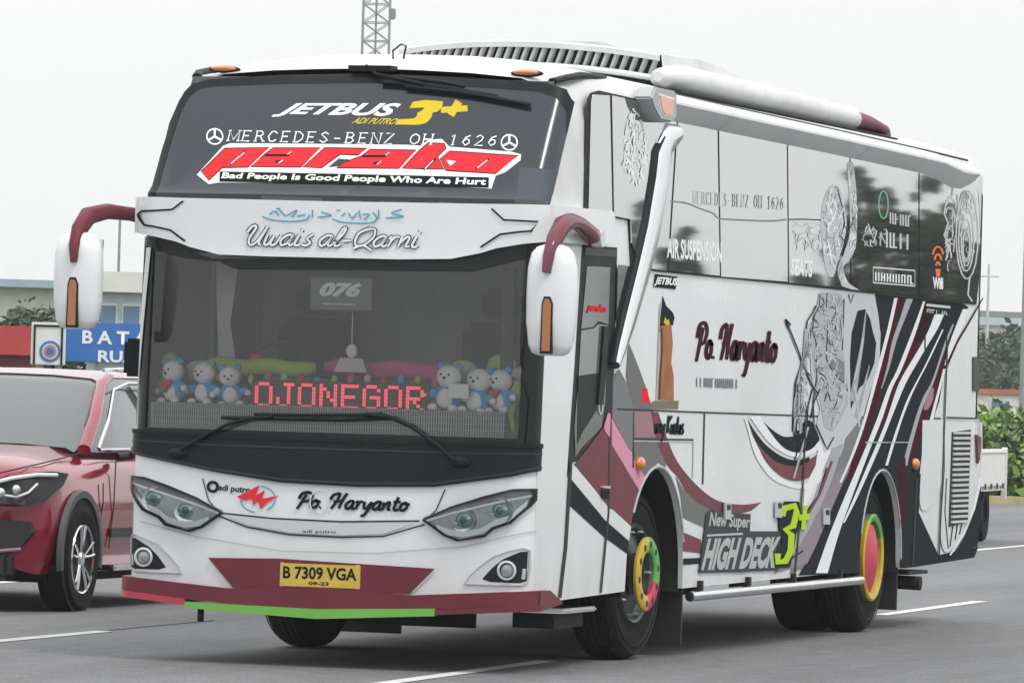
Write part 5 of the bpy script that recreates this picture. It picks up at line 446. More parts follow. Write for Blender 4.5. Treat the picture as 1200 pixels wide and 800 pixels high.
('window_puppet','pale_silver','S',[(0,[6836,2994,6865,3003,6907,3018,6955,3032,7000,3040,7043,3042,7088,3041,7132,3036,7172,3024,7210,3005,7245,2979,7278,2949,7307,2920,7337,2891,7365,2860,7387,2829,7396,2796,7389,2763,7369,2729,7342,2694,7314,2661,7284,2630,7251,2600,7216,2571,7181,2542,7149,2510,7118,2476,7085,2447,7049,2430,7007,2428,6960,2438,6914,2455,6874,2477,6840,2504,6811,2539,6785,2577,6761,2616,6739,2654,6719,2695,6703,2735,6695,2772,6694,2807,6700,2839,6712,2870,6728,2898,6752,2927,6784,2954,6815,2977,6836,2994])],0.0121),
('window_puppet','pale_silver','S',[(0,[7372,3199,7404,3206,7450,3218,7500,3223,7544,3212,7580,3179,7613,3129,7643,3073,7667,3020,7685,2968,7699,2914,7708,2865,7715,2831,7718,2808,7716,2777,7714,2732,7707,2684,7688,2644,7651,2614,7601,2587,7548,2565,7501,2546,7455,2532,7409,2523,7373,2515,7358,2501,7367,2480,7394,2455,7437,2429,7493,2407,7574,2390,7678,2377,7778,2366,7848,2358,7598,2358,7324,2374,7294,2392,7248,2418,7207,2446,7190,2474,7203,2498,7237,2521,7281,2547,7324,2575,7371,2608,7424,2644,7472,2683,7504,2725,7514,2770,7509,2818,7496,2870,7479,2926,7456,2996,7424,3075,7393,3148,7372,3199])],0.0121),
('window_puppet_lines','white_print','S',[(2,[6836,2994,6907,3018,7000,3040,7088,3041,7172,3024,7245,2979,7307,2920,7365,2860,7396,2796,7369,2729,7314,2661,7251,2600,7181,2542,7118,2476,7049,2430,6960,2438,6874,2477,6811,2539,6761,2616,6719,2695,6695,2772,6700,2839,6728,2898,6784,2954,6836,2994],(26,22,1.6,3,None,0.5,29,107))],0.0121),
('window_puppet_lines','mid_grey','S',[(2,[6836,2994,6907,3018,7000,3040,7088,3041,7172,3024,7245,2979,7307,2920,7365,2860,7396,2796,7369,2729,7314,2661,7251,2600,7181,2542,7118,2476,7049,2430,6960,2438,6874,2477,6811,2539,6761,2616,6719,2695,6695,2772,6700,2839,6728,2898,6784,2954,6836,2994],(26,18,1.1,4,None,0.5,29,107))],0.0121),
('window_puppet_lines','white_print','S',[(2,[7372,3199,7450,3218,7544,3212,7613,3129,7667,3020,7699,2914,7715,2831,7716,2777,7707,2684,7651,2614,7548,2565,7455,2532,7373,2515,7367,2480,7437,2429,7574,2390,7778,2366,7598,2358,7294,2392,7207,2446,7203,2498,7281,2547,7371,2608,7472,2683,7514,2770,7496,2870,7456,2996,7393,3148],(14,20,1.6,6,1.5,0.5,26,151))],0.0121),
('window_puppet_lines','mid_grey','S',[(2,[7372,3199,7450,3218,7544,3212,7613,3129,7667,3020,7699,2914,7715,2831,7716,2777,7707,2684,7651,2614,7548,2565,7455,2532,7373,2515,7367,2480,7437,2429,7574,2390,7778,2366,7598,2358,7294,2392,7207,2446,7203,2498,7281,2547,7371,2608,7472,2683,7514,2770,7496,2870,7456,2996,7393,3148],(24,14,1.1,7,None,0.5,26,151))],0.0121),
('window_puppet_lines','pale_print','S',[(1,[6850,2992,6823,2996,6879,3001,6852,3005,6920,3016,6894,3020,6966,3029,6943,3034,7006,3036,6994,3044,7042,3038,7044,3046,7081,3038,7095,3045,7119,3032,7144,3039,7157,3022,7187,3026,7194,3003,7226,3007,7229,2977,7261,2980,7261,2948,7294,2951,7291,2919,7324,2921,7320,2889,7354,2892,7348,2859,7382,2861,7370,2828,7404,2830,7379,2796,7413,2797,7372,2763,7406,2763,7352,2729,7386,2728,7325,2695,7359,2694,7297,2662,7331,2661,7268,2631,7301,2630,7234,2601,7267,2600,7199,2572,7232,2571,7165,2543,7198,2542,7133,2511,7166,2510,7101,2476,7134,2475,7069,2448,7101,2446,7037,2433,7060,2427,7014,2432,7000,2425,6973,2440,6947,2435,6929,2457,6899,2453,6890,2478,6858,2475,6857,2506,6824,2503,6828,2540,6795,2538,6801,2578,6768,2576,6778,2617,6745,2615,6756,2655,6723,2653,6736,2696,6702,2694,6720,2736,6687,2734,6712,2773,6678,2772,6711,2807,6678,2806,6717,2839,6684,2839,6728,2870,6695,2870,6744,2898,6711,2899,6768,2926,6736,2927,6800,2953,6768,2955,6831,2976,6799,2978,6852,2993,6820,2994])],0.0121),
('window_puppet_lines','charcoal','S',[(1,[7108,3015,7141,3018,7270,2889,7303,2892,7330,2794,7364,2795,7242,2718,7275,2716]),(1,[7285,2790,7311,2796,7451,2748,7450,2756,7611,2803,7576,2803,7595,2931,7561,2929]),(1,[7196,2713,7222,2718,7395,2663,7429,2666,7308,2576,7341,2575])],0.0121),
('window_ornament','pale_print','S',[(1,[5913,2720,5893,2725,6016,2745,6015,2753,6157,2728,6157,2735,6293,2755,6295,2762,6437,2732,6439,2739,6624,2761,6625,2768,6736,2737,6757,2743]),(1,[5903,2686,5911,2693,6118,2676,6115,2683,6300,2705,6300,2712,6537,2684,6539,2692,6755,2708,6745,2715]),(1,[6041,2619,6020,2624,6209,2662,6214,2670,6404,2612,6405,2620,6623,2671,6600,2676]),(1,[6280,2582,6256,2586,6403,2623,6404,2631,6538,2584,6562,2589]),(1,[5899,2753,5900,2760,6742,2770,6743,2778])],0.0121),
('window_ring','pale_print','S',[(1,[11549,2857,11596,2859,11540,2745,11587,2746,11487,2646,11533,2645,11397,2571,11440,2568,11286,2532,11314,2524,11182,2529,11156,2520,11063,2562,11021,2557,10955,2631,10911,2627,10879,2725,10833,2723,10842,2834,10797,2833,10850,2944,10805,2944,10902,3043,10857,3043,10990,3117,10948,3120,11100,3158,11072,3165,11204,3162,11229,3171,11324,3130,11366,3136,11433,3062,11478,3066,11511,2967,11558,2970,11549,2857,11596,2859])],0.0121),
('window_ring','pale_print','S',[(1,[11406,2821,11453,2822,11398,2730,11445,2730,11352,2652,11398,2651,11276,2599,11317,2595,11198,2582,11199,2572,11117,2595,11077,2589,11028,2642,10984,2639,10963,2717,10918,2714,10932,2806,10886,2804,10940,2896,10894,2896,10985,2974,10940,2974,11060,3027,11020,3030,11138,3045,11136,3055,11219,3032,11259,3039,11308,2985,11353,2989,11374,2911,11421,2913,11406,2821,11453,2822])],0.0121),
('window_ring','pale_print','S',[(1,[11322,2793,11369,2795,11315,2717,11361,2718,11275,2656,11320,2654,11215,2622,11249,2616,11171,2621,11138,2613,11103,2651,11059,2647,11048,2709,11002,2707,11021,2784,10975,2782,11028,2859,10983,2859,11068,2921,11023,2922,11128,2954,11093,2960,11171,2956,11204,2964,11239,2926,11284,2931,11295,2868,11341,2871,11322,2793,11369,2795])],0.0121),
('window_ring','pale_print','S',[(1,[11267,2766,11314,2768,11259,2710,11305,2710,11223,2669,11267,2667,11188,2656,11190,2646,11151,2667,11108,2662,11104,2706,11059,2703,11082,2761,11036,2759,11090,2816,11044,2816,11126,2858,11082,2860,11160,2871,11159,2881,11198,2860,11241,2865,11245,2821,11290,2824,11267,2766,11314,2768])],0.0121),
('window_ring','pale_print','S',[(2,[10418,3085,10573,3196,10791,3050,10811,2678,10608,2486,10400,2789],(26,20,1.5,21,1.6,0.5,15,115))],0.0121),
('window_ring','pale_print','S',[(2,[10805,3162,11440,3187,11532,2938,10837,2915],(18,16,1.4,22,1.6,0.5,24,40))],0.0121),
('window_ring','pale_print','S',[(2,[10895,2917,11473,2936,11521,2573,10941,2557],(12,12,1.2,23,None,0.5,20,58))],0.0121),
('window_ring','pale_print','S',[(1,[10451,3069,10501,3069,10379,2972,10429,2975,10529,2904,10579,2906,10398,2819,10449,2821,10579,2732,10630,2735,10479,2639,10528,2637]),(1,[10667,3106,10616,3106,10712,3201,10661,3200]),(1,[10902,3055,10852,3051,10835,3127,10785,3123]),(1,[11012,3146,11063,3146,10967,3055,11016,3059,11210,2999,11250,3007]),(1,[11305,3067,11255,3069,11412,3146,11362,3148]),(1,[11294,2536,11347,2536,11253,2408,11305,2411,11409,2359,11453,2366])],0.0121),
('window_ornament','pale_print','S',[(2,[7843,2812,8714,2818,8736,2641,7863,2649],(16,14,1.5,31,None,0.5,34,34))],0.0121),
('window_ornament','pale_print','S',[(2,[5855,2744,6745,2751,6767,2570,5875,2566],(16,14,1.3,32,None,0.5,38,36))],0.0121),
('window_ornament','pale_print','S',[(1,[7968,2756,7933,2758,8038,2814,8050,2823,8137,2744,8173,2748]),(1,[8232,2689,8194,2690,8323,2780,8286,2781]),(1,[8439,2679,8401,2678,8417,2769,8399,2776,8555,2698,8590,2703])],0.0121),
('address_strip','pale_print','S',[(1,[9957,2296,9964,2314,10742,2295,10748,2313])],0.001),
('small_lettering','pale_print','S',[(1,[10009,2251,9981,2251,10005,2276,9978,2275]),(1,[9992,2272,9991,2277,10053,2273,10052,2278]),(1,[10069,2251,10042,2250,10066,2275,10039,2275]),(1,[10053,2271,10052,2276,10114,2273,10113,2278]),(1,[10130,2251,10103,2250,10127,2275,10100,2275]),(1,[10114,2271,10113,2276,10175,2272,10174,2277]),(1,[10192,2250,10164,2250,10188,2275,10161,2274]),(1,[10175,2271,10174,2276,10236,2272,10236,2277]),(1,[10314,2250,10287,2249,10311,2274,10283,2274]),(1,[10500,2249,10472,2248,10497,2273,10469,2273]),(1,[10562,2248,10534,2248,10559,2273,10531,2272]),(1,[10624,2248,10596,2247,10621,2273,10593,2272]),(1,[10610,2246,10610,2251,10673,2248,10672,2253])],0),
('badge_backing','badge_dark','S',[(0,[3881,691,3943,882,4088,902,4153,885,5060,860,5051,751,5859,741,5820,486,3798,507])],0.001),
('badge_lettering','light_trim','S',[(1,[3961,732,3958,744,4857,731,4853,744])],0.003),
('numeral_backing','charcoal','S',[(0,[5798,875,5928,935,6322,932,6374,887,6297,747,6240,635,6140,503,5705,505,5695,588,5780,642,5871,641,5889,685,5810,775])],0.002),
('numeral_badge','lime_print','S',[(1,[5953,834,5788,848,5989,874,5878,907,6182,885,6236,925,6173,862,6348,857,6104,783,6253,758,5888,756,6058,746,6054,711,6222,719,6042,615,6213,603,5938,561,6055,527,5850,556,5732,528,5870,596,5699,599])],0.005),
('numeral_badge','lime_print','S',[(1,[6431,905,6549,901,6379,747,6497,743])],0.008),
('numeral_badge','lime_print','S',[(1,[6320,806,6303,845,6625,808,6608,848])],0.009),
('flap_lock','light_trim','S',[(0,[4359,937,4509,936,4520,833,4370,835])],0.012),
('flap_lock','rubber','S',[(0,[4403,926,4488,925,4492,893,4406,893])],0.014),
('flap_lock','light_trim','S',[(0,[5677,937,5837,936,5849,830,5689,832])],0.012),
('flap_lock','rubber','S',[(0,[5724,926,5815,925,5819,892,5728,892])],0.014),
('flap_lock','light_trim','S',[(0,[6992,881,7162,880,7175,771,7005,773])],0.012),
('flap_lock','rubber','S',[(0,[7042,869,7139,868,7143,834,7046,835])],0.014),
]
TEXTS = [
('model_lettering', 'white_print', 'F', 'JETBUS', [-527, 3140, 225, 3130, 244, 3232, -486, 3222], 0.035, 0.35, 7, 0),
('small_lettering', 'yellow_print', 'F', 'ADI PUTRO', [-25, 3106, 231, 3105, 252, 3141, -14, 3142], 0.02, 0.3, 10, 0),
('motto_lettering', 'white_print', 'F', 'Bad People Is Good People Who Are Hurt', [-733, 2761, 852, 2750, 850, 2800, -731, 2806], 0.03, 0.0, 33, 0),
('small_lettering', 'gap', 'F', 'adi putro', [-108, 755, 91, 757, 90, 781, -109, 780], 0.02, 0, 51, 0),
('maker_lettering', 'black_print', 'F', 'adi putro', [-633, 976, -432, 963, -434, 1012, -630, 1020], 0.03, 0.1, 51, 0),
('name_sticker', 'red_print', 'S', 'parako', [1093, 2061, 1496, 2059, 1509, 2119, 1123, 2121], 0.05, 0.2, 68, 0.008),
('make_lettering', 'white_print', 'S', 'JETBUS', [2560, 2256, 3095, 2258, 3109, 2316, 2593, 2313], 0.04, 0.2, 96, 0.004),
('feature_lettering', 'white_print', 'S', 'AIR SUSPENSION', [2797, 2432, 4105, 2438, 4090, 2571, 2784, 2550], 0.03, 0, 181, 0.0121),
('feature_lettering', 'white_print', 'S', 'SEATS', [5894, 2411, 6477, 2409, 6487, 2522, 5904, 2522], 0.03, 0, 181, 0.0121),
('feature_lettering', 'white_print', 'S', 'Wifi', [10111, 2425, 10446, 2427, 10435, 2513, 10100, 2510], 0.04, 0, 187, 0.0121),
('badge_lettering', 'badge_silver', 'S', 'New Super', [3998, 770, 5029, 751, 5040, 849, 4027, 886], 0.03, 0.1, 213, 0.003),
('badge_lettering', 'badge_silver', 'S', 'HIGH DECK', [3838, 522, 5727, 504, 5863, 708, 3961, 722], 0.05, 0.15, 213, 0.003),
]
# ------------------------------------------------------------------ the bus: faces
HW = 1.206
def base(z): return lerp(z, [.25, .9, 1.35, 2.4, 2.68, 2.72, 3.38, 3.5], [-.02, -.02, 0, .06, .06, .12, .60, .74])
def g(x, z):
    a = abs(x); c = 0; r = .12
    if a > HW-r: q = min(a-(HW-r), r); c = r-math.sqrt(max(r*r-q*q, 0))
    return base(z)+.10*(a/HW)**2+c
def emb(s, u, v, off):
    if s == 'S': return Vector((HW+off, u, v))
    e = .004; uc = max(-HW+e, min(HW-e, u)); n = Vector(((g(uc+e/2, v)-g(uc-e/2, v))/e, -1, 0)).normalized()
    n.z = .0
    return Vector((u, g(u, v), v))+n*off
XC = [s*(1.086+.01*k) for s in (-1, 1) for k in range(12)]+[i*.04 for i in range(-27, 28)]
ZC = [.5, .9, 1.35, 1.7, 2.05, 2.4, 2.68, 2.72, 2.9, 3.1, 3.38]
def inside(p, q):
    r = False; j = len(q)-1
    for i in range(len(q)):
        if (q[i][1] > p[1]) != (q[j][1] > p[1]) and p[0] < (q[j][0]-q[i][0])*(p[1]-q[i][1])/(q[j][1]-q[i][1])+q[i][0]: r = not r
        j = i
    return r
def curls(q, prm):
    """fine curling ornament strokes scattered inside an outline"""
    n, ln, w_, seed, ang, sx_, W_, H_ = prm; P_ = [(q[i], q[i+1]) for i in range(0, len(q), 2)]; rnd = random.Random(seed); o = []; t = 0
    xs = [p[0] for p in P_]; ys = [p[1] for p in P_]; x0, y0 = min(xs), min(ys); ku, kv = (max(xs)-x0)/W_, (max(ys)-y0)/H_
    while len(o) < n and t < n*30:
        t += 1; p = (rnd.uniform(0, W_), rnd.uniform(0, H_)); a = rnd.uniform(0, 6.28) if ang is None else ang+rnd.gauss(0, .35); k = rnd.uniform(-.9, .9); pts = [p]
        for i in range(5): p = (p[0]+math.cos(a)*ln/5*sx_, p[1]+math.sin(a)*ln/5); a += k; pts.append(p)
        if not all(inside((x0+a_*ku, y0+b_*kv), P_) for a_, b_ in pts): continue
        s = []; ww = w_*rnd.uniform(.6, 1.3)
        for i, p in enumerate(pts):
            c, d = pts[max(0, i-1)], pts[min(5, i+1)]; dx, dy = d[0]-c[0], d[1]-c[1]; l = math.hypot(dx, dy) or 1; h = ww*(1-.6*i/5)/2
            for e in (1, -1): s += [x0+(p[0]-e*dy/l*h)*ku, y0+(p[1]+e*dx/l*h)*kv]
        o.append((1, s))
    return o
def patch(name, m, s, polys, off=.002, thick=0, parent=None, step=8e-5):
    bm = bmesh.new()
    for k, (kind, q) in enumerate(polys):
        P_ = [(q[i]/1000, q[i+1]/1000) for i in range(0, len(q), 2)]; zz = k*step
        vs = [bm.verts.new((a, b, zz)) for a, b in P_]
        try:
            if kind: [bm.faces.new((vs[i], vs[i+2], vs[i+3], vs[i+1])) for i in range(0, len(vs)-2, 2)]
            else: bm.faces.new(vs)
        except ValueError: pass
    bmesh.ops.triangulate(bm, faces=[f for f in bm.faces if len(f.verts) > 4])
    finish_patch(bm, s, off, thick)
    return obj_keep(name, bm, m, parent)
def finish_patch(bm, s, off, thick):
    bm.normal_update()
    fl = [f for f in bm.faces if f.normal.z < 0]
    if fl: bmesh.ops.reverse_faces(bm, faces=fl)
    if s == 'S':
        for cy, r in ((2.79, .66), (8.76, .62)):
            if not bm.verts or max(v.co.x for v in bm.verts) < cy-r or min(v.co.x for v in bm.verts) > cy+r or min(v.co.y for v in bm.verts) > .5+r: continue
            an = [math.pi*k/14 for k in range(15)]
            for a in an: bmesh.ops.bisect_plane(bm, geom=bm.verts[:]+bm.edges[:]+bm.faces[:], plane_co=(cy+r*math.cos(a), .5+r*math.sin(a), 0), plane_no=(math.cos(a), math.sin(a), 0), dist=1e-5)
            dead = [f for f in bm.faces if all((f.calc_center_median().x-cy)*math.cos(a)+(f.calc_center_median().y-.5)*math.sin(a) < r for a in an)]
            bmesh.ops.delete(bm, geom=dead, context='FACES')
    if s == 'F':
        for no, cuts, ax in (((1, 0, 0), XC, 0), ((0, 1, 0), ZC, 1)):
            lo = min(v.co[ax] for v in bm.verts); hi = max(v.co[ax] for v in bm.verts)
            for c in cuts:
                if lo+.004 < c < hi-.004:
                    co = [0, 0, 0]; co[ax] = c
                    bmesh.ops.bisect_plane(bm, geom=bm.verts[:]+bm.edges[:]+bm.faces[:], plane_co=co, plane_no=no, dist=1e-5)
    if thick:
        ed = [e for e in bm.edges if e.is_boundary]
        r = bmesh.ops.extrude_edge_only(bm, edges=ed)['geom']; low = {v for v in r if isinstance(v, bmesh.types.BMVert)}
    else: low = set()
    for v in bm.verts:
        if v in low: o = off-thick
        else: o = off+v.co.z
        v.co = emb(s, v.co.x, v.co.y, o)
def obj_keep(name, bm, m, parent):
    # (u,v) -> outward: for the side face the right-handed order already points outward, the front needs flipping
    me = bpy.data.meshes.new(name); bm.to_mesh(me); bm.free()
    for p in me.polygons: p.use_smooth = True
    me.set_sharp_from_angle(angle=R(30))
    return link(name, me, m, parent)
def rect(x0, x1, z0, z1): return [(0, [round(1000*a) for a in (x0, z0, x1, z0, x1, z1, x0, z1)])]

bus = thing('coach_bus', 'white tall coach with maroon and charcoal striped livery driving on the motorway', 'bus', (0, 0, 0))
# shell: lower side walls with wheel arches
FY, RY, YE = 2.72, 8.77, 11.80
def arch(cy, r, n=16): return [(cy+r*math.cos(math.pi*k/n), .50+r*math.sin(math.pi*k/n)*1.0) for k in range(n+1)]
outl = [(.20, .40), (2.12, .43)]+[p for p in arch(2.79, .66)][::-1]+[(3.45, .42), (8.12, .44)]+[p for p in arch(8.76, .62)][::-1]+[(9.4, .44), (11.72, .46), (YE, .52)]
outl += [(YE, 2.64), (.28, 2.64), (.26, 2.4), (.2, 1.35), (.18, .9)]
for sgn in (1, -1):
    bm = bmesh.new(); prism(bm, outl, 'x', sgn*(HW-.03), sgn*HW); obj('side_wall', bm, 'white_paint', bus)
# roof and upper body loft
def ring(k):
    """k: 0 = on the front face around the upper windscreen, then back along the roof"""
    y, t = [(0, 0), (0, .25), (0, .6), (1.7, 1), (3, 1), (6, 1), (9, 1), (11.2, 1), (11.6, 1), (11.76, 1), (YE, 1)][k]
    pr0 = [(HW, 2.64), (HW, 2.9), (1.19, 3.1), (1.15, 3.24), (1.07, 3.34), (.9, 3.395), (.6, 3.42), (.3, 3.432), (0, 3.438)]
    pr1 = [(HW, 2.64), (HW, 2.9), (HW, 3.2), (HW-.005, 3.34), (1.15, 3.44), (.95, 3.50), (.6, 3.555), (.3, 3.575), (0, 3.58)]
    dz = {8: -.015, 9: -.06, 10: -.14}.get(k, 0); out = []
    te = math.sin(t*math.pi/2) if t < 1 else 1
    for (a, b), (c, d) in zip(pr0, pr1):
        x, z = a+(c-a)*te, b+(d-b)*te
        y0 = g(a, b)+.0; yy = y0+(1.7-y0)*t**1.3 if k < 3 else y
        if z > 3: z += dz*(z-3)/.5
        out.append((x, yy, z))
    return [(-x, y_, z) for x, y_, z in out[:-1]]+out[::-1]
bm = bmesh.new(); rings = [[bm.verts.new(p) for p in ring(k)] for k in range(11)]
for a, b in zip(rings, rings[1:]):
    for i in range(len(a)-1): bm.faces.new((a[i], a[i+1], b[i+1], b[i]))
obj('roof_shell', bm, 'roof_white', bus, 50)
bm = bmesh.new(); prism(bm, [(-HW, .5), (HW, .5), (HW, 3.3), (1.1, 3.4), (-1.1, 3.4), (-HW, 3.3)], 'y', YE-.05, YE-.002); obj('rear_wall', bm, 'white_paint', bus)
patch('front_fascia', 'white_paint', 'F', rect(-HW, HW, .36, 1.24), 0, .02, bus)
for sgn in (-1, 1):
    a, b = sorted((sgn*1.185, sgn*HW)); patch('front_corner_post', 'white_paint', 'F', rect(a, b, 1.2, 2.42), 0, .02, bus)
    a, b = sorted((sgn*1.12, sgn*1.186)); patch('screen_edge', 'frit', 'F', rect(a, b, 1.2, 2.42), -.001, .01, bus)
patch('brow_backing', 'frit', 'F', rect(-HW, HW, 2.34, 2.72), -.002, .02, bus)
patch('windscreen_backing', 'cabin_dark', 'F', rect(-1.1, 1.1, 2.66, 3.38), -.004, .02, bus)
patch('screen_edge', 'frit', 'F', rect(-1.2, 1.2, 1.22, 1.33), -.002, .01, bus)
patch('windscreen', 'clear_glass', 'F', rect(-1.13, 1.13, 1.3, 2.40), -.012, 0, bus)
# ---- prints, panels, trims and panes traced on the two faces
cnt = {'F': 0, 'S': 0}; txt = list(TEXTS)
def put_text(t):
    name, m, s, body, q, bold, slant, idx, lift = t
    me = add_text(body, 1, bold, slant); xs = [v.co.x for v in me.vertices]; ys = [v.co.y for v in me.vertices]
    x0, x1, y0, y1 = min(xs), max(xs), min(ys), max(ys); Q = [(q[i]/1000, q[i+1]/1000) for i in (0, 2, 4, 6)]
    cnt[s] += 1; off = .002+cnt[s]*(1.3e-4 if s == 'F' else 5e-5)+lift
    for v in me.vertices:
        a, b = (v.co.x-x0)/(x1-x0), (v.co.y-y0)/(y1-y0)
        u = [(1-a)*(1-b)*Q[0][i]+a*(1-b)*Q[1][i]+a*b*Q[2][i]+(1-a)*b*Q[3][i] for i in (0, 1)]
        v.co = emb(s, u[0], u[1], off)
    me.materials.clear(); o = link(name, me, m, bus); o['kind'] = 'stuff'
THICK = {'window_pane': .01, 'cowl_panel': .02, 'door_handle': .02, 'flap_lock': .012, 'marker_slot': .004, 'door_post': .015, 'cowl_ridge': .01}
for i, (name, m, s, polys, lift) in enumerate(ITEMS):
    while txt and txt[0][7] <= i: put_text(txt.pop(0))
    cnt[s] += 1
    if polys[0][0] == 2: polys = curls(*polys[0][1:])
    o = patch(name, m, s, polys, .002+cnt[s]*(1.3e-4 if s == 'F' else 5e-5)+lift, THICK.get(name, 0), bus)
    if len(polys) > 1: o['kind'] = 'stuff'
for t in txt: put_text(t)
# ---- brow band over the windscreen (a deep moulded visor that wraps round both corners)
bt = [(-1.206, 2.655), (-.9, 2.65), (.0, 2.645), (.9, 2.65), (1.206, 2.655)]
bb = [(1.206, 2.45), (.95, 2.40), (.86, 2.37), (.70, 2.335), (.4, 2.325), (-.4, 2.325), (-.68, 2.33), (-.86, 2.37), (-.95, 2.40), (-1.206, 2.45)]
patch('brow_band', 'white_paint', 'F', [(0, [round(1000*c) for p in bt[::-1]+bb[::-1] for c in p])], .05, .06, bus)
for sgn in (1, -1):
    bm = bmesh.new(); prism(bm, [(.2, 2.655), (1.45, 2.665), (1.50, 2.63), (1.50, 2.50), (1.25, 2.455), (.2, 2.45)], 'x', sgn*(HW+.001), sgn*(HW+.05))
    obj('brow_band_end', bm, 'white_paint', bus)
# ---- headlamps
def front_pt(x, z, off=0): return emb('F', x, z, off)
HL = {1: [(.593, .858), (.76, .94), (.95, 1.005), (1.10, 1.047), (1.2, 1.052), (1.2, .985), (1.185, .955), (1.10, .853), (1.0, .815), (.955, .772), (.80, .742), (.72, .77)]}
HL[-1] = [(-x, z) for x, z in HL[1]][::-1]
def ring_pts(pts, w):
    c = (sum(p[0] for p in pts)/len(pts), sum(p[1] for p in pts)/len(pts)); o = [1, []]
    for p in pts+[pts[0]]:
        d = math.hypot(p[0]-c[0], p[1]-c[1]); f = 1-w/d; o[1] += [round(1000*p[0]), round(1000*p[1]), round(1000*(c[0]+(p[0]-c[0])*f)), round(1000*(c[1]+(p[1]-c[1])*f))]
    return [tuple(o)]
def flat(pts): return [(0, [round(1000*c) for p in pts for c in p])]
for sgn in (1, -1):
    pts = HL[sgn]
    h = patch('headlight', 'lamp_grey', 'F', flat(pts), .004, .01, bus)
    patch('lamp_gasket', 'rubber', 'F', ring_pts(pts, .016), .022, .03, h)
    for (x, z, r) in ((.83, .863, .037), (1.035, .922, .038)):
        p = front_pt(sgn*x, z, .006)
        bm = bmesh.new(); lathe(bm, [(r*2.0, .004), (r*1.9, -.004), (r*1.35, .002), (r*1.25, .01)], 'y', 28, p); obj('lamp_bezel', bm, 'lamp_silver', h)
        bm = bmesh.new(); ball(bm, p, r*1.2, 16, (1.15, .2, .95)); obj('lamp_projector', bm, 'lens_teal', h)
        bm = bmesh.new(); ball(bm, p+Vector((0, -.006, 0)), r*.62, 14, (1, .3, 1)); obj('lamp_lens', bm, 'lens_dark', h)
        for dx, dz, q in ((.9, .35, .3), (-1.1, -.5, .2)): bm = bmesh.new(); ball(bm, p+Vector((dx*r, -.01, dz*r)), r*q, 8, (1.2, .4, .9)); obj('lamp_element', bm, 'lamp_white', h)
    up_ = ((.60, .862, .015), (.76, .925, .022), (.95, .985, .028), (1.10, 1.022, .03), (1.19, 1.035, .02))
    patch('lamp_shade', 'mid_grey', 'F', [(1, [round(1000*c) for c in sum([[sgn*a, b-k, sgn*a, b+k*.6] for a, b, k in up_], [])])], .009, .003, h)
    patch('light_guide', 'lamp_white', 'F', [(1, [round(1000*c) for c in sum([[sgn*a, b, sgn*a, b+.013] for a, b in ((.605, .842), (.76, .893), (.95, .945), (1.10, .982), (1.19, 1.005))], [])])], .014, .006, h)
    patch('light_guide', 'lamp_silver', 'F', [(1, [round(1000*c) for c in sum([[sgn*a, b, sgn*a, b+.035] for a, b in ((.68, .80), (.75, .775), (.83, .765), (.94, .79), (1.0, .832), (1.1, .87), (1.17, .95))], [])])], .012, .005, h)
    patch('lamp_cover', 'lamp_cover', 'F', flat(pts), .03, 0, h)
    # fog lamp
    fp = [(sgn*a, b) for a, b in ((.843, .503), (.865, .545), (.92, .6), (1.0, .665), (1.09, .70), (1.16, .718), (1.19, .705), (1.192, .60), (1.185, .522), (1.16, .503), (1.0, .50))]
    fo = [(sgn*a, b) for a, b in ((.945, .535), (1.0, .60), (1.06, .65), (1.15, .695), (1.18, .695), (1.178, .53), (1.15, .518), (.99, .52))]
    f_ = patch('fog_lamp', 'light_trim', 'F', flat(fp), .006, .012, bus)
    patch('lamp_recess', 'rubber', 'F', flat(fo), .008, 0, f_)
    patch('lamp_gasket', 'soft_grey', 'F', ring_pts(fp, .008), .012, .012, f_); p = front_pt(sgn*1.085, .588, .012)
    bm = bmesh.new(); lathe(bm, [(.056, 0), (.056, -.012), (.044, -.014), (.042, -.002)], 'y', 24, p); obj('lamp_bezel', bm, 'light_trim', f_)
    bm = bmesh.new(); ball(bm, p, .037, 12, (1, .3, 1)); obj('lamp_lens', bm, 'lamp_grey', f_)
    patch('lamp_reflector', 'lamp_silver', 'F', [(0, [round(1000*c) for c in (sgn*1.155, .54, sgn*1.17, .54, sgn*1.174, .60, sgn*1.158, .60)])], .011, 0, f_)
# ---- bumper skirt, coloured lip and number plate
def lip(name, m, xa, za0, za1, xb, zb0, zb1, off, n=8, mid=None):
    q = []
    for i in range(n+1):
        t = i/n; x = xa+(xb-xa)*t; q += [round(1000*x), round(1000*(za0+(zb0-za0)*t)), round(1000*x), round(1000*(za1+(zb1-za1)*t))]
    return patch(name, m, 'F', [(1, q)], off, .07, bus)
lip('bumper_lip', 'maroon', -1.206, .385, .475, -.55, .345, .43, .045); lip('bumper_lip', 'maroon', -.55, .345, .43, 0, .33, .45, .045)
lip('bumper_lip', 'maroon', 0, .33, .45, .55, .35, .43, .045); lip('bumper_lip', 'maroon', .55, .35, .43, 1.206, .385, .475, .045)
lip('lip_strip', 'lip_red', -1.206, .36, .395, -.80, .325, .36, .055); lip('lip_strip', 'lip_green', -.80, .31, .345, 0, .277, .333, .052)
lip('lip_strip', 'lip_green', 0, .277, .333, .69, .318, .36, .052); lip('lip_strip', 'maroon', .69, .325, .355, 1.206, .36, .39, .055)
for sgn in (1, -1):
    bm = bmesh.new(); prism(bm, [(.16, .36), (.60, .39), (.62, .40), (.36, .475), (.16, .475)], 'x', sgn*(HW-.01), sgn*(HW+.05)); obj('bumper_lip_end', bm, 'lip_red' if sgn < 0 else 'maroon', bus)
plate = obj('number_plate', B(-.235, .245, -.035, -.022, .452, .590, bev=.004), 'plate_yellow', bus)
text_on('plate_number', 'B 7309 VGA', 'black_print', plate, (-.215, -.0365, .498), (1, 0, 0), (0, 0, 1), .44, .072, .03)
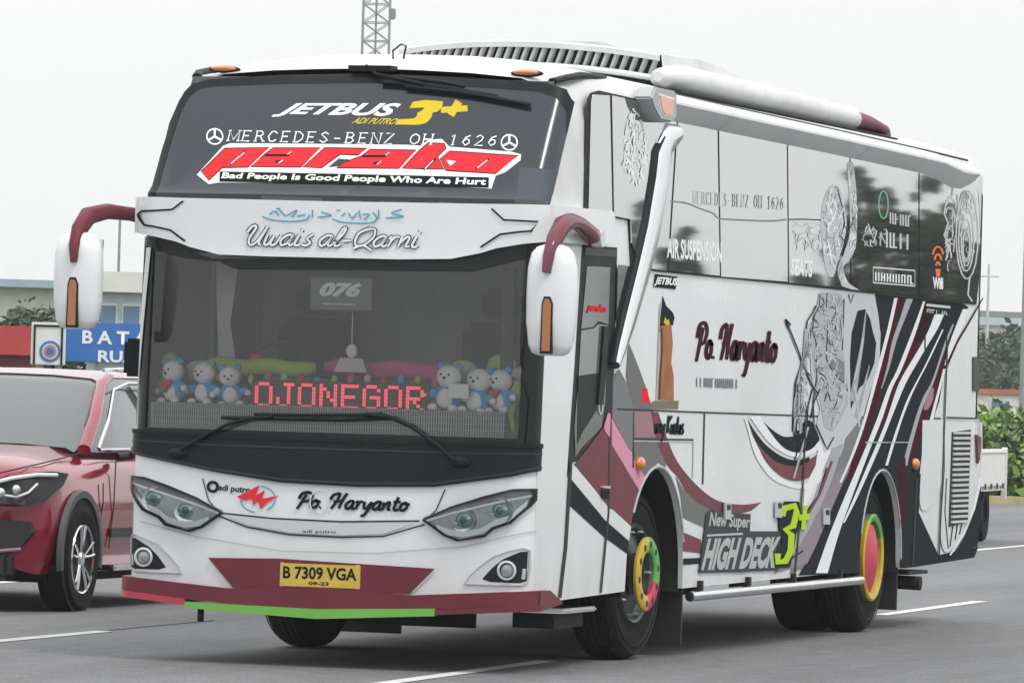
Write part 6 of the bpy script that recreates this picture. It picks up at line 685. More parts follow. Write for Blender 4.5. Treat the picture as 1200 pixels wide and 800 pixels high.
text_on('plate_date', '09-23', 'black_print', plate, (-.06, -.0365, .467), (1, 0, 0), (0, 0, 1), .12, .02, .03)
# ---- windscreen wipers
def fpath(L_, off): return [front_pt(x, z, off) for x, z in L_]
wp = obj('wiper', SW(fpath([(-.86, 1.21), (-.72, 1.29), (-.58, 1.36), (-.46, 1.40), (-.30, 1.415)], .045), .011, 8), 'rubber', bus)
obj('wiper_blade', SW(fpath([(-.62, 1.40), (-.3, 1.405), (.1, 1.41), (.42, 1.43)], .03), (.012), 6), 'rubber', wp)
bm = bmesh.new(); ball(bm, front_pt(-.88, 1.19, .025), .045, 14, (1.5, .5, .7)); obj('wiper_pivot', bm, 'cowl', wp)
wp = obj('wiper', SW(fpath([(.77, 1.20), (.66, 1.29), (.52, 1.38), (.40, 1.43), (.25, 1.445)], .045), .012, 8), 'rubber', bus)
obj('wiper_blade', SW(fpath([(-.42, 1.425), (-.1, 1.43), (.2, 1.44), (.34, 1.45)], .033), (.01), 6), 'rubber', wp)
bm = bmesh.new(); ball(bm, front_pt(.80, 1.19, .025), .05, 14, (1.3, .5, .7)); obj('wiper_pivot', bm, 'cowl', wp)
for L1, L2, pv in (([(-.02, 3.45), (.06, 3.40), (.22, 3.37), (.36, 3.345)], [(.10, 3.355), (.45, 3.33), (.8, 3.28)], (0, 3.44)),
               ([(.2, 3.385), (.45, 3.36), (.6, 3.335)], [(.25, 3.33), (.6, 3.30), (1.0, 3.235)], (.2, 3.39))):
    wp = obj('upper_wiper', SW(fpath(L1, .05), .012, 8), 'rubber', bus); obj('wiper_blade', SW(fpath(L2, .03), .014, 6), 'rubber', wp)
bm = bmesh.new(); prism(bm, [(-.12, .60), (.14, .58), (.16, .66), (-.1, .68)], 'z', 3.42, 3.452); obj('wiper_housing', bm, 'cowl', bus)
# ---- lamps and rails on the roof front
for sgn in (1, -1):
    p = Vector((sgn*.92, .73, 3.425))
    bm = bmesh.new(); ball(bm, p, .1, 14, (1, .35, .22)); ml = obj('marker_lamp', bm, 'rubber', bus)
    bm = bmesh.new(); ball(bm, p+Vector((0, -.02, .004)), .08, 14, (1, .35, .2)); obj('marker_lens', bm, 'amber_lens', ml)
    obj('roof_gutter', SW([(sgn*1.08, .70, 3.38), (sgn*1.12, .85, 3.41), (sgn*1.13, 1.1, 3.44), (sgn*1.12, 1.5, 3.455), (sgn*1.1, 1.75, 3.465)], [(.03, .02), (.03, .02), (.025, .02), (.02, .015), (.012, .01)], 8), 'rubber', bus)
obj('aerial', SW([(.04, .95, 3.49), (.03, .97, 3.56), (.07, 1.0, 3.60), (.10, 1.0, 3.59), (.09, .98, 3.5)], .006, 6), 'rubber', bus)
# ---- roof air conditioner with upright vent slats
def acx(t): return -.80+1.70*t
def acy(x): return 3.55+.25*abs(x)**2.5 if x < .5 else 3.57+.0*x+.45*max(0, x-.5)**1.4
def acz(x): return 3.785-.085*abs(x-.0)**2
bm = bmesh.new(); xs = [acx(i/24) for i in range(25)]
F_ = [[bm.verts.new((x, acy(x)+dy, acz(x)-dz)) for x in xs] for dy, dz in ((0, .045), (.0, .012), (.03, 0), (.9, -.02), (1.5, -.005), (2.6, .08), (3.6, .2))]
for a, b in zip(F_, F_[1:]):
    for i in range(24): bm.faces.new((a[i], a[i+1], b[i+1], b[i]))
for side_ in (0, 24):
    low = [bm.verts.new((F_[k][side_].co.x+(.03 if side_ else -.03), F_[k][side_].co.y, 3.48)) for k in range(2, 7)]
    for k in range(4): bm.faces.new((F_[k+2][side_], F_[k+3][side_], low[k+1], low[k]))
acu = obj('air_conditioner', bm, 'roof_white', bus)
bm = bmesh.new(); pr = [(x, acy(x)+.07) for x in xs]
A = [bm.verts.new((x, y, acz(x)-.02)) for x, y in pr]; D = [bm.verts.new((x, y, 3.45)) for x, y in pr]
for i in range(24): bm.faces.new((A[i], A[i+1], D[i+1], D[i]))
obj('vent_backing', bm, 'underside', acu)
sl = B(-.010, .010, -.022, .022, -.13, .0, bev=.004); sme = None
for i in range(30):
    x = acx((i+.5)/30)
    if sme is None: so = obj('vent_slat', sl, 'white_paint', acu); sme = so.data
    else: so = link('vent_slat', sme, None, acu)
    so.location = (x, acy(x)+.045, acz(x)-.03); so.rotation_euler = (0, R(22), R(-15))
obj('vent_sill', SW([(x, acy(x)-.01, acz(x)-.155) for x in xs[::3]], [(.03, .02)]*9, 8), 'white_paint', acu)
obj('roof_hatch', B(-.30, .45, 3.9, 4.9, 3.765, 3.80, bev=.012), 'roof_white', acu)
for sgn in (1, -1):
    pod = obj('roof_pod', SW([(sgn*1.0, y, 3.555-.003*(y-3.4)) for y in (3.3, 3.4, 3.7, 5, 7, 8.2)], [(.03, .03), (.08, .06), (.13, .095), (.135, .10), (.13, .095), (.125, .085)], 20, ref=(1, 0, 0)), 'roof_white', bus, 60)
    obj('pod_underline', SW([(sgn*1.06, y, 3.468-.002*(y-3.4)) for y in (3.4, 5, 7, 9.3)], [(.075, .012)]*4, 8), 'gap', pod)  # dark strip along the underside of the pod
    obj('pod_tip', SW([(sgn*1.0, y, z) for y, z in ((8.201, 3.535), (8.7, 3.53), (9.2, 3.515), (9.55, 3.49))], [(.124, .079), (.115, .07), (.09, .045), (.02, .01)], 20, ref=(1, 0, 0)), 'maroon', pod)
    # long moulding above the side windows and its front lamp box
    X = sgn*(HW+.02)
    PR = [(-.02, .09), (.04, .086), (.09, .062), (.118, .03), (.12, .015), (.07, -.04), (.0, -.088), (-.02, -.09)]
    ST = [(2.45, 3.345, .8), (2.8, 3.335, 1), (4, 3.33, 1), (7, 3.32, 1), (9.4, 3.307, 1), (10.0, 3.30, 1.02), (10.3, 3.28, 1.15), (10.6, 3.26, 1.25), (10.95, 3.262, 1.2), (11.2, 3.275, .9), (11.27, 3.29, .5)]
    def prof_sweep(ST):
        bm = bmesh.new(); rs = [[bm.verts.new((sgn*(HW+a*(1 if s_ >= 1 else s_)), y, z+b*s_)) for a, b in PR] for y, z, s_ in ST]
        for a, b in zip(rs, rs[1:]):
            for i in range(len(PR)): bm.faces.new((a[i], a[(i+1) % len(PR)], b[(i+1) % len(PR)], b[i]))
        bm.faces.new(rs[0]); bm.faces.new(rs[-1][::-1]); return bm
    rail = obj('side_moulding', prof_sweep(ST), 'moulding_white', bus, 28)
    for y, z in ((3.9, 3.3305), (7.6, 3.3165), (9.3, 3.3075)): obj('moulding_joint', prof_sweep([(y, z, 1.02), (y+.012, z, 1.02)]), 'soft_grey', rail)
    obj('drip_rail', SW([(sgn*1.212, y, z) for y, z in ((2.7, 3.429), (4, 3.424), (7, 3.414), (10, 3.40), (11.2, 3.39))], [(.009, .008)]*5, 6), 'gap', bus)
    bm = bmesh.new(); prism(bm, [(2.02, 3.36), (2.12, 3.43), (2.6, 3.43), (2.62, 3.27), (2.5, 3.235), (2.25, 3.235), (2.1, 3.3)], 'x', sgn*(HW-.01), sgn*(HW+.105))
    bmesh.ops.bevel(bm, geom=[e for e in bm.edges], offset=.012, segments=2, affect='EDGES'); lb = obj('lamp_box', bm, 'soft_grey', bus)
    bm = bmesh.new(); prism(bm, [(2.19, 3.385), (2.52, 3.375), (2.5, 3.29), (2.34, 3.275), (2.25, 3.31)], 'x', sgn*(HW+.10), sgn*(HW+.112)); obj('side_lamp', bm, 'amber_lens', lb)
    bm = bmesh.new(); prism(bm, [(2.17, 3.395), (2.54, 3.385), (2.52, 3.28), (2.33, 3.265), (2.23, 3.305)], 'x', sgn*(HW+.10), sgn*(HW+.107)); obj('lamp_rim', bm, 'white_print', lb)
    # bright slanting pillar
    pp = [(2.95, 3.19), (2.72, 3.14), (2.62, 3.05), (2.58, 2.9), (2.42, 2.6), (2.22, 2.35), (1.95, 2.05), (1.78, 1.88), (1.66, 1.77)]
    rr = [.05, .10, .13, .135, .13, .12, .10, .07, .03]
    X = sgn*(HW+.015)
    pl = obj('bright_pillar', SW([(X, y, z) for y, z in pp], [(.045, r*1.12) for r in rr], 16, ref=(1, 0, 0)), 'satin_alu', bus, 60)
    obj('pillar_edge', SW([(X, y-r*1.28, z+.01) for (y, z), r in zip(pp, rr)], [(.03, r*.2) for r in rr], 10, ref=(1, 0, 0)), 'rubber', pl, 60)
# ---- mirrors on goose-neck arms
for sgn in (1, -1):
    mx_, my_, mz_ = sgn*1.405, -.30, (2.11 if sgn > 0 else 2.155); fz = 1 if sgn > 0 else .89
    mid = 'mirror_housing'
    bm = SW([(mx_, my_, mz_+dz*fz) for dz in (-.31, -.295, -.25, -.12, .05, .18, .26, .295, .31)], [(a, b) for a, b in ((.07, .03), (.105, .055), (.125, .075), (.14, .09), (.142, .095), (.138, .09), (.12, .075), (.09, .05), (.05, .02))], 24, sq=.75, ref=(1, 0, 0))
    hs = obj(mid, bm, 'white_paint', bus, 60)
    bm = bmesh.new(); prism(bm, [(mx_-.024, mz_-.285*fz), (mx_+.024, mz_-.285*fz), (mx_+.025, mz_-.02), (mx_+.012, mz_+.005), (mx_-.012, mz_+.005), (mx_-.022, mz_-.02)], 'y', my_-.075, my_-.099); obj('indicator_strip', bm, 'ochre_lens', hs)
    bm = bmesh.new(); prism(bm, [(mx_-.034, mz_-.30*fz), (mx_+.034, mz_-.30*fz), (mx_+.034, mz_-.02), (mx_+.018, mz_+.018), (mx_-.018, mz_+.018), (mx_-.03, mz_-.02)], 'y', my_-.07, my_-.0965); obj('indicator_rim', bm, 'rubber', hs)
    bm = bmesh.new(); prism(bm, [(mx_-.11, mz_-.23), (mx_+.11, mz_-.23), (mx_+.11, mz_+.24), (mx_-.11, mz_+.24)], 'y', my_+.085, my_+.097); obj('mirror_plate', bm, 'chrome', hs)
    arm = obj('mirror_arm', SW([(sgn*1.22, 1.10, 2.49), (sgn*1.275, .98, 2.495), (sgn*1.31, .75, 2.525), (sgn*1.345, .40, 2.56), (sgn*1.385, .08, 2.565), (sgn*1.41, -.16, 2.53), (sgn*1.41, -.31, 2.44), (sgn*1.405, -.385, 2.34), (sgn*1.40, -.40, 2.26)],
        [(.045, .045), (.05, .055), (.038, .046), (.04, .046), (.045, .046), (.05, .048), (.05, .04), (.045, .03), (.035, .02)], 14, sq=.75, ref=(0, 0, 1)), 'maroon' if sgn < 0 else 'rose_arm', bus, 60)
    bm = bmesh.new(); lathe(bm, [(0, -.03), (.05, -.03), (.055, 0), (.05, .03), (0, .03)], 'x', 16, (sgn*1.31, .95, 2.49)); obj('arm_pivot', bm, 'light_trim', arm)
bm = bmesh.new(); box(bm, -1.36, -1.22, .35, .42, 1.62, 1.84, bev=.02); obj('kerb_mirror', bm, 'rubber', bus)
# ---- wheels
def wheel(x, y, sgn, front, steer=0):
    wroot = bpy.data.objects.new('wheel', None); C.objects.link(wroot); wroot.parent = bus; wroot.location = (x, y, .52); wroot.rotation_euler = (0, 0, steer)
    bm = bmesh.new(); prof = [(.30, -.02), (.36, -.012), (.46, 0), (.498, -.02), (.515, -.05), (.52, -.09), (.52, -.19), (.515, -.23), (.498, -.26), (.46, -.28), (.30, -.27)]
    lathe(bm, [(r, sgn*h) for r, h in prof], 'x', 56); obj('tyre', bm, 'tyre', wroot)
    for rr_ in (.43, .475): bm = bmesh.new(); lathe(bm, [(rr_, sgn*-.002), (rr_+.004, sgn*.004), (rr_+.008, sgn*-.002)], 'x', 48); obj('tyre_rib', bm, 'rubber', wroot)
    for hh in (-.10, -.14, -.18): bm = bmesh.new(); lathe(bm, [(.5205, sgn*hh), (.5212, sgn*(hh-.003)), (.5205, sgn*(hh-.012))], 'x', 48); obj('tread_groove', bm, 'gap', wroot)
    bm = bmesh.new(); lathe(bm, [(.305, sgn*-.015), (.295, sgn*.004), (.28, sgn*-.005), (.26, sgn*-.05), (.16, sgn*(-.03 if front else -.10)), (0, sgn*(-.02 if front else -.10))], 'x', 40)
    rim = obj('rim', bm, 'rim_dark', wroot)
    if front:
        for a0, a1, m in ((95, 270, 'ring_yellow'), (-20, 95, 'ring_green'), (270, 340, 'ring_red')):
            if sgn < 0: a0, a1 = 180-a1, 180-a0
            bm = bmesh.new(); lathe(bm, [(.225, sgn*.06), (.225, sgn*.075), (.21, sgn*.085), (.145, sgn*.085), (.13, sgn*.075), (.13, sgn*.06)], 'x', 18, (0, 0, 0), a0, a1)
            # angle 0 points back along +y; 90 up
            obj('trim_ring', bm, m, wroot)
        for k in range(10):
            a = R(36*k+10); bm = bmesh.new(); lathe(bm, [(0, sgn*.0865), (.022, sgn*.0855), (.022, sgn*.07)], 'x', 8, (0, .18*math.cos(a), .18*math.sin(a))); obj('ring_hole', bm, 'gap', wroot)
        bm = bmesh.new(); lathe(bm, [(0, sgn*.03), (.07, sgn*.03), (.09, 0), (.13, -.01)], 'x', 20); obj('hub', bm, 'underside', wroot)
    else:
        bm = bmesh.new(); lathe(bm, [(0, sgn*.055), (.06, sgn*.053), (.10, sgn*.045), (.17, sgn*.03), (.235, sgn*.012), (.25, sgn*-.06)], 'x', 28, (0, -.02, 0)); obj('hub_cover', bm, 'ring_red', wroot)
        for a0, a1, m in ((30, 120, 'ring_green'), (-90, 30, 'ring_yellow'), (120, 270, 'ring_yellow')):
            bm = bmesh.new(); lathe(bm, [(.30, sgn*.0), (.305, sgn*.03), (.29, sgn*.04), (.255, sgn*.03), (.25, 0)], 'x', 18, (0, 0, 0), a0, a1); obj('trim_ring', bm, m, wroot)
    for k in range(10):
        a = R(36*k); bm = bmesh.new(); lathe(bm, [(0, sgn*.02), (.012, sgn*.0), (.014, sgn*-.03)], 'x', 6, (0, .262*math.cos(a), .262*math.sin(a)))
        if front: obj('wheel_nut', bm, 'steel', rim)
        else: bm.free()
wheel(HW-.10, FY, 1, True, R(-3)); wheel(-HW+.10, FY, -1, True, R(-3)); wheel(HW-.08, RY, 1, False); wheel(-HW+.08, RY, -1, False)
for s in (1, -1):
    bm = bmesh.new(); lathe(bm, [(.30, s*.53), (.50, s*.54), (.52, s*.58), (.52, s*.80), (.5, s*.84), (.3, s*.85)], 'x', 40, (0, RY, .52)); obj('inner_tyre', bm, 'tyre', bus)
bm = bmesh.new(); sweep(bm, [(-1, RY, .5), (1, RY, .5)], .09, 10); ball(bm, (0, RY, .48), .2, 12); sweep(bm, [(-1, FY, .45), (1, FY, .45)], .06, 8); obj('axle', bm, 'underside', bus)
# arches, underbody, flaps
for s in (1, -1):
    for cy, rr_ in ((2.79, .66), (8.76, .62)):
        bm = bmesh.new(); n = 20
        A = [bm.verts.new((s*(HW-.028), cy+(rr_+.004)*math.cos(math.pi*k/n), .50+(rr_+.004)*math.sin(math.pi*k/n))) for k in range(-1, n+2)]
        D = [bm.verts.new((s*.55, v.co.y, v.co.z)) for v in A]
        for k in range(len(A)-1): bm.faces.new((A[k], A[k+1], D[k+1], D[k]))
        obj('wheel_arch_liner', bm, 'underside', bus)
        obj('arch_lip', SW([(s*(HW+.004), cy+(rr_+.01)*math.cos(math.pi*k/n), .50+(rr_+.01)*math.sin(math.pi*k/n)) for k in range(0 if cy > 5 else 2, n+1-(2 if cy > 5 else 4))], [(.009, .010)]*(n+1-(2 if cy > 5 else 4)-(0 if cy > 5 else 2)), 6), 'soft_grey', bus)
bm = bmesh.new(); box(bm, -.56, .56, .35, 11.5, .42, .9); box(bm, -1.15, 1.15, .25, 2.05, .47, .55); box(bm, -1.15, 1.15, 3.5, 8.1, .47, .55); box(bm, -1.15, 1.15, 9.45, 11.7, .48, .56); box(bm, -1.15, 1.15, .3, 11.7, 1.18, 1.24)
obj('underbody', bm, 'underside', bus)
bm = bmesh.new(); box(bm, .62, 1.19, 3.50, 3.53, .07, .62); obj('mudflap', bm, 'mud_rubber', bus)
bm = bmesh.new(); box(bm, -1.19, -.62, 3.50, 3.53, .07, .62); obj('mudflap', bm, 'mud_rubber', bus)
for s in (1, -1): bm = bmesh.new(); box(bm, s*.9-.28, s*.9+.28, 9.42, 9.45, .14, .55); obj('mudflap', bm, 'mud_rubber', bus)
bm = bmesh.new(); box(bm, -.55, .24, 2.25, 2.29, .17, .5); obj('chassis_shield', bm, 'mud_rubber', bus)
obj('side_rail', SW([(HW+.035, 3.50, .37), (HW+.035, 5.5, .375), (HW+.035, 8.05, .38)], [(.03, .032)]*3, 12), 'chrome', bus)
for y in (3.8, 5.0, 6.2, 7.5): obj('rail_bracket', B(1.1, HW+.03, y, y+.05, .37, .46), 'underside', bus)
obj('side_rail', SW([(-HW-.035, 3.50, .37), (-HW-.035, 8.05, .38)], [(.03, .032)]*2, 12), 'chrome', bus)
bm = bmesh.new(); box(bm, HW-.25, HW+.02, .75, 1.45, .33, .36, bev=.01); st_ = obj('door_step', bm, 'chrome', bus)
bm = bmesh.new(); box(bm, HW-.3, HW-.05, .8, 1.4, .24, .33); obj('step_bracket', bm, 'underside', st_)
bm = bmesh.new(); sweep(bm, [(HW-.35, 9.9, .33), (HW+.04, 9.9, .32)], .05, 12); obj('exhaust_pipe', bm, 'underside', bus)
bm = bmesh.new(); box(bm, .85, HW+.02, 9.6, 10.2, .385, .41); obj('exhaust_shield', bm, 'underside', bus)
bm = bmesh.new(); lathe(bm, [(.02, 0), (.02, -.1)], 'z', 8, (-.75, .1, .33)); obj('tow_eye', bm, 'rubber', bus)
# side repeaters, tail lamp
for y, z in ((2.33, 1.19), (9.72, 1.17)):
    bm = bmesh.new(); ball(bm, (HW+.012, y, z), .05, 14, (.7, 1.25, .85)); obj('side_marker', bm, 'amber_lens', bus)
for s in (1, -1):
    bm = bmesh.new(); prism(bm, [(YE-.10, 1.38), (YE+.05, 1.36), (YE+.055, 1.30), (YE+.02, 1.20), (YE-.03, 1.17)], 'x', s*(HW-.12), s*(HW+.03)); obj('tail_lamp', bm, 'red_lens', bus)
    bm = bmesh.new(); prism(bm, [(YE-.08, 1.50), (YE, 1.47), (YE+.045, 1.362), (YE-.10, 1.382)], 'x', s*(HW-.12), s*(HW+.028)); obj('tail_lamp_clear', bm, 'light_trim', bus)
# engine grille with louvres
bm = bmesh.new(); prism(bm, [(10.92, 1.40), (11.55, 1.42), (11.53, .74), (10.9, .71)], 'x', HW+.008, HW+.014); lg = obj('louvre_grille', bm, 'gap', bus)
sme = None
for k in range(18):
    z = .745+k*.0382
    if sme is None:
        bm = bmesh.new(); prism(bm, [(0, -.009), (.58, -.008), (.58, .01), (0, .009)], 'x', 0, .02); o = obj('louvre', bm, 'white_paint', lg); sme = o.data
    else: o = link('louvre', sme, None, lg)
    o.location = (HW+.008, 10.945+.0*k, z)
# ---- cabin interior
bm = bmesh.new(); box(bm, -1.1, 1.1, .14, .85, 1.22, 1.37); dash = obj('dashboard', bm, 'cabin_dark', bus)
bm = bmesh.new(); ball(bm, (-.45, .85, 1.33), .62, 24, (1.0, .5, .52)); obj('dashboard_cowl', bm, 'cabin_light', dash)
bm = bmesh.new(); lathe(bm, [(.20, 0), (.22, .015), (.24, 0), (.22, -.015)], 'y', 28, (-.62, .98, 1.62)); obj('steering_wheel', bm, 'cabin_dark', dash)
bm = bmesh.new(); box(bm, -1.15, 1.15, 2.2, 2.25, 1.24, 2.9); box(bm, -1.15, 1.15, .3, 2.2, 2.62, 2.66); box(bm, 1.14, 1.17, .5, 2.2, 1.24, 2.6); box(bm, -1.17, -1.14, 1.3, 2.2, 1.24, 2.6); box(bm, -1.17, -1.14, .3, 1.3, 1.24, 1.45)
obj('cabin_lining', bm, 'cabin_grey', bus)
for sx in (-.6, .55):
    bm = bmesh.new(); box(bm, sx-.24, sx+.24, 1.55, 1.7, 1.3, 2.0, bev=.05); box(bm, sx-.13, sx+.13, 1.56, 1.68, 2.02, 2.2, bev=.04); obj('crew_seat', bm, 'cabin_dark', bus)
bm = bmesh.new(); box(bm, .93, 1.0, .32, .38, 1.35, 2.3); obj('grab_pole', bm, 'cabin_dark', bus)
bm = bmesh.new(); q = [(-.86, 2.3), (-.72, 2.3), (-.76, 1.95), (-.7, 1.6), (-.82, 1.6)]; prism(bm, q, 'y', .5, .52); obj('cabin_curtain', bm, 'cabin_light', bus)
# perforated strip at the foot of the windscreen
bm = bmesh.new(); n = 150
for k in range(n):
    x = -1.10+2.14*k/n; a = front_pt(x, 1.335, -.03); b = front_pt(x, 1.475, -.03); box(bm, a.x, a.x+.0085, a.y, a.y+.004, a.z, b.z)
for z in (1.335, 1.37, 1.405, 1.44, 1.475):
    sweep(bm, [front_pt(-1.10+2.14*i/10, z, -.034) for i in range(11)], .003, 4)
o = obj('dashboard_grille', bm, 'silver_print', bus); o['kind'] = 'stuff'
bm = bmesh.new(); [box(bm, -1.10+2.14*i/12, -1.10+2.14*(i+1)/12, front_pt(-1.1+2.14*(i+.5)/12, 1.4, -.07).y, front_pt(-1.1+2.14*(i+.5)/12, 1.4, -.06).y, 1.33, 1.48) for i in range(12)]; obj('grille_backing', bm, 'cabin_dark', bus)
nb = obj('number_board', B(-.155, .215, .13, .14, 2.03, 2.215, bev=.004), 'mid_grey', bus)
text_on('board_number', '076', 'white_print', nb, (-.10, .1285, 2.105), (1, 0, 0), (0, 0, 1), .25, .085, .06, .3)
bm = bmesh.new(); box(bm, -.08, .12, .1265, .129, 2.06, 2.07); obj('board_line', bm, 'pale_print', nb)
# ------------------------------------------------------------------ things on the dashboard
def plush(x, z, s, label, scarf=None, card=False, y=.155):
    t = thing('plush_bear', label, 'plush toy', (x, y+g(x, 1.5), z), 0, 'plush toys along the dashboard')
    rp_ = random.Random(int(x*1000)); t.rotation_euler = (rp_.uniform(-.05, .12), rp_.uniform(-.16, .16), rp_.uniform(-.5, .5)); s *= rp_.uniform(.93, 1.08)
    def part(n, m, c, r, sc=(1, 1, 1), seg=14):
        bm = bmesh.new(); ball(bm, [k*s for k in c], r*s, seg, sc); return obj(n, bm, m, t, 180)
    part('body', 'plush_blue', (0, 0, .07), .075, (1, .8, 1)); part('belly', 'plush_white', (0, -.035, .065), .05, (1, .6, 1.1))
    h = part('head', 'plush_white', (0, -.01, .18), .068, (1.05, .9, .95))
    for k in (-1, 1):
        part('ear', 'plush_blue', (k*.052, 0, .235), .022); part('arm', 'plush_blue', (k*.085, -.02, .085), .03, (1.2, .8, .9)); part('paw', 'plush_white', (k*.112, -.035, .075), .02)
        part('foot', 'plush_white', (k*.058, -.06, .012), .028, (1, 1, .8)); part('eye', 'black_print', (k*.022, -.069, .19), .007, seg=8)
    part('nose', 'black_print', (0, -.075, .172), .009, seg=8)
    if scarf:
        bm = bmesh.new(); prism(bm, [(-.06*s, .125*s), (.06*s, .125*s), (0, .06*s)], 'y', -.085*s, -.07*s); obj('bib', bm, scarf, t)
plush(-.985, 1.475, 1.0, 'blue and white plush bear with a red bib, leftmost on the dashboard', 'plush_red')
plush(-.795, 1.475, 1.0, 'blue and white plush bear second from the left windscreen pillar')
plush(-.625, 1.472, .98, 'blue and white plush bear touching the left end of the red LED sign')
plush(.66, 1.475, 1.0, 'blue and white plush bear touching the right end of the red LED sign')
plush(.83, 1.465, 1.0, 'blue and white plush bear behind the small white card')
plush(.985, 1.475, 1.0, 'blue and white plush bear with a red bib at the door end of the dashboard', 'plush_red')
fr_ = thing('plush_frog', 'green long-legged plush toy hanging beside the windscreen pillar', 'plush toy', (1.075, .235, 1.36))
for n, L_, r in (('body', [(0, 0, .18), (0, 0, .3)], .035), ('leg', [(-.02, 0, .2), (-.045, -.02, .1), (-.02, -.02, 0)], .018), ('leg', [(.02, 0, .2), (.06, -.02, .12), (.05, -.02, .02)], .018), ('arm', [(.02, 0, .28), (.07, -.01, .22), (.06, -.02, .12)], .014), ('arm', [(-.02, 0, .28), (-.05, -.01, .2)], .014)):
    obj(n, SW(L_, r, 10), 'plush_green', fr_, 180)
bm = bmesh.new(); ball(bm, (0, 0, .34), .045, 12, (1.2, .8, .8)); obj('head', bm, 'plush_cream', fr_, 180)
fr_ = thing('plush_figure', 'pale green plush toy slumped in the left corner of the dashboard', 'plush toy', (-1.06, .33, 1.47))
bm = bmesh.new(); ball(bm, (0, 0, .09), .07, 12, (.8, .8, 1.4)); obj('body', bm, 'plush_cream', fr_, 180)
bm = bmesh.new(); ball(bm, (.0, 0, .24), .055, 12); obj('head', bm, 'plush_cream', fr_, 180)
cardo = obj('note_card', B(.70, .82, .03+g(.76, 1.6), .035+g(.76, 1.6), 1.55, 1.63), 'card', None); tag(cardo, 'small white card propped in front of a plush bear in the windscreen', 'card')
def bolster(name, m, x0, x1, z0, z1, r, label):
    t = obj(name, SW([(x0+(x1-x0)*k/8, .36, z0+.035+(z1-z0)*k/8+.01*math.sin(k*1.7)) for k in range(9)], [r*.5]+[r]*7+[r*.6], 12), m, None, 180); return tag(t, label, 'cushion')
bolster('green_cushion', 'plush_green', -.86, -.18, 1.66, 1.655, .05, 'long yellow-green bolster lying across the dashboard left of the pink one')
bolster('pink_cushion', 'plush_pink', -.13, .66, 1.67, 1.655, .055, 'long pink bolster lying across the dashboard above the LED sign')
rnd = random.Random(4)
for k_, (x_, z_, m_, lb_) in enumerate(((-.89, 1.66, 'plush_cream', 'pale round cushion behind the leftmost plush bears'), (-.55, 1.74, 'plush_red', 'small red cushion on top of the green bolster'), (.70, 1.70, 'plush_cream', 'pale cushion behind the bears right of the LED sign'), (.93, 1.74, 'plush_green', 'green cushion behind the rightmost plush bear'))):
    bm = bmesh.new(); ball(bm, (x_, .36, z_), .075 if k_ != 1 else .035, 14, (1.2, .5, .9)); tag(obj('cushion', bm, m_, None, 180), lb_, 'cushion')
bunt = thing('bunting', 'string of small coloured toys hung above the LED sign', 'bunting', (0, .2, 1.62))
for k in range(14):
    x = -.72+1.3*k/13; m = ['plush_red', 'plush_blue', 'plush_green', 'plush_pink', 'plush_cream'][k % 5]
    bm = bmesh.new(); ball(bm, (x, 0, rnd.uniform(0, .03)), .022, 8, (1, .6, rnd.uniform(1, 1.7))); obj('bead', bm, m, bunt, 180)
obj('string', SW([(-.75, 0, .035), (0, 0, .02), (.62, 0, .035)], .003, 4), 'cabin_dark', bunt)
led = thing('led_sign', 'red glowing LED destination sign standing behind the windscreen', 'sign', (0, 0, 0))
obj('board', B(-.50, .565, .155, .19, 1.448, 1.622, bev=.004), 'led_board', led)
me = add_text('OJONEGOR', 1, 0.0)
xs_ = [v.co.x for v in me.vertices]; ys_ = [v.co.y for v in me.vertices]
bpy.data.meshes.remove(me)
DOT = {'O': ['01110', '10001', '10001', '10001', '10001', '10001', '01110'], 'J': ['00111', '00010', '00010', '00010', '10010', '10010', '01100'], 'N': ['10001', '11001', '10101', '10101', '10011', '10001', '10001'],
       'E': ['11111', '10000', '10000', '11110', '10000', '10000', '11111'], 'G': ['01110', '10001', '10000', '10111', '10001', '10001', '01110'], 'R': ['11110', '10001', '10001', '11110', '10100', '10010', '10001']}
bm = bmesh.new(); px_ = .0214; zt = 1.608; x = -.478
for ch in 'OJONEGOR':
    for r_, row in enumerate(DOT[ch]):
        for c_, b_ in enumerate(row):
            if b_ == '1':
                for s_ in (0, 1):
                    for q_ in (0, 1): box(bm, x+c_*px_+s_*.0107, x+c_*px_+s_*.0107+.0078, .151, .1545, zt-r_*px_*.96-q_*.0095-.0072, zt-r_*px_*.96-q_*.0095)
    x += px_*6.05
obj('lit_letters', bm, 'led', led)
bm = bmesh.new(); box(bm, -.48, .55, .151, .154, 1.454, 1.461); obj('lit_underline', bm, 'led', led)
orn = thing('hanging_ornament', 'white ornament hanging from a cord under the 076 board', 'ornament', (.08, .2, 1.7))
obj('cord', SW([(0, 0, .33), (0, 0, .12)], .004, 6), 'pale_print', orn)
bm = bmesh.new(); ball(bm, (0, 0, .1), .035, 8, (1, .5, 1.2)); obj('bead', bm, 'card', orn)
bm = bmesh.new(); prism(bm, [(-.10, -.02), (.10, -.02), (.07, .06), (-.06, .06)], 'y', -.02, .02); obj('tag', bm, 'pale_print', orn)

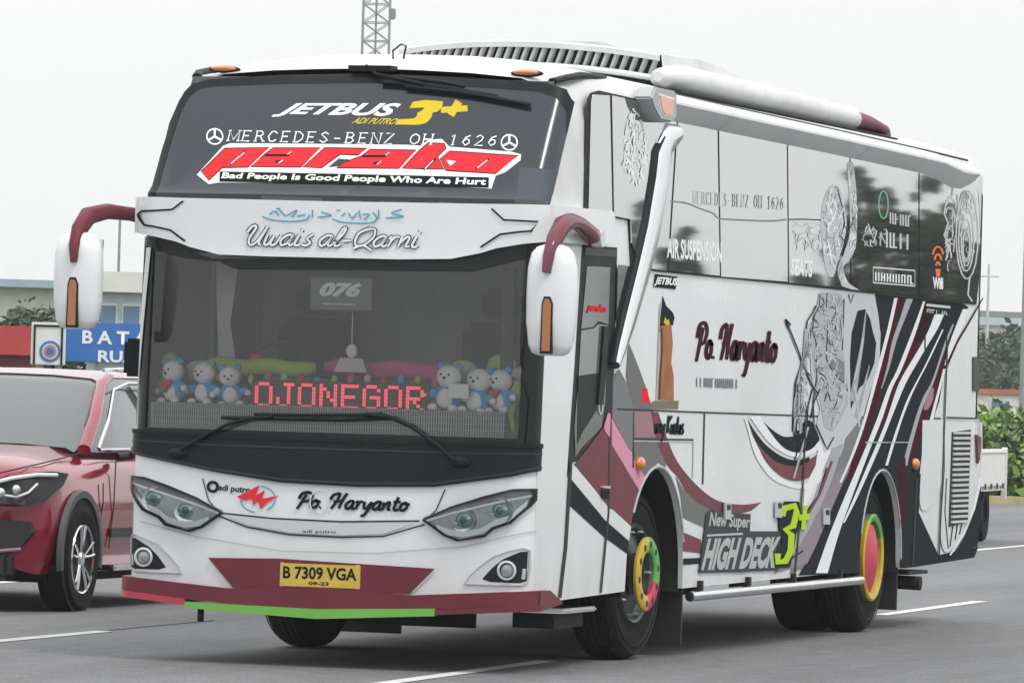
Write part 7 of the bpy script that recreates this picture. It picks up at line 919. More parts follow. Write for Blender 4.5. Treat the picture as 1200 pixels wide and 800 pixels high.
# ------------------------------------------------------------------ ground, road, markings
RA = -.036                                                          # the carriageway turns a little against the bus
def road_pt(u, v): return (u*math.cos(RA)+v*math.sin(RA), -u*math.sin(RA)+v*math.cos(RA)) if False else (u+v*math.sin(RA), v*math.cos(RA))
def quad(name, m, u0, u1, v0, v1, z, nu=1, nv=1):
    bm = bmesh.new(); G_ = [[bm.verts.new((*road_pt(u0+(u1-u0)*i/nu, v0+(v1-v0)*j/nv), z)) for i in range(nu+1)] for j in range(nv+1)]
    for j in range(nv):
        for i in range(nu): bm.faces.new((G_[j][i], G_[j][i+1], G_[j+1][i+1], G_[j+1][i]))
    return obj(name, bm, m)
struct(obj('ground', B(-1500, 1500, -300, 3500, -.6, -.03), 'grass'))
struct(quad('road', 'asphalt', -16.5, 16, -90, 900, 0.0, 1, 1))
def dash(u, v0, ln, w=.12, m='road_paint', name='lane_marking'): return struct(quad(name, m, u-w/2, u+w/2, v0, v0+ln, .004))
for v in (-46, -31.5, -17, -2.3, 12.3, 27, 41.7, 56.4, 71, 86): dash(.84, v, 4.3, .12)
for v in (-44.5, -30, -15.2, -.7, 14, 34.0, 43.3, 58, 72.7): dash(-2.52, v, 4.4, .13)
for v in (-32, -17.6, -3, 9.8, 24.6, 34.5, 46.5, 61, 76): dash(-6.15, v, 5.0, .13)
struct(quad('edge_line', 'road_paint', 5.2, 5.35, -60, 500, .004)); 
struct(quad('road_seam', 'gap', -2.57, -2.545, 3.9, 6.2, .003))
# far verge with kerb and guard rail
struct(quad('verge', 'grass', -60, -16.4, -90, 900, .10)) if False else None
g1 = thing('guard_rail', 'dark crash barrier with pale top rail along the far side of the road', 'barrier', (0, 0, 0))
KD = (-9.75, 64.5)
def rp(u, v): x, y = road_pt(u, v); return x, y
# the carriageway's edge as seen right of the bus: kerb line, then barrier, running across the view
def seg(a, b, z0, z1, w):
    a, b = Vector(a), Vector(b); d = (b-a).normalized(); n_ = Vector((-d.y, d.x))*w/2; bm = bmesh.new()
    prism(bm, [tuple(a-n_), tuple(b-n_), tuple(b+n_), tuple(a+n_)], 'z', z0, z1); return bm
ka, kb = (-34, 78), (14, 60.5)
struct(obj('kerb', seg(ka, kb, -.02, .13, .35), 'road_paint_yellow'))
da = Vector((-34, 80.5)); db = Vector((14, 63))
obj('barrier_wall', seg(da, db, .0, .78, .3), 'rail_dark', g1); obj('barrier_rail', seg(da+Vector((0, -.2)), db+Vector((0, -.2)), .88, 1.02, .14), 'rail_steel', g1)
dd = (db-da); n = 26; sme = None
for k in range(n+1):
    p = da+dd*k/n
    if sme is None: o = obj('post', B(-.06, .06, -.06, .06, .0, 1.0), 'rail_steel', g1); sme = o.data
    else: o = link('post', sme, None, g1)
    o.location = (p.x, p.y-.22, 0)
# ------------------------------------------------------------------ foliage
def leaf_crown(bm, c, rad, n, size, rng, clumps=9, squash=.8):
    cl = []
    for _ in range(clumps):
        d = Vector((rng.gauss(0, 1), rng.gauss(0, 1), rng.gauss(0, 1))).normalized()*rng.uniform(.2, .75)
        cl.append((Vector((c[0]+d.x*rad, c[1]+d.y*rad, c[2]+d.z*rad*squash)), rad*rng.uniform(.3, .5)))
    for _ in range(n):
        q, rr_ = rng.choice(cl); d = Vector((rng.gauss(0, 1), rng.gauss(0, 1), rng.gauss(0, 1))).normalized()*rr_*rng.uniform(.55, 1.05)
        p = q+d; s = size*rng.uniform(.6, 1.5); u = Vector((rng.gauss(0, 1), rng.gauss(0, 1), rng.gauss(0, .6))).normalized(); v = u.cross(Vector((rng.gauss(0, 1), rng.gauss(0, 1), rng.gauss(0, 1)))).normalized()
        a = [bm.verts.new(p+u*s), bm.verts.new(p+v*s*.5), bm.verts.new(p-u*s), bm.verts.new(p-v*s*.5)]; bm.faces.new(a)
def tree(x, y, h, r, ms, label, group=None, seed=0, n=2600, z0=0, leaf=.16, trunk=.35, tall=0):
    rng = random.Random(seed); t = thing('broadleaf_tree', label, 'tree', (x, y, z0), 0, group)
    bm = bmesh.new(); sweep(bm, [(0, 0, 0), (.05*r, 0, h*trunk), (.1*r, .05*r, h*.75)], [.045*h, .03*h, .012*h], 8)
    for k in range(6):
        a = rng.uniform(0, 6.28); z = h*rng.uniform(trunk*.8, .65); sweep(bm, [(.05*r, 0, z), (math.cos(a)*r*.35, math.sin(a)*r*.35, z+h*.12), (math.cos(a)*r*.65, math.sin(a)*r*.65, z+h*.2)], [.016*h, .01*h, .004*h], 6)
    obj('trunk', bm, 'bark', t)
    for i, m in enumerate(ms):
        bm = bmesh.new(); vh = tall*h/2 if tall else r*.8
        if tall:
            for _ in range(14): leaf_crown(bm, (rng.uniform(-.5, .5)*r, rng.uniform(-.5, .5)*r, h*rng.uniform(.18, 1)-r*.45), r*.62, n//len(ms)//14, leaf, rng, 3, .9)
        else: leaf_crown(bm, (rng.uniform(-.15, .15)*r, rng.uniform(-.15, .15)*r, h-vh*1.02), r*(1-.08*i), n//len(ms), leaf*r/2.2 if not tall else leaf, rng, 16 if tall else 10, vh/r)
        mk(bm, 'crown', m, t)
    return t
def mk(bm, name, m, parent):
    me = bpy.data.meshes.new(name); bm.to_mesh(me); bm.free(); return link(name, me, m, parent)
# wooded hill at the right
def hill(name, x0, x1, y0, y1, H, m, seed, n=40):
    bm = bmesh.new(); G_ = []
    for j in range(13):
        row = []
        for i in range(n+1):
            u, v = i/n, j/12; e = math.sin(min(1, v*1.6)*math.pi/2)*(math.sin(math.pi*min(max(u, 0), 1))**.6); z = H*e*(.8+.35*noise.noise(Vector((u*5, v*3, seed))))-.5
            row.append(bm.verts.new((x0+(x1-x0)*u, y0+(y1-y0)*v, z)))
        G_.append(row)
    for j in range(12):
        for i in range(n): bm.faces.new((G_[j][i], G_[j][i+1], G_[j+1][i+1], G_[j+1][i]))
    return struct(obj(name, bm, m))
hill('hill', -330, 120, 330, 620, 13, 'hill_green', 3.3)
rng = random.Random(9)
def at(px, py, D):
    """world point seen at a photo position, D metres along the view"""
    d = fw+r2*(px-600)/focal-u2*(py-400)/focal; return cam_pos+d*D
# hill trees (things one can tell apart, each its own crown)
spec = [(1140, 470, 330, 8.5), (1158, 462, 345, 9), (1170, 474, 300, 7), (1178, 458, 350, 9), (1188, 470, 330, 8), (1202, 462, 340, 9), (1215, 470, 320, 9), (1150, 480, 290, 7), (1190, 480, 285, 6.5)]
tops = [388, 384, 396, 380, 372, 385, 378, 420, 425]
proto = None
for i, ((px, pb, D, r), tp) in enumerate(zip(spec, tops)):
    p = at(px, pb, D); q = at(px, tp, D); h = q.z-0
    lab = ['tall hazy tree just behind the coach rear corner', 'hazy tree right of the one behind the coach corner', 'shorter dark tree in front of the hillside trees', 'tall hazy tree at the middle of the hillside row', 'tallest hazy tree left of the grey lamp post', 'hazy tree behind the grey lamp post', 'hazy tree cut by the right edge of the picture', 'low tree above the red roofed house at its left', 'low tree above the red roofed house at its right'][i]
    tree(p.x, p.y, h, min(r, h*.5), ['leaf_f', 'leaf_c'], lab, 'trees on the wooded hillside', 20+i, 1800, 0, .2)
# pale blocks on the hill, red roofed house
def block(x, y, w_, d_, h, label, wall, roof, rows, cols, z0=0, rz=0, ov=.4, roofh=.5):
    t = thing('building', label, 'building', (x, y, z0), rz)
    obj('wall', B(-w_/2, w_/2, 0, d_, 0, h), wall, t)
    bm = bmesh.new(); prism(bm, [(-w_/2-ov, h), (w_/2+ov, h), (w_/2-ov, h+roofh), (-w_/2+ov, h+roofh)], 'y', -ov, d_+ov); obj('roof', bm, roof, t)
    for r_ in range(rows):
        for c_ in range(cols):
            cw = w_/cols; xx = -w_/2+cw*(c_+.5); zz = h*(r_+.55)/rows
            f = obj('window', B(xx-cw*.32, xx+cw*.32, -.05, 0.01, zz-h*.22/rows, zz+h*.2/rows), 'wall_white', t); obj('pane', B(xx-cw*.27, xx+cw*.27, -.07, -.04, zz-h*.18/rows, zz+h*.16/rows), 'window_blue', f)
    return t
p = at(1172, 487, 190); block(p.x, p.y, 3.0, 4, at(1172, 462, 190).z, 'white house with an orange tiled roof beyond the hedge', 'wall_white', 'roof_tile', 3, 3, 0, .25, .1, .16)
p = at(1165, 400, 420); block(p.x, p.y, 4.5, 8, at(1165, 381, 420).z, 'pale flat block half hidden among the hillside trees', 'wall_white', 'wall_pale', 4, 4, 0, .25)
# hedge behind the barrier: individual bushes
for i, (px, tp, D, r) in enumerate([(1150, 495, 112, 1.7), (1163, 488, 116, 1.9), (1178, 492, 113, 1.8), (1192, 498, 115, 1.8), (1206, 492, 112, 1.9), (1170, 512, 108, 1.3), (1188, 516, 107, 1.3), (1204, 518, 108, 1.3), (1155, 514, 107, 1.3)]):
    p = at(px, tp, D); rngb = random.Random(70+i); t = thing('bush', ['bright green bush beside the coach tail lamp', 'tallest bright green bush of the hedge', 'bright green bush under the white house', 'green bush left of the lamp post', 'green bush at the right edge of the picture', 'low green bush under the tallest bush', 'low green bush above the truck bed end', 'low green bush at the foot of the lamp post', 'low green bush just above the truck bed'][i], 'bush', (p.x, p.y, 0), 0, 'bushes of the roadside hedge')
    zt = p.z; obj('stem', SW([(0, 0, 0), (0, 0, zt*.6)], .05, 6), 'bark', t)
    for m in ('leaf_d', 'leaf_e', 'leaf_b'):
        bm = bmesh.new()
        for zc in (.35, .75): leaf_crown(bm, (0, 0, zt*(.58 if zc > .5 else .35)), r*(.8 if zc > .5 else 1.0), 500, .10, rngb, 8, zt*.42/r)
        mk(bm, 'foliage', m, t)
p = at(1197.5, 500, 150); zt = at(1197.5, 325, 150).z
lp = thing('lamp_post', 'grey street lamp post at the right edge of the picture', 'lamp post', (p.x, p.y, 0)); obj('pole', SW([(0, 0, 0), (0, 0, zt+3.2)], [.09, .07], 10), 'steel', lp); obj('lamp_arm', SW([(0, 0, zt+3.1), (1.2, 0, zt+3.5), (2.0, 0, zt+3.5)], .04, 8), 'steel', lp); obj('lamp_head', B(1.8, 2.5, -.12, .12, zt+3.42, zt+3.56, bev=.03), 'steel', lp)
p = at(1156.5, 400, 300); zt = at(1156.5, 309, 300).z
lp = thing('mast', 'thin pale mast rising just behind the coach rear', 'mast', (p.x, p.y, 0)); obj('pole', SW([(0, 0, 0), (0, 0, zt)], [.12, .05], 8), 'wall_pale', lp); obj('crossbar', SW([(-.5, 0, zt*.93), (.5, 0, zt*.93)], .04, 6), 'wall_pale', lp)
# ------------------------------------------------------------------ left background
p = at(85, 380, 170)
h0 = at(85, 355, 170).z; h1 = at(60, 329, 170).z
b1 = thing('toll_building', 'long pale building with a blue grey roof edge behind the road signs', 'building', (at(0, 380, 170).x, at(0, 380, 170).y, 0), .29)
h1 = at(0, 336, 170).z; h2 = at(0, 327, 170).z
obj('wall', B(-10, 5.2, 0, 8, 0, h1), 'wall_cream', b1); obj('roof', B(-10.2, 5.3, -.5, 8.4, h1, h2), 'roof_blue', b1)
sme = None
for k in range(6):
    if sme is None: o = obj('window', B(-.6, .6, -.04, .02, h1*.35, h1*.6), 'window_blue', b1); sme = o.data
    else: o = link('window', sme, None, b1)
    o.location = (-8.5+2.3*k, 0, 0)
q = at(118, 380, 140); ht = at(118, 318, 140).z
b2 = thing('gatehouse', 'nearer pale blue gatehouse with glazed openings behind the blue sign', 'building', (q.x, q.y, 0), .29)
obj('wall', B(-.3, 6, 0, 5, 0, ht-.45), 'wall_pale', b2); obj('roof', B(-.5, 6.3, -.3, 5.3, ht-.45, ht), 'wall_white', b2)
for a, b_ in ((.0, .33), (.5, .85), (1.1, 1.7)):
    f = obj('window', B(a-.03, b_+.03, -.04, .0, ht-1.5, ht-.7), 'wall_white', b2); obj('pane', B(a, b_, -.06, -.03, ht-1.45, ht-.75), 'window_blue', f)
obj('balcony', B(-.3, 6, -.25, 0, ht-1.95, ht-1.6), 'concrete', b2)
q = at(20, 425, 120); zt = at(20, 382, 120).z
b3 = thing('red_kiosk', 'low red roofed kiosk at the left edge behind the car', 'kiosk', (at(38, 425, 120).x, at(38, 425, 120).y, 0), .29)
obj('wall', B(-6, 0, 0, 3, 0, zt-.55), 'brick_red', b3); obj('roof', B(-6.1, .1, -.3, 3.2, zt-.55-.0, zt), 'red_roof', b3); obj('parapet', B(-6.1, -1.1+.0, -.4, -.3, zt, zt+.06), 'wall_white', b3); obj('base_course', B(-6, .05, -.1, 0, .0, zt-1.15), 'concrete', b3)
labs = ['dark tree above the red kiosk at the left edge', 'dark leafy tree left of the round white sign', 'dark tree behind the left wing mirror', 'dark tree between the red kiosk and the tall leafy one']
for i, (px, tp, r) in enumerate([(8, 352, 1.3), (44, 352, 1.25), (78, 358, 1.4), (26, 362, 1.1)]):
    p = at(px, tp, 142+3*i); tree(p.x, p.y, p.z, r, ['leaf_a', 'leaf_c', 'leaf_f'], labs[i], 'trees behind the road signs', 50+i, 1500, 0, .16)
# road signs
def sign(px0, px1, py0, py1, D, label, face, border=None):
    a = at(px0, py0, D); b = at(px1, py1, D); w_ = (b-a).dot(rt); t = thing('road_sign', label, 'road sign', (a.x, a.y, 0), yaw)
    obj('panel', B(0, w_, 0, .06, b.z, a.z, bev=.01), face, t)
    obj('post', SW([(w_*.25, .12, 0), (w_*.25, .12, a.z)], .05, 8), 'steel', t); obj('post', SW([(w_*.8, .12, 0), (w_*.8, .12, a.z)], .05, 8), 'steel', t)
    return t, w_, a.z, b.z
t, w_, z1, z0 = sign(77, 230, 377, 428, 100, 'blue direction sign with white capital letters left of the coach', 'sign_blue')
s = 100/focal
text_on('lettering', 'B A T A N G', 'white_print', t, (20*s, -.012, z1-25*s), (1, 0, .0), (0, 0, 1), 124*s, 16*s, .03)
text_on('lettering', 'RUAS', 'white_print', t, (39*s, -.012, z1-46*s), (1, 0, .0), (0, 0, 1), 56*s, 14*s, .03)
t, w_, z1, z0 = sign(37, 76, 377, 428, 99, 'white framed sign with a round blue emblem beside the blue sign', 'sign_white')
def fr4(bm, x0, x1, za, zb, w, y0, y1): box(bm, x0, x1, y0, y1, zb-w, zb); box(bm, x0, x0+w, y0, y1, za, zb-w); box(bm, x1-w, x1, y0, y1, za, zb-w)
bm = bmesh.new(); s = 99/focal; fr4(bm, .04, w_-.04, z0, z1-.04, .03, -.02, .0); obj('frame', bm, 'black_print', t)
c = (w_*.56, -.012, z1-34*s)
for r0, r1, m, y in ((0, 12.5, 'sign_blue', 0), (0, 9.5, 'pale_print', -.004), (0, 7.5, 'sign_orange', -.008), (0, 4.5, 'sign_blue', -.012)):
    bm = bmesh.new(); lathe(bm, [(0, y), (r1*s, y), (r1*s, y+.01)], 'y', 28, c); obj('emblem', bm, m, t)
p = at(138.5, 330, 160); zt = at(138.5, 258, 160).z
lp = thing('lamp_post', 'thin grey lamp post behind the left wing mirror', 'lamp post', (p.x, p.y, 0)); obj('pole', SW([(0, 0, 0), (0, 0, zt)], [.05, .035], 8), 'steel', lp)
# lattice mast
D = 260; p = at(440, 60, D); s = D/focal
tw = thing('lattice_tower', 'grey steel lattice tower rising behind the coach roof', 'tower', (p.x, p.y, 0), yaw)
H = at(440, -60, D).z; hw = 15.5*s; zs = [H*k/26 for k in range(27)]
for a, b_ in ((-1, -1), (1, -1), (1, 1), (-1, 1)): obj('leg', SW([(a*hw*1.05, b_*hw, 0), (a*hw, b_*hw, H)], .045, 6), 'steel', tw)
bm = bmesh.new()
for k, z in enumerate(zs[:-1]):
    for b_ in (-1, 1):
        sweep(bm, [(-hw, b_*hw, z), (hw, b_*hw, z)], .025, 5); z2 = zs[k+1]
        sweep(bm, [(-hw, b_*hw, z), (hw, b_*hw, z2)], .02, 5); sweep(bm, [(hw, b_*hw, z), (-hw, b_*hw, z2)], .02, 5)
        sweep(bm, [(b_*hw, -hw, z), (b_*hw, hw, z2)], .02, 5)
o = obj('bracing', bm, 'steel', tw); o['kind'] = 'stuff'
obj('cable_run', SW([(0, -hw*.8, 0), (0, -hw*.8, H)], .05, 6), 'steel', tw); zz = at(460, 16, D).z; obj('antenna', B(hw, hw+.25, -.1, .1, zz-.25, zz+.2, bev=.04), 'steel', tw)
# trees beyond the right of the picture, mirrored in the side windows
for i, (px, top, hwp, ys) in enumerate([(1003, 193, 15, 190), (1020, 206, 17, 192), (1036, 214, 15, 188), (1088, 198, 17, 191), (1103, 207, 15, 187), (1048, 246, 14, 184), (1066, 240, 13, 186), (1122, 262, 15, 185), (1138, 266, 12, 183),
        (976, 262, 16, 184), (984, 240, 10, 188), (950, 312, 22, 182), (915, 322, 24, 184), (870, 327, 22, 183), (800, 266, 15, 186), (786, 284, 12, 184), (822, 300, 15, 183), (748, 238, 10, 187), (740, 290, 14, 184), (1075, 222, 9, 194), (1012, 240, 26, 180), (1092, 250, 26, 180), (1130, 285, 22, 179), (960, 330, 40, 178), (860, 336, 50, 178)]):
    k = (ys-190)/180; X_ = 54.5-(px-700)*.0322+k*45; Z_ = (10.1-(top-200)*.031)*(1+k*.55)
    tree(X_, ys, Z_, hwp*.034, ['leaf_c', 'leaf_a'], ['dark roadside tree beyond the right of the picture, mirrored in the coach side windows'][0], 'trees mirrored in the side windows', 200+i, 3200, 0, .17, .15, .85)
# ------------------------------------------------------------------ red SUV
suv = thing('red_suv', 'metallic red SUV in the next lane cut by the left edge of the picture', 'car', (-4.955, 6.0, 0), R(2.1))
def loft(stations, m, name, parent, angle=40, closed=True):
    bm = bmesh.new(); rs = [[bm.verts.new(p) for p in st_] for st_ in stations]
    for a, b in zip(rs, rs[1:]):
        for i in range(len(a)-1): bm.faces.new((a[i], a[i+1], b[i+1], b[i]))
    return obj(name, bm, m, parent, angle)
def sym(h): return [(-x, y, z) for x, y, z in h]+[(x, y, z) for x, y, z in h[::-1]]
def body_station(y, w, zb, zh, zc, bulge=.03, yo=0):
    """half section from the sill up over the shoulder to the centre of the bonnet"""
    return sym([(w-.05, y, zb), (w, y, zb+.12), (w+bulge, y, (zb+zh)*.5), (w+.01, y, zh-.14), (w-.04, y, zh-.05), (w-.13, y+yo, zh), (w*.62, y+yo, zc-.01), (w*.3, y+yo, zc), (.001, y+yo, zc)])
W_ = .93
# front end is curved in plan: the stations near the nose are pulled back at the corners
def nose(y, w, zb, zh, zc, cv):
    return [(x, yy+cv*(abs(x)/W_)**3, z) for x, yy, z in body_station(y, w, zb, zh, zc)]
st_ = [nose(0, .55, .36, .72, .74, .22), nose(.02, .80, .30, .84, .87, .22), nose(.08, .87, .27, .93, .96, .20), nose(.22, .90, .26, .98, 1.02, .14), nose(.5, .92, .26, 1.01, 1.07, .06)]
st_ += [body_station(y, w, zb, zh, zc) for y, w, zb, zh, zc in ((.8, .93, .26, 1.03, 1.10), (1.2, .93, .26, 1.05, 1.13), (1.45, .93, .26, 1.07, 1.15), (2.4, .94, .26, 1.08, 1.10), (3.6, .93, .26, 1.10, 1.10), (4.3, .90, .3, 1.08, 1.08), (4.6, .84, .4, 1.0, 1.0), (4.66, .6, .5, .85, .85))]
body = loft(st_, 'car_paint', 'body', suv, 60)
# cut the wheel openings as dark arch discs slightly proud, with black cladding ring
for ay in (.86, 3.70):
    for s in (1, -1):
        bm = bmesh.new(); lathe(bm, [(0, s*.968), (.40, s*.968), (.405, s*.972)], 'x', 40, (0, ay, .38)); obj('arch_opening', bm, 'underside', suv)
        bm = bmesh.new(); lathe(bm, [(.40, s*.955), (.405, s*.985), (.45, s*.985), (.46, s*.95)], 'x', 44, (0, ay, .38), -12, 192); obj('arch_cladding', bm, 'car_grey_plastic', suv)
        wr = bpy.data.objects.new('wheel', None); C.objects.link(wr); wr.parent = suv; wr.location = (s*.985, ay, .36)
        bm = bmesh.new(); lathe(bm, [(.24, s*-.005), (.26, s*.005), (.33, s*.008), (.355, s*-.02), (.36, s*-.05), (.36, s*-.19), (.34, s*-.22), (.24, s*-.22)], 'x', 48); obj('tyre', bm, 'tyre', wr)
        bm = bmesh.new(); lathe(bm, [(.242, s*-.004), (.236, s*.006), (.222, s*-.002), (.21, s*-.1), (0, s*-.1)], 'x', 40); rim = obj('rim', bm, 'car_black', wr)
        bm = bmesh.new(); lathe(bm, [(.243, s*.0), (.238, s*.009), (.226, s*.004), (.224, s*-.01)], 'x', 40); obj('rim_edge', bm, 'chrome', wr)
        for k in range(5):
            for d in (-11, 11):
                a = R(72*k+90+d*.2); b_ = R(72*k+90+d)
                bm = bmesh.new(); sweep(bm, [(s*-.012, .05*math.cos(a), .05*math.sin(a)), (s*-.002, .15*math.cos(b_), .15*math.sin(b_)), (s*.0, .23*math.cos(b_), .23*math.sin(b_))], [(.014, .012), (.016, .012), (.02, .012)], 8); obj('spoke', bm, 'chrome', rim)
        bm = bmesh.new(); lathe(bm, [(0, s*.006), (.045, s*.004), (.055, s*-.015)], 'x', 20); obj('hub_cap', bm, 'chrome', rim)
# greenhouse
def gh(y0, y1, wb, wt, zb, zt): return [(wb, y0, zb), (wt, y1, zt)]
def cabin(off, zoff=0):
    S_ = []
    for y, wb, zb, wt, zt in ((1.28, .78, 1.10, .76, 1.12), (1.55, .84, 1.09, .74, 1.30), (1.95, .87, 1.09, .69, 1.555), (2.05, .87, 1.09, .68, 1.60), (2.4, .88, 1.09, .67, 1.64), (3.2, .88, 1.10, .66, 1.64), (3.9, .86, 1.10, .64, 1.60), (4.15, .83, 1.10, .62, 1.52), (4.5, .78, 1.08, .70, 1.15)):
        S_.append(sym([(wb+off, y, zb), (wb*.45+wt*.55+off+.015, y, zb*.45+zt*.55), (wt+off, y, zt-.03+zoff), (wt-.06+off, y, zt+zoff), (wt*.5, y, zt+.02+zoff), (.001, y, zt+.025+zoff)]))
    return S_
S_ = cabin(0)
gl = loft(S_, 'car_glass', 'glasshouse', suv, 30)
# painted roof, pillars
S2 = cabin(.006, .004)
def strip_sheet(rows, name, m, lift=.0):
    bm = bmesh.new(); rs = [[bm.verts.new(Vector(p)+Vector((0, 0, lift))) for p in r_] for r_ in rows]
    for a, b in zip(rs, rs[1:]):
        for i in range(len(a)-1): bm.faces.new((a[i], a[i+1], b[i+1], b[i]))
    return obj(name, bm, m, suv, 60)
strip_sheet([r_[2:-2] for r_ in S2[3:8]], 'roof', 'car_paint', .004)
for s in (1, -1):
    def P3(y, w0, z): return (s*w0, y, z)
    obj('windscreen_pillar', SW([P3(1.30, .83, 1.11), P3(1.6, .80, 1.32), P3(1.98, .715, 1.57), P3(2.2, .70, 1.62)], [(.05, .045), (.045, .035), (.04, .03), (.04, .03)], 10), 'car_paint', suv, 60)
    obj('window_trim', SW([P3(1.45, .885, 1.12), P3(1.75, .85, 1.30), P3(2.1, .77, 1.53), P3(2.5, .745, 1.58), P3(3.4, .74, 1.58), P3(3.95, .75, 1.5)], .012, 8), 'chrome', suv)
    obj('window_trim', SW([P3(1.45, .895, 1.11), P3(3.0, .905, 1.12), P3(4.1, .87, 1.13)], .012, 8), 'chrome', suv)
    obj('door_pillar', SW([P3(2.75, .895, 1.1), P3(2.85, .745, 1.6)], .03, 8), 'car_black', suv)
    obj('roof_rail', SW([P3(2.2, .66, 1.67), P3(3.0, .66, 1.69), P3(4.0, .63, 1.65)], .014, 8), 'chrome', suv)
    mh = obj('door_mirror', SW([P3(1.86, .99, 1.07), P3(1.84, 1.06, 1.10), P3(1.82, 1.15, 1.12), P3(1.82, 1.19, 1.12)], [(.02, .03), (.07, .08), (.075, .085), (.03, .04)], 14), 'car_paint', suv, 60)
    obj('mirror_foot', SW([P3(1.75, .93, 1.06), P3(1.85, 1.0, 1.07)], .03, 8), 'car_black', mh)
    bm = bmesh.new(); prism(bm, [(1.55, .5), (3.3, .48), (3.3, .56), (1.55, .56)], 'x', s*.958, s*.968); obj('sill_trim', bm, 'car_black', suv)
    for (a, b_) in (((1.62, 1.05), (1.55, .42)), ((2.72, 1.08), (2.74, .42)), ((1.35, .88), (1.33, .60))):
        bm = bmesh.new(); sweep(bm, [(s*.962, a[0], a[1]), (s*.968, (a[0]+b_[0])/2, (a[1]+b_[1])/2), (s*.95, b_[0], b_[1])], .005, 5); obj('panel_gap', bm, 'gap', suv)
    obj('running_board', B(*sorted((s*.86, s*1.03)), 1.45, 3.2, .27, .31, bev=.01), 'satin_alu', suv)
    obj('door_handle', SW([P3(2.42, .965, .95), P3(2.6, .975, .95)], .013, 8), 'car_paint', suv)
# bonnet shut lines, headlamp, vents, grille
def nz_(x, y, z, k): return (x, y+k*(abs(x)/W_)**3, z)
for s in (1, -1):
    L_ = [(.58, .03, .89), (.70, .11, .93), (.82, .26, .955), (.90, .44, .965), (.955, .60, .95), (.95, .50, .87), (.90, .27, .76), (.81, .13, .735), (.66, .055, .74), (.54, .02, .79)]
    bm = bmesh.new(); vs = []
    pts = [Vector((s*(x+.01), y-.05, z)) for x, y, z in L_]; ctr = sum(pts, Vector())/len(pts)+Vector((s*.045, -.06, 0))
    cv = bm.verts.new(ctr); ring_ = [bm.verts.new(p) for p in pts]; back = [bm.verts.new(p+Vector((-s*.03, .12, 0))) for p in pts]
    for i in range(len(pts)):
        j = (i+1) % len(pts); bm.faces.new((cv, ring_[i], ring_[j])); bm.faces.new((ring_[i], back[i], back[j], ring_[j]))
    hl = obj('headlight', bm, 'car_black', suv, 30)
    obj('light_guide', SW([Vector((s*(x+.012), y-.085, z)) for x, y, z in ((.55, .02, .80), (.62, .05, .88), (.72, .13, .915), (.84, .29, .94), (.92, .50, .94))], .014, 8), 'lamp_white', hl)
    obj('light_guide', SW([Vector((s*(x+.02), y-.11, z)) for x, y, z in ((.68, .07, .80), (.76, .13, .79), (.82, .2, .82), (.85, .3, .88))], .009, 6), 'lamp_white', hl)
    for x, y, z, r in ((.67, .045, .815, .035), (.76, .11, .84, .032)): bm = bmesh.new(); ball(bm, (s*(x+.02), y-.10, z), r, 12, (1, .6, 1)); obj('projector', bm, 'lamp_silver', hl)
    bm = bmesh.new(); prism(bm, [(s*.50, .47), (s*.54, .61), (s*.60, .635), (s*.84, .62), (s*.86, .55), (s*.80, .46), (s*.72, .43)], 'y', .05, .2)
    for v in bm.verts: v.co.y += .2*(abs(v.co.x)/W_)**3-.075
    obj('air_intake', bm, 'car_black', suv)
    obj('intake_trim', SW([(s*.45, .0, .43), (s*.62, .03, .415), (s*.80, .09, .435)], .012, 8), 'rose_print', suv)
    obj('bonnet_gap', SW([(s*.45, .07, .925), (s*.62, .10, .945), (s*.74, .22, .985), (s*.80, .5, 1.02), (s*.80, .9, 1.05), (s*.82, 1.25, 1.09)], .005, 5), 'gap', suv)
bm = bmesh.new(); prism(bm, [(-.42, .52), (.42, .52), (.48, .74), (.40, .84), (-.40, .84), (-.48, .74)], 'y', -.025, .2); gr = obj('grille', bm, 'car_black', suv)
for z in (.62, .74): obj('grille_bar', B(-.4, .4, -.045, -.02, z-.02, z+.02, bev=.005), 'chrome', gr)
bm = bmesh.new(); lathe(bm, [(0, -.04), (.08, -.04), (.09, -.02)], 'y', 24, (0, 0, .68)); obj('grille_badge', bm, 'chrome', gr)
bm = bmesh.new(); box(bm, -.74, .74, .02, .4, .22, .42, bev=.04); obj('lower_bumper', bm, 'car_black', suv)
obj('skid_trim', SW([(-.6, .03, .33), (-.3, -.01, .30), (.3, -.01, .30), (.55, .02, .33), (.62, .05, .42)], .018, 8), 'chrome', suv)
bm = bmesh.new(); box(bm, -.85, .85, .5, 4.3, .2, .32); obj('underbody', bm, 'underside', suv)
text_on('plate_number', 'B', 'black_print', obj('number_plate', B(-.22, .22, -.06, -.045, .40, .50), 'black_print', suv), (-.02, -.061, .42), (1, 0, 0), (0, 0, 1), .03, .05) if False else None
# ------------------------------------------------------------------ white dropside pickup behind the coach
tr = thing('pickup_truck', 'white dropside pickup truck half hidden behind the coach rear', 'truck', (-4.70, 39.7, 0), R(4))
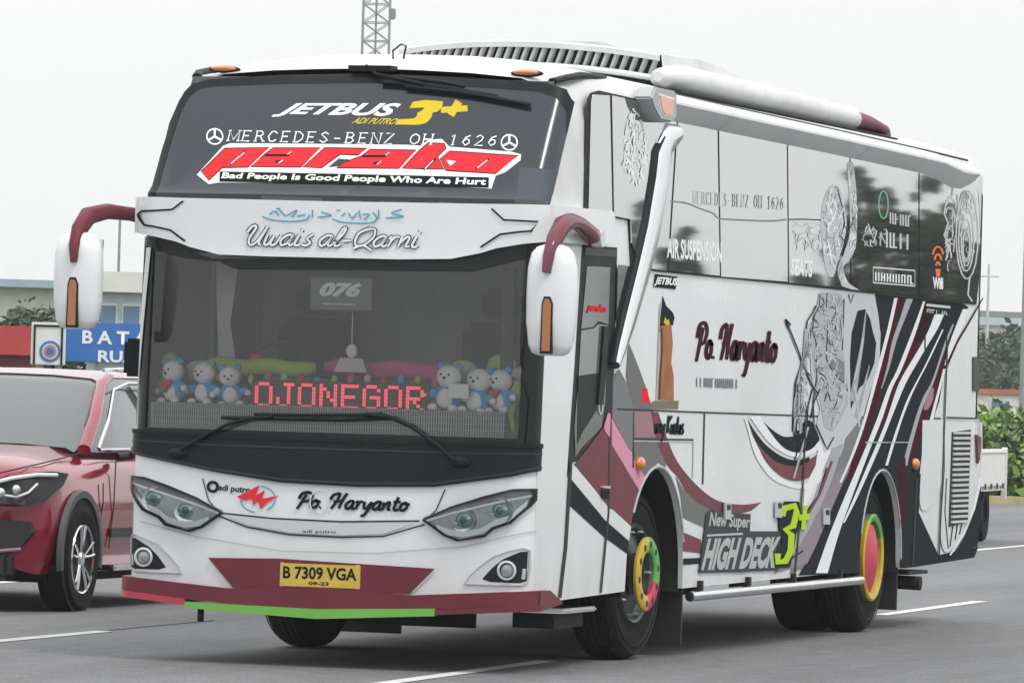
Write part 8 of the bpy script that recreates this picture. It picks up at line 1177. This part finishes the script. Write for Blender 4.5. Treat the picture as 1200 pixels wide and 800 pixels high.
# local frame: nose towards -y, its left side at x = 0, rear wheel at the origin
sme = None
for (x, y) in ((-.12, 0), (-.12, -2.5), (-1.5, 0), (-1.5, -2.5)):
    s = 1 if x > -1 else -1
    if sme is None:
        bm = bmesh.new(); lathe(bm, [(.0, .04), (.17, .04), (.19, .09), (.24, .1), (.33, .09), (.35, .05), (.35, -.08), (.32, -.1), (0, -.1)], 'x', 32); o = obj('wheel', bm, 'tyre', tr); sme = o.data
    else: o = link('wheel', sme, None, tr)
    o.location = (x, y, .35)
    if s < 0: o.rotation_euler = (0, 0, math.pi)
obj('bed_floor', B(-1.62, .0, -1.35, 1.25, .60, .68), 'wall_white', tr)
dp = obj('drop_side', B(-.03, .02, -1.35, 1.25, .66, 1.07), 'wall_white', tr)
obj('side_rail', B(-.04, .035, -1.36, 1.26, 1.06, 1.10), 'white_print', dp)
for y in (-1.0, -.5, 0, .5, 1.0): obj('latch', B(.02, .035, y, y+.08, .62, .69), 'rail_dark', dp)
obj('drop_side', B(-1.64, -1.59, -1.35, 1.25, .66, 1.07), 'wall_white', tr); obj('tailgate', B(-1.59, -.03, 1.21, 1.26, .66, 1.07), 'wall_white', tr)
obj('corner_post', B(-.02, .04, 1.2, 1.27, .50, 1.12), 'wall_white', tr)
obj('chassis', B(-1.3, -.3, -2.9, 1.0, .42, .6), 'underside', tr)
bm = bmesh.new(); prism(bm, [(-1.4, .45), (-3.05, .45), (-3.1, .95), (-2.75, 1.1), (-2.45, 1.72), (-1.45, 1.75)], 'x', -1.6, -.02); bmesh.ops.bevel(bm, geom=bm.edges[:], offset=.04, segments=2, affect='EDGES'); cb = obj('cab', bm, 'wall_white', tr)
obj('cab_window', B(-.02, .0, -2.5, -1.6, 1.12, 1.6), 'car_glass', cb)
bm = bmesh.new(); prism(bm, [(-1.5, 1.14), (-.12, 1.14), (-.18, 1.62), (-1.44, 1.62)], 'y', -2.85, -2.83)
for v in bm.verts: v.co.y += (v.co.z-1.14)*.55+.05
obj('windscreen', bm, 'car_glass', cb)
for x in (-1.4, -.25): obj('headlight', B(x-.12, x+.12, -3.13, -3.08, .68, .82, bev=.02), 'lamp_white', cb)
# ------------------------------------------------------------------ air
hz = bpy.data.materials.new('air'); hz.use_nodes = True; t_ = hz.node_tree; t_.nodes.clear()
o_ = t_.nodes.new('ShaderNodeOutputMaterial'); v_ = t_.nodes.new('ShaderNodeVolumePrincipled'); v_.inputs['Color'].default_value = (.93, .96, 1, 1); v_.inputs['Density'].default_value = .00028
t_.links.new(v_.outputs[0], o_.inputs['Volume']); M['air'] = hz
hb = obj('haze', B(-700, 400, -60, 1500, -2, 40), 'air'); hb['kind'] = 'stuff'
